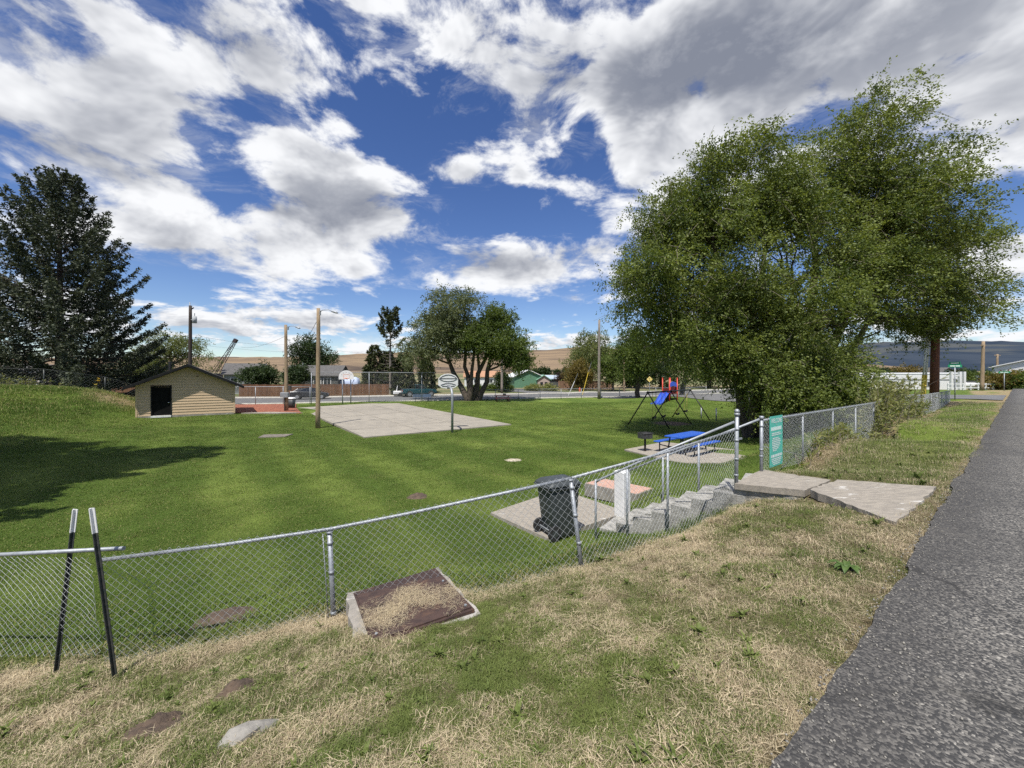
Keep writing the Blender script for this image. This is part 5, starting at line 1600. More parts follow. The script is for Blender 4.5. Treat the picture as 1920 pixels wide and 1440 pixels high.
# ------------------------------------------------------------------ buildings beyond the street
def house(name, label, loc, rz, w, dpt, h, rh, wm, rm, wins=(), ridge='x', over=.35, cat='house', trim='white', gable=None):
    o = thing(name, label, cat, loc, rz)
    if ridge == 'x':
        sec = [(-w / 2, -dpt / 2, -.4), (-w / 2, dpt / 2, -.4), (-w / 2, dpt / 2, h), (-w / 2, 0, h + rh), (-w / 2, -dpt / 2, h)]
        MB().extr(sec[::-1], (w, 0, 0)).build('wall', wm, o)
        for s_ in (-1, 1):
            ye = s_ * (dpt / 2 + over); ze = h - over * rh / (dpt / 2)
            MB().extr([(-w / 2 - over, 0, h + rh + .03), (-w / 2 - over, ye, ze + .03), (-w / 2 - over, ye, ze + .17), (-w / 2 - over, 0, h + rh + .17)][::s_], (w + 2 * over, 0, 0)).build('roof_plane', rm, o)
    else:
        sec = [(-w / 2, -dpt / 2, -.4), (w / 2, -dpt / 2, -.4), (w / 2, -dpt / 2, h), (0, -dpt / 2, h + rh), (-w / 2, -dpt / 2, h)]
        MB().extr(sec, (0, dpt, 0)).build('wall', wm, o)
        for s_ in (-1, 1):
            xe = s_ * (w / 2 + over); ze = h - over * rh / (w / 2)
            MB().extr([(0, -dpt / 2 - over, h + rh + .03), (xe, -dpt / 2 - over, ze + .03), (xe, -dpt / 2 - over, ze + .17), (0, -dpt / 2 - over, h + rh + .17)][::s_], (0, dpt + 2 * over, 0)).build('roof_plane', rm, o)
    for (x, z, ww, wh) in wins:
        y = -dpt / 2
        wn = MB().box((x, y - .02, z), (ww + .2, .08, wh + .2)).build('window', M[trim], o)
        MB().box((x - ww / 4 - .01, y - .05, z), (ww / 2 - .04, .06, wh)).build('pane', M['glass'], wn)
        MB().box((x + ww / 4 + .01, y - .05, z), (ww / 2 - .04, .06, wh)).build('pane', M['glass'], wn)
    return o
def at_ground(px, Y):
    x = (px - 960) / F * Y
    return Vector((x, Y, gz(x, Y)))
hA = house('house', 'dark grey house with two white windows and a shingle roof behind the board fence', at_ground(596, 66), rz_st * .4, 8.2, 6.5, 2.8, 1.55, M['greysiding'], M['roofgrey'], [(1.0, 1.75, 1.0, 1.2), (2.5, 1.75, 1.0, 1.2), (-3.2, 1.75, .8, 1.1)])
MB().box((0, -3.28, .6), (8.0, .06, 1.2)).build('lower_siding', M['oliveside'], hA)
MB().tube([(-2.2, -.4, 4.2), (-2.2, -.4, 4.9)], .14, 8).build('roof_vent', M['galv'], hA)
hB = house('house', 'pale grey house gable with a slate roof left of the dark round bushes', at_ground(462, 64), R(28), 5.0, 7, 3.0, 1.6, M['paleside'], M['roofgrey'], [(-1.2, 1.7, .8, 1.3)], ridge='x')
mb = MB()
for k in range(14): mb.box((0, -3.52, .3 + k * .2), (4.9, .03, .02))
mb.build('lap_line', M['roofgrey'], hB)
tp = at_ground(656, 66)
o = thing('tarped_camper', 'pale blue tarped camper peeking over the board fence behind the hoop', 'camper', tp, R(10))
loft([rrect(1.5, 1.1, .4, .25), rrect(1.55, 1.15, 1.6, .3), rrect(1.35, 1.0, 2.35, .4), rrect(.9, .6, 2.6, .4)]).build('tarp', M['tarp'], o, smooth=True)
MB().tube([(.2, -1.22, .5), (.9, -1.05, 2.2)], .05, 5).build('strap', M['blacksteel'], o)
MB().box((0, 0, .3), (2.4, 1.8, .3)).build('chassis', M['blacksteel'], o)
house('house', 'white cottage with orange brown roof seen between the tree stems', at_ground(905, 98), R(3), 8.6, 6, 2.3, 1.3, M['white'], M['rooforange'], [(-1.5, 1.3, 1.0, .8), (1.8, 1.3, 1.2, .8)])
house('barn', 'green building with a pale metal roof and open gable right of the tree', at_ground(981, 92), R(14), 6.5, 9, 2.4, 1.4, M['wallgreen'], M['roofmetal'], (), 'y', .4, 'barn')
house('garden_shed', 'small pinkish board shed with green roof beside the green barn', at_ground(1016, 90), R(8), 2.8, 4, 1.8, .9, M['wallpink'], M['roofgreen'], [(-.5, .9, .4, .5), (.5, .9, .4, .5)], 'y', .3, 'shed', trim='blacksteel')
house('carport', 'low blue grey metal roof over dark posts left of the board fence', at_ground(1037, 93), R(5), 4.0, 4, 1.9, .7, M['greysiding'], M['roofblue'], (), 'x', .3, 'carport')
wb = house('long_building', 'long low white building across the side street behind the weeds', Vector((72.0, 74.0, gz(72.0, 74.0))), R(-42), 16, 7, 2.7, .12, M['white'], M['roofmetal'], [(-5.5, 1.0, 1.4, .7), (-1, 1.0, 1.4, .7), (4.5, 1.0, 1.4, .7)], 'x', .06, 'building', trim='paleside')
MB().box((0, -3.53, 1.75), (14.5, .05, .1)).build('eave_band', M['greysiding'], wb)
MB().box((-6.9, -3.55, .95), (1.0, .06, 1.9)).build('door', M['paleside'], wb)
wg = thing('white_gateway', 'white post and panel gateway at the right end of the white building', 'gate', at_ground(1793, 56))
for x in (-.7, .5, 1.1): MB().box((x, 0, 1.3), (.28, .28, 2.6)).build('post', M['white'], wg)
MB().box((-.1, 0, 2.0), (1.0, .1, .15)).build('cross_bar', M['white'], wg)
bo = thing('covered_boat', 'white boat hull under covers parked behind the low white fence', 'boat', at_ground(1822, 60))
loft([[(x, -w_, .9), (x, -w_ * .8, .4), (x, w_ * .8, .4), (x, w_, .9), (x, w_ * .5, 1.2), (x, -w_ * .5, 1.2)] for x, w_ in ((-2.6, .8), (-1, 1.0), (1, .95), (2.2, .6), (2.9, .1))]).build('hull', M['white'], bo, smooth=True)
MB().box((-.3, 0, 1.25), (2.2, 1.2, .3)).build('cover', M['greysiding'], bo)
MB().tube([(.9, 0, 1.1), (.9, 0, 2.2)], .2, 6).build('console', M['galv'], bo)
lf = thing('low_fence', 'low white rail fence across the side street in front of the boat', 'fence', at_ground(1820, 52))
for k in range(7): MB().box((-3 + k, 0, .45), (.1, .1, .9)).build('post', M['white'], lf)
for z_ in (.3, .8): MB().box((0, -.06, z_), (6.2, .03, .12)).build('rail', M['white'], lf)
house('house', 'white building with a long low roof at the right edge beyond the hedge', at_ground(1945, 62), R(25), 9, 7, 3.0, 1.0, M['white'], M['roofmetal'], [(-2, 1.6, 1.2, .9)])
house('house', 'white house half hidden behind the big spruce at the left edge', at_ground(35, 60), R(-12), 10, 7, 2.6, 1.6, M['white'], M['roofgrey'], [(2, 1.4, 1.4, 1.0)])
house('house', 'cream house glimpsed under the spruce boughs left of the yellow machine', at_ground(128, 60), R(-6), 6, 6, 2.7, 1.4, M['wallpink'], M['roofgrey'], [(-1.6, 1.4, 1.2, 1.2), (0, 1.4, 1.0, 1.2)])
ym = thing('yellow_machine', 'yellow digger body showing under the spruce boughs behind the bank', 'machine', at_ground(176, 55))
MB().bbox((0, 0, 1.3), (2.6, 1.6, .9), .1).build('body', M['yellow'], ym)
MB().bbox((-.3, 0, 2.1), (1.2, 1.3, 1.0), .1).build('cab', M['yellow'], ym)
for x in (-.9, .9): MB().tube([(x, -.9, .5), (x, .9, .5)], .5, 12).build('wheel', M['rubber'], ym)
house('house', 'dark roofed house low behind trees at the far right of the white building', at_ground(1738, 95), R(20), 8, 7, 2.4, 1.6, M['paleside'], M['roofgrey'], (), 'y')

# wooden board fences
def board_fence(label, A_, B_, h, mat, bw=.2):
    A_, B_ = Vector((*A_, gz(*A_))), Vector((*B_, gz(*B_)))
    o = thing('board_fence', label, 'fence', A_, math.atan2(B_.y - A_.y, B_.x - A_.x))
    L = (B_ - A_).xy.length
    n = int(L / bw)
    me = MB().box((0, 0, h / 2), (bw - .012, .025, h)).build('board', mat, o)
    tmpl = me.data
    me.location = (bw / 2, 0, (B_.z - A_.z) * 0)
    for k in range(1, n):
        f_ = (k + .5) / n
        inst(tmpl, 'board', ((k + .5) * bw, random.uniform(-.012, .012), (B_.z - A_.z) * f_ + random.uniform(-.04, .03)), o)
    for z_ in (.35, h - .35):
        MB().box((L / 2, .05, z_ + (B_.z - A_.z) / 2), (L, .05, .09)).build('rail', mat, o)
    return o
def on_line(px, off):
    """point at a photo column on the line parallel to the street, off metres behind its near edge"""
    k = (px - 960) / F
    Y = (53.5 + off / .944 - .35 * 2.9) / (1 - .35 * k)
    return (k * Y, Y)
board_fence('brown board fence across the street behind the grey sedan', on_line(448, 13.2), on_line(729, 13.2), 1.75, M['cedar'])
board_fence('red brown board fence beyond the bend of the street, right of the barn', on_line(1047, 22), on_line(1151, 19), 1.75, M['cedar2'])
board_fence('dark board fence behind the shed under the spruce', on_line(205, 14), on_line(262, 14), 1.9, M['cedar'])
hy = at_ground(1087, 72)
o = thing('fire_hydrant', 'small orange red hydrant in front of the board fence', 'hydrant', hy)
MB().tube([(0, 0, 0), (0, 0, .6)], [.16, .13], 8).build('barrel', M['hydrant'], o); MB().ball((0, 0, .62), .15, 8).build('bonnet', M['hydrant'], o, smooth=True)
MB().tube([(-.22, 0, .42), (.22, 0, .42)], .06, 6).build('nozzle', M['hydrant'], o)
for (px, lb) in ((1070, 'left'), (1096, 'right')):
    q = at_ground(px, 60 if lb == 'left' else 63)
    o = thing('guy_guard', 'slanted pale guy wire guard by the street, the %s of the two' % lb, 'guy wire', q)
    MB().tube([(-.35, 0, 0), (.6, 0, 2.2 if lb == 'left' else 3.6)], .05, 6).build('guard', M['yellow'] if lb == 'right' else M['white'], o)
    MB().tube([(.6, 0, 2.2 if lb == 'left' else 3.6), (1.1, 0, 3.4 if lb == 'left' else 5.2)], .02, 5).build('cable', M['galv'], o)

# crane boom behind the shed
c0, c1 = pt(402, 704, 78), pt(440, 641, 78)
cr = thing('crane', 'lattice crane boom rising behind the right side of the shed roof', 'crane', (c0.x, c0.y, gz(c0.x, c0.y)))
axb = (c1 - c0).normalized(); sb = Vector((0, 1, 0)); ub = axb.cross(sb).normalized()
Lb = (c1 - c0).length
for a_s, b_s in ((-1, -1), (1, -1), (-1, 1), (1, 1)):
    MB().tube([c0 + ub * a_s * .42 + sb * b_s * .4, c1 + ub * a_s * .22 + sb * b_s * .2], .06, 5).build('chord', M['boomsteel'], cr, world=True)
for k in range(9):
    f0b, f1b = k / 9, (k + 1) / 9
    w0, w1 = .42 - .2 * f0b, .42 - .2 * f1b
    for b_s in (-1, 1):
        sgn = 1 if k % 2 else -1
        MB().tube([c0.lerp(c1, f0b) + ub * sgn * w0 + sb * b_s * w0, c0.lerp(c1, f1b) - ub * sgn * w1 + sb * b_s * w1], .04, 4).build('lacing', M['boomsteel'], cr, world=True)
MB().box(c1 + axb * .25, (.7, .6, .6), M=Matrix(((axb.x, 0, ub.x), (0, 1, 0), (axb.z, 0, ub.z)))).build('boom_head', M['boomsteel'], cr, world=True)
MB().tube([c1, pt(392, 698, 78)], .035, 4).build('pendant', M['boomsteel'], cr, world=True)
q = c0 + Vector((-.8, 0, 0)); q.z = gz(q.x, q.y)
MB().bbox(q + Vector((0, 0, 1.7)), (3.4, 2.6, 2.6), .15).build('cab', M['boomsteel'], cr, world=True)
for s_ in (-1, 1): MB().bbox(q + Vector((0, s_ * 1.3, .4)), (4.4, .7, .85), .3).build('track', M['rubber'], cr, world=True)

# stones, mounds
def stone(name, label, c, sz, rz, mat, seed, cat='stone'):
    rs = np.random.default_rng(seed)
    mb = MB(); mb.ball((0, 0, 0), 1, 9)
    for i, v_ in enumerate(mb.v):
        k = 1 + .55 * (fbm(np.array([v_.x * 1.6 + seed]), np.array([v_.y * 1.6 + v_.z]), 3, seed)[0] - .5) * 2
        mb.v[i] = Vector((v_.x * sz[0] * k, v_.y * sz[1] * k, v_.z * sz[2] * k))
    o = mb.build(name, mat, smooth=False)
    o.location = c; o.rotation_euler = (0, 0, rz)
    return tag(o, label, cat)
sp = pt(458, 1372, 2.42); sp.z = gz(sp.x, sp.y)
stone('stone', 'flat pale grey stone lying in the foreground grass', (sp.x, sp.y, sp.z + .012), (.17, .07, .045), R(38), M['stone'], 4)
def heap(name, label, x0, y0, r, h, mat, seed, cat):
    """a crumbly low heap laid on the ground, ragged at the rim"""
    n = 26
    k = np.linspace(-1.25, 1.25, n)
    U, V_ = np.meshgrid(k, k, indexing='ij')
    rag = .75 + .5 * fbm(U * 1.7 + seed, V_ * 1.7, 3, seed)
    q = np.hypot(U, V_) / rag
    lumps = fbm(U * 5 + seed, V_ * 5, 3, seed + 3)
    zz = h * (np.clip(1 - q ** 1.6, -.6, 1)) * (.3 + 1.5 * lumps) - .012
    X, Y_ = x0 + U * r, y0 + V_ * r * .85
    Z = ground(X, Y_) + zz
    ii = np.arange(n * n).reshape(n, n)
    fq = np.stack([ii[:-1, :-1], ii[1:, :-1], ii[1:, 1:], ii[:-1, 1:]], -1).reshape(-1, 4)
    fq = fq[(q[:-1, :-1] < 1.15).ravel()]
    return tag(np_mesh(name, np.stack([X, Y_, Z], -1).reshape(-1, 3), fq, mat), label, cat)
M['palesoil'] = pmat('pale chalky soil', (0.50, 0.45, 0.36), (0.33, 0.28, 0.2), 9, 0.95, 0, 0.02, 20)
heap('bare_patch', 'pale chalky bare patch in the middle of the lawn', 0.05, 15.95, .42, .05, M['palesoil'], 9, 'bare patch')
for k, (x, y, sx_, lb) in enumerate(((-2.13, 3.05, .17, 'right one, nearer the straw fence line'), (-2.46, 2.72, .24, 'left one, lowest in the picture'), (-3.6, 5.0, .42, 'behind the slack chain-link'), (-2.6, 10.9, .3, 'small one out on the mown lawn'))):
    heap('molehill', 'dark soil molehill, ' + lb, x, y, sx_, .075 + .02 * (k > 1), M['soil'], 20 + k, 'molehill')

# ------------------------------------------------------------------ trees
def unit(v): return v / (np.linalg.norm(v, axis=-1, keepdims=True) + 1e-9)
def leaf_cards(c, axis, length, width, rs, fold=0.0):
    """rhombic leaves: c base points, axis unit long axes"""
    n = len(c)
    rnd = unit(rs.normal(size=(n, 3)))
    side = unit(np.cross(axis, rnd))
    L = (length * rs.uniform(.65, 1.25, n))[:, None]; Wd_ = (width * rs.uniform(.7, 1.25, n))[:, None]
    V = np.stack([c, c + axis * L * .45 + side * Wd_ * .5, c + axis * L, c + axis * L * .45 - side * Wd_ * .5], 1).reshape(-1, 3)
    Fq = np.arange(n * 4).reshape(n, 4)
    return V, Fq
def limb_mesh(paths):
    mb = MB()
    for pts, rs_ in paths:
        mb.tube(pts, rs_, 7 if rs_[0] > .12 else 5, caps=False)
    return mb
def curve_pts(a, b, bulge, n=5, rs=None, jit=0.05):
    a, b = np.array(a, float), np.array(b, float)
    k = np.linspace(0, 1, n)[:, None]
    m_ = (a + b) / 2 + np.array(bulge)
    p = (1 - k) ** 2 * a + 2 * k * (1 - k) * m_ + k ** 2 * b
    if rs is not None and n > 2:
        p[1:-1] += rs.normal(size=(n - 2, 3)) * jit * np.linalg.norm(b - a) * .5
    return p
def tree(name, label, base, stems, lobes, nclump, twigs, leaves, lsize, mat, bark, trunk_r, seed, wind=(0.25, 0, -.25), spread=.55, cat='tree', group=None, shell=.5, show_twigs=0, limbs=26, tl=1.0, sub=6):
    """stems: [(top point)], lobes: [(centre, radii)] in world coordinates"""
    rs = np.random.default_rng(seed)
    base = np.array(base, float)
    o = thing(name, label, cat, tuple(base), group=group)
    lob = np.array([l[0] for l in lobes], float); rad_ = np.array([l[1] for l in lobes], float)
    if sub:
        nl_, nr_ = [], []
        for c0_, r0_ in zip(lob, rad_):
            for k in range(sub):
                dv = unit(rs.normal(size=3)); dv[2] = abs(dv[2]) if rs.uniform() < .35 else dv[2]
                f_ = rs.uniform(.34, .56)
                nl_.append(c0_ + dv * r0_ * (1 - f_ * .75)); nr_.append(r0_ * f_ * np.array([1.15, 1.15, .8]))
        lob, rad_ = np.array(nl_), np.array(nr_)
        lobes = list(zip(lob, rad_))
    wgt = (rad_.prod(1)) ** (2 / 3); wgt /= wgt.sum()
    li = rs.choice(len(lobes), nclump, p=wgt)
    dirs = unit(rs.normal(size=(nclump, 3)))
    dirs[:, 2] = np.where(rs.uniform(size=nclump) < .3, np.abs(dirs[:, 2]), dirs[:, 2])
    rr = shell + (1 - shell) * np.sqrt(rs.uniform(size=nclump))
    lump = .82 + .36 * fbm(dirs[:, 0] * 2.3 + li * 3.1, dirs[:, 1] * 2.3 + dirs[:, 2] * 2.1, 3, seed)
    cc = lob[li] + dirs * rad_[li] * (rr * lump)[:, None]
    # trunk and limbs
    paths = []
    ends = []
    for k, (tp_, r_) in enumerate(stems):
        p = curve_pts(base + np.array([0, 0, -.2]), tp_, rs.normal(size=3) * [.25, .25, 0], 7, rs, .03)
        paths.append(([Vector(q) for q in p], list(np.linspace(r_, r_ * .35, 7))))
        ends.append(p)
    ends_all = np.concatenate([e[2:] for e in ends])
    er = np.concatenate([np.linspace(r_, r_ * .35, 7)[2:] for _, r_ in stems])
    pick = rs.choice(nclump, min(limbs, nclump), replace=False)
    for i in pick:
        dd = np.linalg.norm((ends_all - cc[i]) * [1, 1, .6] + [0, 0, .0], axis=1) + np.maximum(0, ends_all[:, 2] - cc[i][2] + .5) * 1.5
        j = int(dd.argmin())
        L_ = np.linalg.norm(ends_all[j] - cc[i])
        p = curve_pts(ends_all[j], cc[i], [0, 0, L_ * .12], 6, rs, .07)
        r0 = min(er[j] * .75, .02 + .022 * L_)
        paths.append(([Vector(q) for q in p], list(np.linspace(r0, .012, 6))))
    limb_mesh(paths).build('trunk', bark, o, smooth=True, world=True)
    # twigs: each clump is a spray
    ntw = nclump * twigs
    tb = np.repeat(cc, twigs, 0) + rs.normal(size=(ntw, 3)) * spread * .45
    out_ = np.repeat(unit(cc - lob[li] + rs.normal(size=cc.shape) * .2), twigs, 0)
    td = unit(out_ * .55 + rs.normal(size=(ntw, 3)) * .75 + np.array(wind))
    tlen = spread * rs.uniform(.7, 1.6, ntw) * tl
    nl = ntw * leaves
    k = rs.uniform(0, 1, nl)
    tb2 = np.repeat(tb, leaves, 0); td2 = np.repeat(td, leaves, 0); tl2 = np.repeat(tlen, leaves)
    pos = tb2 + td2 * (k * tl2)[:, None] + np.array([0, 0, -1.0]) * (k ** 2 * tl2 * .25)[:, None] + rs.normal(size=(nl, 3)) * lsize * .45
    axis = unit(td2 * .6 + rs.normal(size=(nl, 3)) * .8 + np.array(wind) * 1.2)
    V, Fq = leaf_cards(pos, axis, lsize, lsize * .55, rs)
    rnd = np.clip(np.repeat(rs.normal(.5, .24, nclump), twigs * leaves) + rs.normal(0, .13, nl), 0, 1)
    np_mesh('crown', V, Fq, mat, o, attrs={'rnd': ('FACE', rnd)}, world=True)
    if show_twigs:
        mb = MB()
        for i in rs.choice(ntw, min(show_twigs, ntw), replace=False):
            a = tb[i]; b = tb[i] + td[i] * tlen[i] * 1.3
            mb.tube([Vector(a - td[i] * .3), Vector((a + b) / 2), Vector(b) + Vector((0, 0, -.15 * tlen[i]))], [.012, .009, .004], 3, caps=False)
        mb.build('twigs', M['twig'], o, world=True)
    return o

# the great elms over the playground
tree('elm_tree', 'great elm with its hanging crown over the swing set and blue table', (13.0, 21.4, gz(13.0, 21.4) - .1),
     [((11.4, 21.6, 7.5), .36), ((14.2, 22.2, 8.5), .34), ((12.6, 20.6, 5.2), .22)],
     [((10.6, 21.2, 8.2), (4.0, 4.6, 4.2)), ((8.2, 21.6, 5.8), (2.9, 3.6, 3.2)), ((11.6, 20.8, 11.4), (2.9, 3.2, 2.9)), ((13.6, 20.6, 5.2), (3.5, 3.8, 4.0)),
      ((10.2, 20.6, 4.4), (2.8, 3.0, 2.4)), ((14.0, 20.2, 2.2), (3.0, 2.6, 2.0)), ((9.0, 22.0, 9.4), (2.6, 3.0, 2.6)), ((14.6, 21.5, 9.6), (2.6, 3.0, 3.2)),
      ((12.4, 19.4, 1.9), (2.3, 1.7, 2.0)), ((14.8, 19.4, 1.4), (2.3, 1.8, 1.9)), ((13.2, 20.4, 3.6), (2.6, 2.4, 2.0)), ((13.4, 19.2, .8), (2.5, 1.5, 1.5)), ((12.7, 18.9, .5), (1.9, 1.3, 1.4)), ((14.7, 18.8, .3), (2.1, 1.3, 1.4)), ((13.6, 18.7, 1.6), (2.2, 1.2, 1.4)), ((11.0, 20.0, 2.6), (1.8, 1.6, 1.6)), ((11.6, 20.6, 6.0), (3.0, 2.6, 2.4)), ((7.2, 21.4, 4.0), (1.9, 2.2, 2.0))],
     1850, 9, 15, .125, M['leaf'], M['bark'], .4, 101, (.35, -.1, -.32), .50, shell=.30, show_twigs=1100, limbs=70, tl=1.3, sub=7)
tree('elm_tree', 'taller wind-swept elm at the right, its crown arching over the fence and pole', (16.9, 22.5, gz(16.9, 22.5) - .1),
     [((17.5, 22.8, 9.5), .38), ((20.5, 23.0, 9.0), .34), ((15.8, 22.2, 6.5), .25), ((22.5, 23.5, 7.8), .24)],
     [((18.0, 22.4, 11.0), (4.2, 4.2, 4.4)), ((21.2, 23.0, 10.2), (4.4, 4.0, 4.3)), ((19.6, 22.6, 14.2), (3.2, 3.2, 3.0)), ((24.6, 23.6, 8.0), (3.4, 3.2, 3.3)),
      ((22.6, 23.0, 13.0), (3.0, 3.0, 2.5)), ((17.2, 21.8, 6.4), (3.2, 3.2, 3.4)), ((16.4, 21.6, 3.0), (2.5, 2.6, 2.6)), ((26.4, 24.0, 6.4), (2.4, 2.5, 2.4)),
      ((21.6, 22.6, 7.4), (3.4, 3.0, 2.3)), ((24.4, 23.6, 5.6), (3.0, 2.6, 1.5)), ((15.8, 20.4, 1.2), (2.4, 2.2, 1.9)), ((15.6, 22.0, 10.6), (2.4, 2.6, 2.6)), ((25.6, 24.0, 5.0), (2.6, 2.4, 1.6)), ((27.6, 24.6, 6.0), (1.9, 2.2, 2.2)), ((17.4, 21.4, 4.2), (2.6, 2.6, 2.2)), ((22.8, 22.6, 9.8), (3.2, 3.0, 2.6)), ((27.0, 24.2, 8.6), (2.0, 2.4, 2.2))],
     2000, 9, 15, .125, M['leaf'], M['bark'], .4, 202, (.62, -.1, -.1), .52, shell=.30, show_twigs=1300, limbs=80, tl=1.4, sub=7)

# spreading tree by the court
cX = (880 - 960) / F * 49
tree('spreading_tree', 'broad tree with forked trunks standing beyond the court by the street', (cX, 49, gz(cX, 49) - .1),
     [((cX - 3.5, 49, 5.6), .42), ((cX - 1.0, 49.3, 7.6), .34), ((cX + .6, 48.6, 6.4), .30), ((cX + 2.8, 49, 5.8), .42)],
     [((cX - 1.7, 49, 9.4), (3.4, 3.6, 3.4)), ((cX - 4.2, 49, 6.8), (3.2, 3.4, 2.8)), ((cX - 6.2, 49, 4.6), (2.4, 2.8, 2.2)), ((cX - 3.2, 48.4, 4.8), (3.0, 2.6, 2.0)), ((cX - 1.0, 47.6, 5.6), (2.6, 2.0, 2.2)), ((cX - 2.6, 49.4, 7.4), (3.6, 3.6, 3.0))],
     640, 6, 12, .22, M['leafsilver'], M['bark'], .4, 303, (.1, 0, -.1), .75, shell=.45, limbs=40)
o_sp = bpy.data.objects['spreading_tree']
tree('leafy_tree', 'dense green tree leaning right behind the near hoop, beside the red table', (cX + 1.0, 49.4, gz(cX + 1, 49.4) - .1),
     [((cX + 3.4, 49.6, 6.4), .38), ((cX + 1.6, 49.4, 6.8), .28)],
     [((cX + 3.2, 49, 7.4), (3.0, 3.4, 3.0)), ((cX + 5.2, 49.4, 5.2), (2.6, 3.0, 2.6)), ((cX + .8, 48.6, 5.6), (3.2, 3.0, 2.2)), ((cX + 6.0, 49.2, 3.4), (1.9, 2.4, 1.6)), ((cX + 3.8, 48.2, 4.4), (2.8, 2.4, 1.8)), ((cX + 2.2, 48.0, 6.0), (3.0, 2.4, 2.4))],
     680, 6, 12, .22, M['leafmid'], M['bark'], .4, 304, (.2, 0, -.1), .7, shell=.4, limbs=36)

def bush_tree(name, label, px, Y, row_top, row_bot, half_px, mat, seed, bark='bark', n=260, lsize=.28, trunk=True, spread=.7, group=None, shell=.5, dyy=None, cat='tree', lobes=6, limbs=14):
    b_ = at_ground(px, Y)
    z1 = EYE - (row_top - HZ) / F * Y; z0 = EYE - (row_bot - HZ) / F * Y
    hw = half_px / F * Y
    rs = np.random.default_rng(seed)
    L = []
    H_ = z1 - z0
    for k in range(lobes):
        a = 2 * math.pi * k / lobes + rs.uniform(-.4, .4)
        rr = .42 * hw * (0 if k == 0 else 1)
        zz = z0 + H_ * (.60 if k == 0 else rs.uniform(.3, .62))
        r_ = hw * rs.uniform(.5, .66)
        L.append(((b_.x + rr * math.cos(a), Y + rr * math.sin(a), zz), (r_, r_ * .95, min(H_ * .42, H_ * rs.uniform(.3, .42)))))
    L[0] = ((b_.x, Y, z0 + H_ * .6), (hw * .62, hw * .62, H_ * .42))
    tz = max(z0 + H_ * .6, b_.z + .5)
    return tree(name, label, (b_.x, Y, b_.z - .05), [((b_.x + .2, Y, tz), max(.07, .045 * H_))], L, n, 5, 9, lsize, mat, M[bark], .2, seed, (.1, 0, -.08), spread, cat, group, shell, limbs=limbs)
bush_tree('willow_tree', 'pale feathery tree rising behind the tan shed', 318, 66, 618, 720, 72, M['leafpale'], 11, n=300, lsize=.26, spread=.8, shell=.62, limbs=40)
bush_tree('shrub', 'pale low shrubby tree filling in left of the pale tree', 275, 63, 660, 722, 45, M['leafpale'], 12, n=120)
bush_tree('dark_tree', 'dark rounded tree rising behind the grey house roof', 581, 76, 630, 700, 42, M['leafdark'], 13, n=340, lsize=.3, shell=.35)
bush_tree('dark_bush', 'large dark rounded bush over the board fence, left of the meter pole', 488, 58.5, 680, 728, 38, M['leafdark'], 14, n=300, lsize=.22, spread=.5, cat='bush', shell=.45)
bush_tree('dark_bush', 'smaller dark bush against the grey house, right of the meter pole', 556, 58.5, 682, 728, 26, M['leafdark'], 15, n=220, lsize=.22, spread=.5, cat='bush', shell=.45)
bush_tree('pale_tree', 'tall pale green tree beyond the street, left of the light pole', 1108, 82, 620, 722, 50, M['leafpale'], 16, n=380, lsize=.32, spread=.9, shell=.5)
bush_tree('bronze_tree', 'bronze green small tree over the red brown board fence', 1088, 76, 672, 728, 30, M['leafrust'], 17, n=240, lsize=.26)
bush_tree('green_tree', 'fresh green small tree just right of the light pole', 1150, 74, 668, 730, 34, M['leafmid'], 18, n=240, lsize=.28)
bush_tree('plum_bush', 'dark plum coloured bush at the left end of the board fence', 1057, 84, 694, 724, 14, M['leafplum'], 19, n=90, lsize=.28, cat='bush')
bush_tree('street_tree', 'street tree with a dark trunk left of the slide tower', 1197, 52, 610, 722, 52, M['leafmid'], 20, n=420, lsize=.24, spread=.75, limbs=26)
bush_tree('street_tree', 'street tree with a pale trunk right behind the slide tower', 1278, 50, 600, 716, 62, M['leafmid'], 21, 'barkpale', n=460, lsize=.24, spread=.75, limbs=26)
for k, (px, Y, r0, r1, hp_, mt_, lb) in enumerate(((1240, 84, 640, 735, 60, 'leafdark', 'dark tree mass beyond the street behind the diamond sign'), (1330, 86, 635, 735, 60, 'leafmid', 'green tree beyond the street right of the slide tower'),
                                        (1420, 84, 630, 735, 60, 'leafdark', 'dark tree beyond the street behind the elm trunk'), (1500, 82, 640, 735, 55, 'leafmid', 'green tree beyond the street behind the second elm'), (1190, 86, 672, 733, 30, 'leafdark', 'dark low tree beyond the street left of the diamond sign'))):
    bush_tree('far_tree', lb, px, Y, r0, r1, hp_, M[mt_], 40 + k, n=260, lsize=.4, spread=1.0, shell=.35)
for k, (px, Y, r0, r1, hp_, mt_, lb) in enumerate(((1640, 84, 692, 712, 34, 'leafdark', 'dark hedge-like tree over the left of the white building roof'), (1690, 88, 688, 712, 30, 'leafrust', 'olive tree over the middle of the white building roof'), (1612, 80, 694, 714, 24, 'leafmid', 'green shrub at the left end of the white building roof'),
                                        (1848, 60, 694, 732, 34, 'leafmid', 'round green shrub behind the boat'), (1890, 52, 702, 732, 32, 'leafrust', 'olive hedge clump in front of the right edge building'), (1925, 50, 708, 732, 26, 'leafmid', 'low green hedge clump at the right edge'), (1806, 84, 690, 715, 24, 'leafdark', 'dark shrub behind the street name sign'))):
    bush_tree('far_shrub', lb, px, Y, r0, r1, hp_, M[mt_], 60 + k, n=150, lsize=.3, spread=.7, cat='shrub', shell=.35)
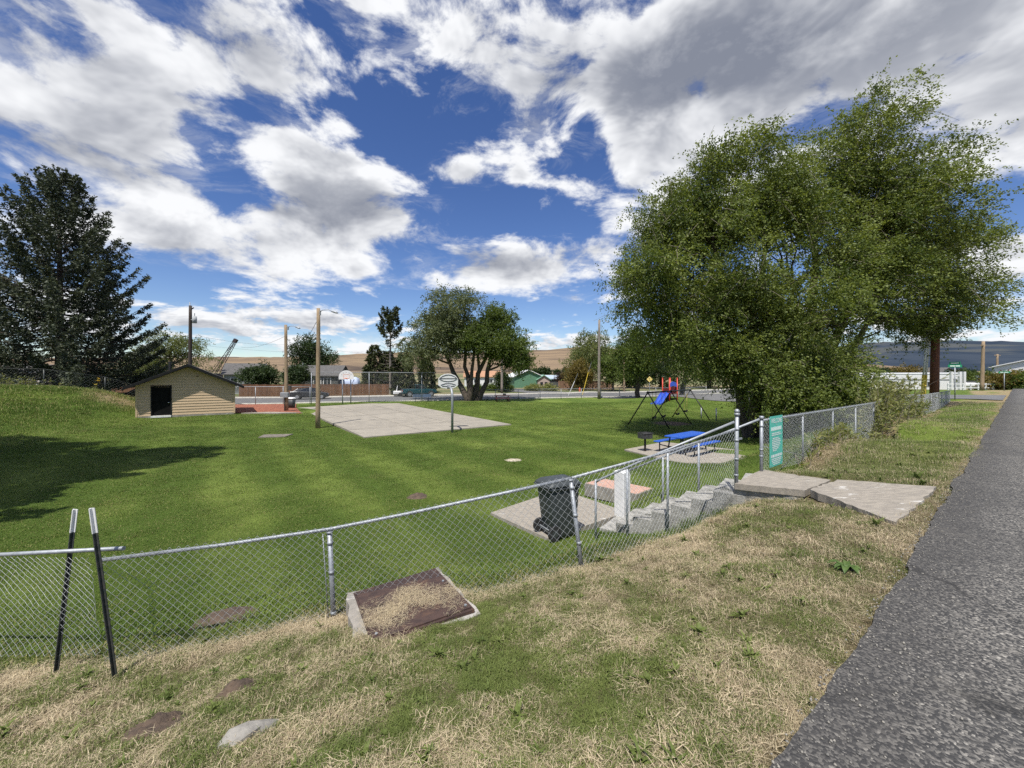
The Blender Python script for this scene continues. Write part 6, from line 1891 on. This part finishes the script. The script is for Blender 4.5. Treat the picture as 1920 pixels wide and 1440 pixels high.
for k, (px, w) in enumerate(((895, 14), (922, 16), (952, 12), (1000, 18), (1030, 16))):
    q = at_ground(px, 74)
    bush_tree('verge_shrub', ['low green shrub by the street right of the tree trunk', 'low green shrub before the white cottage', 'low shrub at the foot of the slim utility pole', 'straw coloured shrub row before the green barn', 'straw coloured shrub row before the carport'][k], px, 74, 722, 735, w, M['leafmid' if k < 3 else 'weed'], 80 + k, n=70, lsize=.24, spread=.45, cat='shrub', shell=.3, limbs=4)
bush_tree('dark_shrub', 'dark upright shrub in front of the green barn', 944, 70, 695, 735, 14, M['leafdark'], 90, n=120, lsize=.26, cat='shrub', shell=.3)
for k, px in enumerate((985, 1003, 1014, 1020, 1027, 1045, 1060)):
    bush_tree('distant_tree', 'tiny distant tree on the plain below the dry hill, %s from the left' % ['first', 'second', 'third', 'fourth', 'fifth', 'sixth', 'seventh'][k], px, 400, 692 + (k % 3), 703, 4 + (k * 7) % 4, M['leafdark'], 120 + k, n=24, lsize=1.6, spread=2.0, shell=.2, limbs=2, lobes=3, group='distant trees below the hill')

def conifer(name, label, base, H_, rad_, seed, mat, z_low=.06, nwh=34, per=9, bark='bark', droop=.35, upturn=.35, lsize=.34, dens=1.0, wind=0.0, bare=0, cat='tree', power=.75):
    rs = np.random.default_rng(seed)
    base = np.array(base, float)
    o = thing(name, label, cat, tuple(base))
    paths = [([Vector(base + [0, 0, -.3]), Vector(base + [wind * H_ * .3, 0, H_ * .5]), Vector(base + [wind * H_, 0, H_])], [max(.1, H_ * .018), H_ * .011, .02])]
    pos, axs, sh = [], [], []
    for w in range(nwh):
        f_ = z_low + (1 - z_low) * (w / nwh) ** .92
        z = H_ * f_
        rl = rad_ * (1 - f_) ** power * (1.0 if f_ > .12 else .8 + f_ * 1.6) + .25
        n = max(4, int(per * (1 - f_ * .45)))
        a0_ = rs.uniform(0, 6.28)
        for k in range(n):
            a = a0_ + 2 * math.pi * k / n + rs.uniform(-.25, .25)
            L = rl * rs.uniform(.68, 1.2)
            ud = np.array([math.cos(a), math.sin(a), 0.0])
            lift = .55 * f_ ** 1.5
            m_ = 7
            kk = np.linspace(0, 1, m_)
            zz = z + L * (lift * kk - droop * (1 - f_ * .8) * kk * (1 - kk * .4) + upturn * kk ** 3 * (.45 + f_))
            pts = base + ud * (kk * L)[:, None] * [1, 1, 0] + np.stack([kk * 0 + wind * z, kk * 0, zz], -1)
            paths.append(([Vector(p) for p in pts[::2]], [max(.02, .012 * L), .009 * L, .006 * L, .004]))
            if f_ < bare and rs.uniform() < .85: continue
            # side shoots with needles along the bough
            ns = max(5, int(L * 9 * dens))
            u_s = .12 + .88 * np.sqrt(rs.uniform(0, 1, ns))
            bpos = np.stack([np.interp(u_s, kk, pts[:, i]) for i in range(3)], -1)
            tang = unit(np.stack([np.interp(np.minimum(u_s + .08, 1), kk, pts[:, i]) - np.interp(np.maximum(u_s - .08, 0), kk, pts[:, i]) for i in range(3)], -1))
            side = np.array([-ud[1], ud[0], 0])
            sgn = rs.choice([-1, 1], ns)[:, None]
            sl_ = (.18 + .30 * L * (1.02 - u_s) * .55 + .1)[:, None]
            sd = unit(tang * .7 + side * sgn * .7 + np.array([0, 0, -.6]) + rs.normal(size=(ns, 3)) * .22)
            q = 7
            t_ = rs.uniform(0.0, 1, (ns, q, 1))
            pp_ = bpos[:, None] + sd[:, None] * sl_[:, None] * t_ + rs.normal(size=(ns, q, 3)) * .035
            aa = unit(sd[:, None] * .8 + rs.normal(size=(ns, q, 3)) * .5)
            pos.append(pp_.reshape(-1, 3)); axs.append(aa.reshape(-1, 3))
            tp_ = np.stack([np.interp(np.linspace(.7, 1, 10), kk, pts[:, i]) for i in range(3)], -1)
            pos.append(np.repeat(tp_, 3, 0) + rs.normal(size=(30, 3)) * .03); axs.append(unit(np.repeat(unit(pts[-1:] - pts[-2:-1]), 30, 0) + rs.normal(size=(30, 3)) * .5))
    # leader
    tz = rs.uniform(.9, 1.0, 60)[:, None]
    pos.append(base + tz * [wind * H_, 0, H_] + rs.normal(size=(60, 3)) * [.12, .12, .05]); axs.append(unit(rs.normal(size=(60, 3)) + [0, 0, 1.0]))
    limb_mesh(paths).build('trunk', M[bark], o, smooth=True, world=True)
    pos = np.concatenate(pos); axs = np.concatenate(axs)
    V, Fq = leaf_cards(pos, axs, lsize, lsize * .42, rs)
    np_mesh('crown', V, Fq, mat, o, attrs={'rnd': ('FACE', np.clip(rs.normal(.45, .25, len(Fq)), 0, 1))}, world=True)
    return o
bX = (112 - 960) / F * 38
conifer('spruce_tree', 'huge dark spruce with upswept branch tips at the left edge', (bX, 38, gz(bX, 38) - .3), 22.6, 8.4, 31, M['needle'], z_low=.05, nwh=46, per=9, lsize=.27, dens=1.5, upturn=.5, droop=.42, power=.78)
conifer('spruce_tree', 'tall evergreen past the left edge, throwing the dark shadow across the lawn', (-18.6, 6.0, gz(-18.6, 6.0) - .2), 22.5, 5.6, 32, M['needle'], z_low=.10, nwh=26, per=9, lsize=.4, dens=.8, power=.6)
conifer('spruce_tree', 'second evergreen past the left edge, shading the foot of the bank', (-24.0, 5.6, gz(-24.0, 5.6) - .2), 22.0, 6.4, 39, M['needle'], z_low=.10, nwh=24, per=9, lsize=.4, dens=.8, power=.6)
q = at_ground(732, 62)
conifer('thin_pine', 'tall thin pine with a bare pale trunk and a small top', q, 13.0, 2.0, 33, M['needlegreen'], z_low=.12, nwh=24, per=6, bark='barkpale', lsize=.34, dens=1.2, bare=.66, power=.22)
for k, (px, Y, top, rpx, lb) in enumerate(((703, 64, 648, 26, 'bushy conifer left of the thin bare pine'), (757, 63, 668, 26, 'drooping conifer right of the thin bare pine'), (800, 66, 676, 20, 'small dark conifer behind the teal pickup'), (728, 66, 660, 24, 'bushy conifer behind the thin bare pine'))):
    q = at_ground(px, Y)
    conifer('conifer_tree', lb, q, EYE - (top - HZ) / F * Y - q.z, rpx / F * Y, 34 + k, M['needlegreen'], z_low=.05, nwh=18, per=8, lsize=.34, dens=1.0, upturn=.1, power=.65)

# ------------------------------------------------------------------ tall weeds through the fence
def weeds(label, sc, tcn_, half_s, half_t, hmax, n, seed, name='tall_weeds', mat='weed', dirw=(.45, 0, 0)):
    rs = np.random.default_rng(seed)
    cx, cyw = xy(sc, tcn_)
    o = thing(name, label, 'weeds', (cx, cyw, gz(cx, cyw)))
    ds = rs.normal(0, .5, n) * half_s; dt = rs.normal(0, .5, n) * half_t
    x, y = xy(sc + ds, tcn_ + dt)
    z = ground(x, y)
    h = hmax * rs.uniform(.45, 1.0, n) * np.clip(1.15 - (ds / half_s / 1.6) ** 2, .35, 1)
    lean = rs.normal(size=(n, 3)) * .22 + np.array(dirw) * rs.uniform(.3, 1.0, n)[:, None]
    lean[:, 2] = 0
    mb = MB(); pos, ax_ = [], []
    for i in range(n):
        b = np.array([x[i], y[i], z[i] - .03])
        k = np.linspace(0, 1, 5)[:, None]
        p = b + k * [0, 0, h[i]] + k ** 2 * lean[i] * h[i]
        mb.tube([Vector(q) for q in p], [.008, .007, .006, .004, .002], 3, caps=False)
        m_ = int(16 * h[i])
        kk = rs.uniform(.12, 1.0, m_)
        pp_ = np.stack([np.interp(kk, k[:, 0], p[:, c]) for c in range(3)], -1)
        pos.append(pp_)
        ax_.append(unit(rs.normal(size=(m_, 3)) * .7 + [0, 0, .35] + np.array(dirw) * .8))
    mb.build('stems', M['twig'], o, world=True)
    pos = np.concatenate(pos); ax_ = np.concatenate(ax_)
    V, Fq = leaf_cards(pos, ax_, .19, .042, rs)
    np_mesh('leaves', V, Fq, M[mat], o, attrs={'rnd': ('FACE', np.clip(rs.normal(.5, .28, len(Fq)), 0, 1))}, world=True)
    return o
weeds('tall green and straw weeds bursting through the chain-link fence', 19.0, 3.15, 3.4, .6, 1.8, 230, 5)
weeds('dry tangle of weeds and dead stems at the fence past the tall weeds', 23.5, 3.0, 2.6, .5, 1.0, 130, 6, dirw=(.7, 0, 0))
weeds('sparse dry grass stalks along the near part of the verge fence', 13.2, 2.98, 3.0, .22, .5, 130, 8, dirw=(.2, 0, 0))
weeds('ragged weeds around the bank fence at the left edge', *st(-34.5, 27.0), 3.5, 1.0, .8, 70, 9, dirw=(.2, 0, 0))

# ------------------------------------------------------------------ grass
def clump(name, n, rad_, h0, h1, w, seed, mat, flat=0.0, curl=.5):
    rs = np.random.default_rng(seed)
    V, Fq, rn = [], [], []
    for i in range(n):
        a = rs.uniform(0, 6.28); r = rad_ * math.sqrt(rs.uniform())
        b = np.array([r * math.cos(a), r * math.sin(a), -.012])
        h = rs.uniform(h0, h1)
        d_ = rs.uniform(0, 6.28); out_ = np.array([math.cos(d_), math.sin(d_), 0])
        s_ = np.array([-out_[1], out_[0], 0]) * w * rs.uniform(.6, 1.2)
        ln = curl * rs.uniform(.2, 1.2)
        if flat and rs.uniform() < flat:
            b[2] = rs.uniform(.0, .02); m_ = b + out_ * h * .5 + [0, 0, h * .12]; tp_ = b + out_ * h + [0, 0, h * rs.uniform(-.05, .15)]
        else:
            m_ = b + [0, 0, h * .6] + out_ * h * ln * .3; tp_ = b + [0, 0, h * (1 - .25 * ln)] + out_ * h * ln
        k = len(V)
        V += [b - s_ * .5, b + s_ * .5, m_ + s_ * .42, m_ - s_ * .42, tp_ + s_ * .08, tp_ - s_ * .08]
        Fq += [(k, k + 1, k + 2, k + 3), (k + 3, k + 2, k + 4, k + 5)]
        q = rs.uniform(); rn += [q, q]
    me = bpy.data.meshes.new(name)
    me.from_pydata([tuple(v_) for v_ in V], [], Fq); me.update()
    at_ = me.attributes.new('rnd', 'FLOAT', 'FACE'); at_.data.foreach_set('value', np.array(rn, np.float32))
    me.materials.append(mat)
    return bpy.data.objects.new(name, me)
def scatter(name, label, P3, rot, scl, which, attrs, sources, cat='grass'):
    me = bpy.data.meshes.new(name)
    me.vertices.add(len(P3)); me.vertices.foreach_set('co', np.asarray(P3, np.float32).ravel())
    for an, arr in {'rotz': rot, 'scl': scl, 'dry': attrs['dry'], 'var': attrs['var']}.items():
        a = me.attributes.new(an, 'FLOAT', 'POINT'); a.data.foreach_set('value', np.asarray(arr, np.float32))
    a = me.attributes.new('which', 'INT', 'POINT'); a.data.foreach_set('value', np.asarray(which, np.int32))
    o = bpy.data.objects.new(name, me); col.objects.link(o)
    tag(o, label, cat, kind='stuff')
    ng = bpy.data.node_groups.new(name, 'GeometryNodeTree')
    ng.interface.new_socket('Geometry', in_out='INPUT', socket_type='NodeSocketGeometry')
    ng.interface.new_socket('Geometry', in_out='OUTPUT', socket_type='NodeSocketGeometry')
    N = ng.nodes; Lk = ng.links
    gi = N.new('NodeGroupInput'); go = N.new('NodeGroupOutput')
    join = N.new('GeometryNodeGeometryToInstance') if False else N.new('GeometryNodeJoinGeometry')
    for s_ in reversed(sources):
        oi = N.new('GeometryNodeObjectInfo'); oi.inputs['Object'].default_value = s_
        oi.inputs['As Instance'].default_value = True
        Lk.new(oi.outputs['Geometry'], join.inputs[0])
    iop = N.new('GeometryNodeInstanceOnPoints')
    mtp = N.new('GeometryNodeMeshToPoints')
    Lk.new(gi.outputs[0], mtp.inputs[0]); Lk.new(mtp.outputs[0], iop.inputs['Points'])
    Lk.new(join.outputs[0], iop.inputs['Instance'])
    iop.inputs['Pick Instance'].default_value = True
    def na(nm, t='FLOAT'):
        q = N.new('GeometryNodeInputNamedAttribute'); q.data_type = t; q.inputs['Name'].default_value = nm
        return q.outputs['Attribute']
    Lk.new(na('which', 'INT'), iop.inputs['Instance Index'])
    cx = N.new('ShaderNodeCombineXYZ'); Lk.new(na('rotz'), cx.inputs[2])
    e2r = N.new('FunctionNodeEulerToRotation'); Lk.new(cx.outputs[0], e2r.inputs[0]); Lk.new(e2r.outputs[0], iop.inputs['Rotation'])
    cs = N.new('ShaderNodeCombineXYZ')
    sv = na('scl')
    for k in range(3): Lk.new(sv, cs.inputs[k])
    Lk.new(cs.outputs[0], iop.inputs['Scale'])
    Lk.new(iop.outputs[0], go.inputs[0])
    md = o.modifiers.new('scatter', 'NODES'); md.node_group = ng
    return o
def free(x, y, grow=.0):
    ok = np.ones(len(x), bool)
    for nm, poly in PADS.items():
        ok &= ~inside(x, y, poly, grow if nm in ('hatch', 'court', 'shed', 'mulch') else grow * .5)
    return ok
near_src = [clump('grass_clump', 18, .075, .035, .075, .0045, 1, M['blade'], .15, .7), clump('grass_clump', 18, .08, .03, .06, .004, 2, M['blade'], .3, .9),
            clump('grass_clump', 20, .09, .03, .075, .0035, 3, M['blade'], .65, .8), clump('grass_clump', 16, .10, .04, .10, .0026, 4, M['blade'], .9, .6), clump('weed_rosette', 14, .012, .06, .12, .03, 8, M['blade'], .35, 1.0)]
lawn_src = [clump('lawn_clump', 46, .2, .03, .055, .006, 5, M['lawnblade'], .1, .7), clump('lawn_clump', 46, .2, .03, .06, .006, 6, M['lawnblade'], .1, .8), clump('lawn_clump', 46, .22, .025, .05, .006, 7, M['lawnblade'], .2, .8)]

rs = np.random.default_rng(99)
def polar(n, r0, r1, pw, a0=-60, a1=60):
    u = rs.uniform(size=n)
    k = 2 - pw
    r = (r0 ** k + u * (r1 ** k - r0 ** k)) ** (1 / k)
    a = np.radians(rs.uniform(a0, a1, n))
    return r * np.sin(a), r * np.cos(a)
# verge on our side of the fence
x, y = polar(120000, 1.1, 42, 1.8)
s_, t_ = st(x, y)
park = in_park(x, y)
edge = 0.60 + (fbm(s_ * 0.9, s_ * 0 + 3, 4, 51) - 0.5) * 0.12
keep = (~park | (seg_dist(x, y, FLINE) < .35)) & (t_ > edge - .14 * vnoise(s_ * 3.1, s_ * 0, 66) + .08 * (rs.uniform(size=len(x)) < .6)) & free(x, y, .03) & (s_ < 43)
keep &= soilness(x, y) < .45
x, y = x[keep], y[keep]
dr = dryness(x, y); r_ = np.hypot(x, y); s_, t_ = st(x, y)
sc_ = rs.uniform(.55, 1.0, len(x)) * np.clip((r_ / 5), .7, 3.0) ** .6
sc_ *= np.where(t_ < .8, .8, 1.0)
sc_ *= (.7 + .5 * fbm(x * 1.3, y * 1.3, 3, 61)) * (.62 + .85 * vnoise(x * 8, y * 8, 63))
sc_ *= np.where(rs.uniform(size=len(x)) < .03, 1.5, 1)
wh = rs.choice([0, 1, 2], len(x), p=[.3, .35, .35])
wh = np.where((dr > .55) & (rs.uniform(size=len(x)) < .16), 3, wh)
wh = np.where((rs.uniform(size=len(x)) < .006) & (t_ > .9) & (r_ < 12), 4, wh)
scatter('verge_grass', 'patchy green and straw dry grass on the roadside verge', np.stack([x, y, ground(x, y)], -1), rs.uniform(0, 6.28, len(x)), sc_, wh,
        {'dry': np.where(wh == 4, 0, dr), 'var': np.clip(fbm(x * .8, y * .8, 3, 71) * .6 + (vnoise(x * 9, y * 9, 72) - .2) * .7 + rs.normal(0, .15, len(x)), 0, 1)}, near_src)
xs_, ys_ = polar(2200, 1.2, 9, 1.5)
kk_ = (~in_park(xs_, ys_)) & free(xs_, ys_, .03) & (st(xs_, ys_)[1] > .62) & (dryness(xs_, ys_) > .45)
xs_, ys_ = xs_[kk_], ys_[kk_]
# cut straw lying along the fence and on the hatch
pts_, drs = [], []
for a, b in zip(FLINE[1:4], FLINE[2:5]):
    n = int(90 * np.linalg.norm(b - a))
    k = rs.uniform(size=n)[:, None]
    q = a + (b - a) * k + rs.normal(size=(n, 2)) * [.12, .13] + [0, -.14]
    pts_.append(q)
q = np.concatenate(pts_); q = q[free(q[:, 0], q[:, 1])]
x2, y2 = q[:, 0], q[:, 1]
z2 = ground(x2, y2) + rs.uniform(0, .02, len(x2))
uu = np.clip(rs.normal(.48, .28, 330), .04, .96); vv = np.clip(rs.normal(.58, .14, 330) + .12 * (.5 - uu) * 0 + .1 * np.sin(uu * 9), .3, .93)
hp3 = np.array([tuple(bil(a, b, .022)) for a, b in zip(uu, vv)])
P3 = np.concatenate([np.stack([xs_, ys_, ground(xs_, ys_) + rs.uniform(.0, .03, len(xs_))], -1), np.stack([x2, y2, z2], -1), hp3])
x2 = np.concatenate([xs_, x2])
n = len(P3)
scatter('straw', 'cut straw lying along the fence foot and over the hatch', P3, rs.uniform(0, 6.28, n), rs.uniform(.55, 1.15, n) * np.where(np.arange(n) >= len(x2), .8, 1), np.full(n, 3), {'dry': np.full(n, 1.0), 'var': np.full(n, .5)}, near_src)
# mown lawn
x, y = polar(60000, 4.2, 48, 1.15, -60, 55)
keep = in_park(x, y) & free(x, y, .12) & (y < street_y(x) - 1) & (soilness(x, y) < .5) & (seg_dist(x, y, FLINE) > .1)
x, y = x[keep], y[keep]
r_ = np.hypot(x, y)
z = ground(x, y)
bank = np.clip((z + 1.5) / 1.2, 0, 1) * (x < -14)
sc_ = rs.uniform(.75, 1.15, len(x)) * np.clip(r_ / 12, .8, 2.6) ** .55 * (1 + .9 * bank)
sc_ *= np.where((seg_dist(x, y, FLINE) < 1.2), 1.35, 1) * (.75 + .5 * vnoise(x * 6, y * 6, 64))
scatter('lawn_grass', 'short mown green lawn of the park', np.stack([x, y, z], -1), rs.uniform(0, 6.28, len(x)), sc_, rs.integers(0, 3, len(x)),
        {'dry': dryness(x, y) + rs.normal(0, .06, len(x)), 'var': np.clip(tone_f(x, y) * .9 + (fbm(x * 4.5, y * 4.5, 3, 91) - .5) * .95 + rs.normal(0, .12, len(x)), 0, 1)}, lawn_src)

# ------------------------------------------------------------------ loose gravel at the road edge
n = 2600
gs = np.concatenate([rs.uniform(-1, 14, 2000), rs.uniform(14, 40, 600)])
gt = .60 - np.abs(rs.normal(0, .16, n)) + .05
gxx, gyy = xy(gs, gt)
gr_ = rs.uniform(.003, .010, n)[:, None]
oct_ = np.array([(1, 0, 0), (0, 1, 0), (-1, 0, 0), (0, -1, 0), (0, 0, .8), (0, 0, -.5)], float)
jit = oct_[None] * rs.uniform(.6, 1.3, (n, 6, 1))
ca, sa_ = np.cos(rs.uniform(0, 6.28, n)), np.sin(rs.uniform(0, 6.28, n))
V = np.stack([gxx, gyy, np.full(n, .003)], -1)[:, None] + jit * gr_[:, None]
tri = np.array([(0, 1, 4), (1, 2, 4), (2, 3, 4), (3, 0, 4), (1, 0, 5), (2, 1, 5), (3, 2, 5), (0, 3, 5)])
Fq = (np.arange(n)[:, None, None] * 6 + tri[None]).reshape(-1, 3)
M['gravel'] = pmat('loose gravel', (.30, .28, .24), (.14, .135, .125), 40, .9)
tag(np_mesh('gravel', V.reshape(-1, 3), Fq, M['gravel']), 'loose gravel crumbs scattered along the road edge', 'gravel', kind='stuff')

# broad-leaved dock growing in the verge near the road
dx_, dy_ = 2.9, 3.42
dk = thing('dock_plant', 'dark green broad-leaved weed growing in the verge near the road', 'weed', (dx_, dy_, gz(dx_, dy_)))
for k in range(15):
    a = 2 * math.pi * k / 15 * 1.618 + rs.uniform(-.25, .25); L_ = rs.uniform(.08, .15); w_ = L_ * .2
    u2 = Vector((math.cos(a), math.sin(a), 0)); v2 = Vector((-u2.y, u2.x, 0))
    cur = [(0, .004), (.25, .045), (.55, .07), (.8, .055), (1.0, .02)]
    wid = [.25, .8, 1.0, .7, .05]
    vv_ = []; ff_ = []
    for i, ((f_, z_), ww) in enumerate(zip(cur, wid)):
        c_ = u2 * L_ * f_ + Vector((0, 0, z_ * (L_ / .2)))
        vv_ += [c_ - v2 * w_ * ww + Vector((0, 0, .012 * ww)), c_, c_ + v2 * w_ * ww + Vector((0, 0, .012 * ww))]
        if i: ff_ += [(3 * i - 3, 3 * i - 2, 3 * i + 1, 3 * i), (3 * i - 2, 3 * i - 1, 3 * i + 2, 3 * i + 1)]
    MB().add(vv_, ff_).build('leaf', M['dock'], dk, smooth=True)
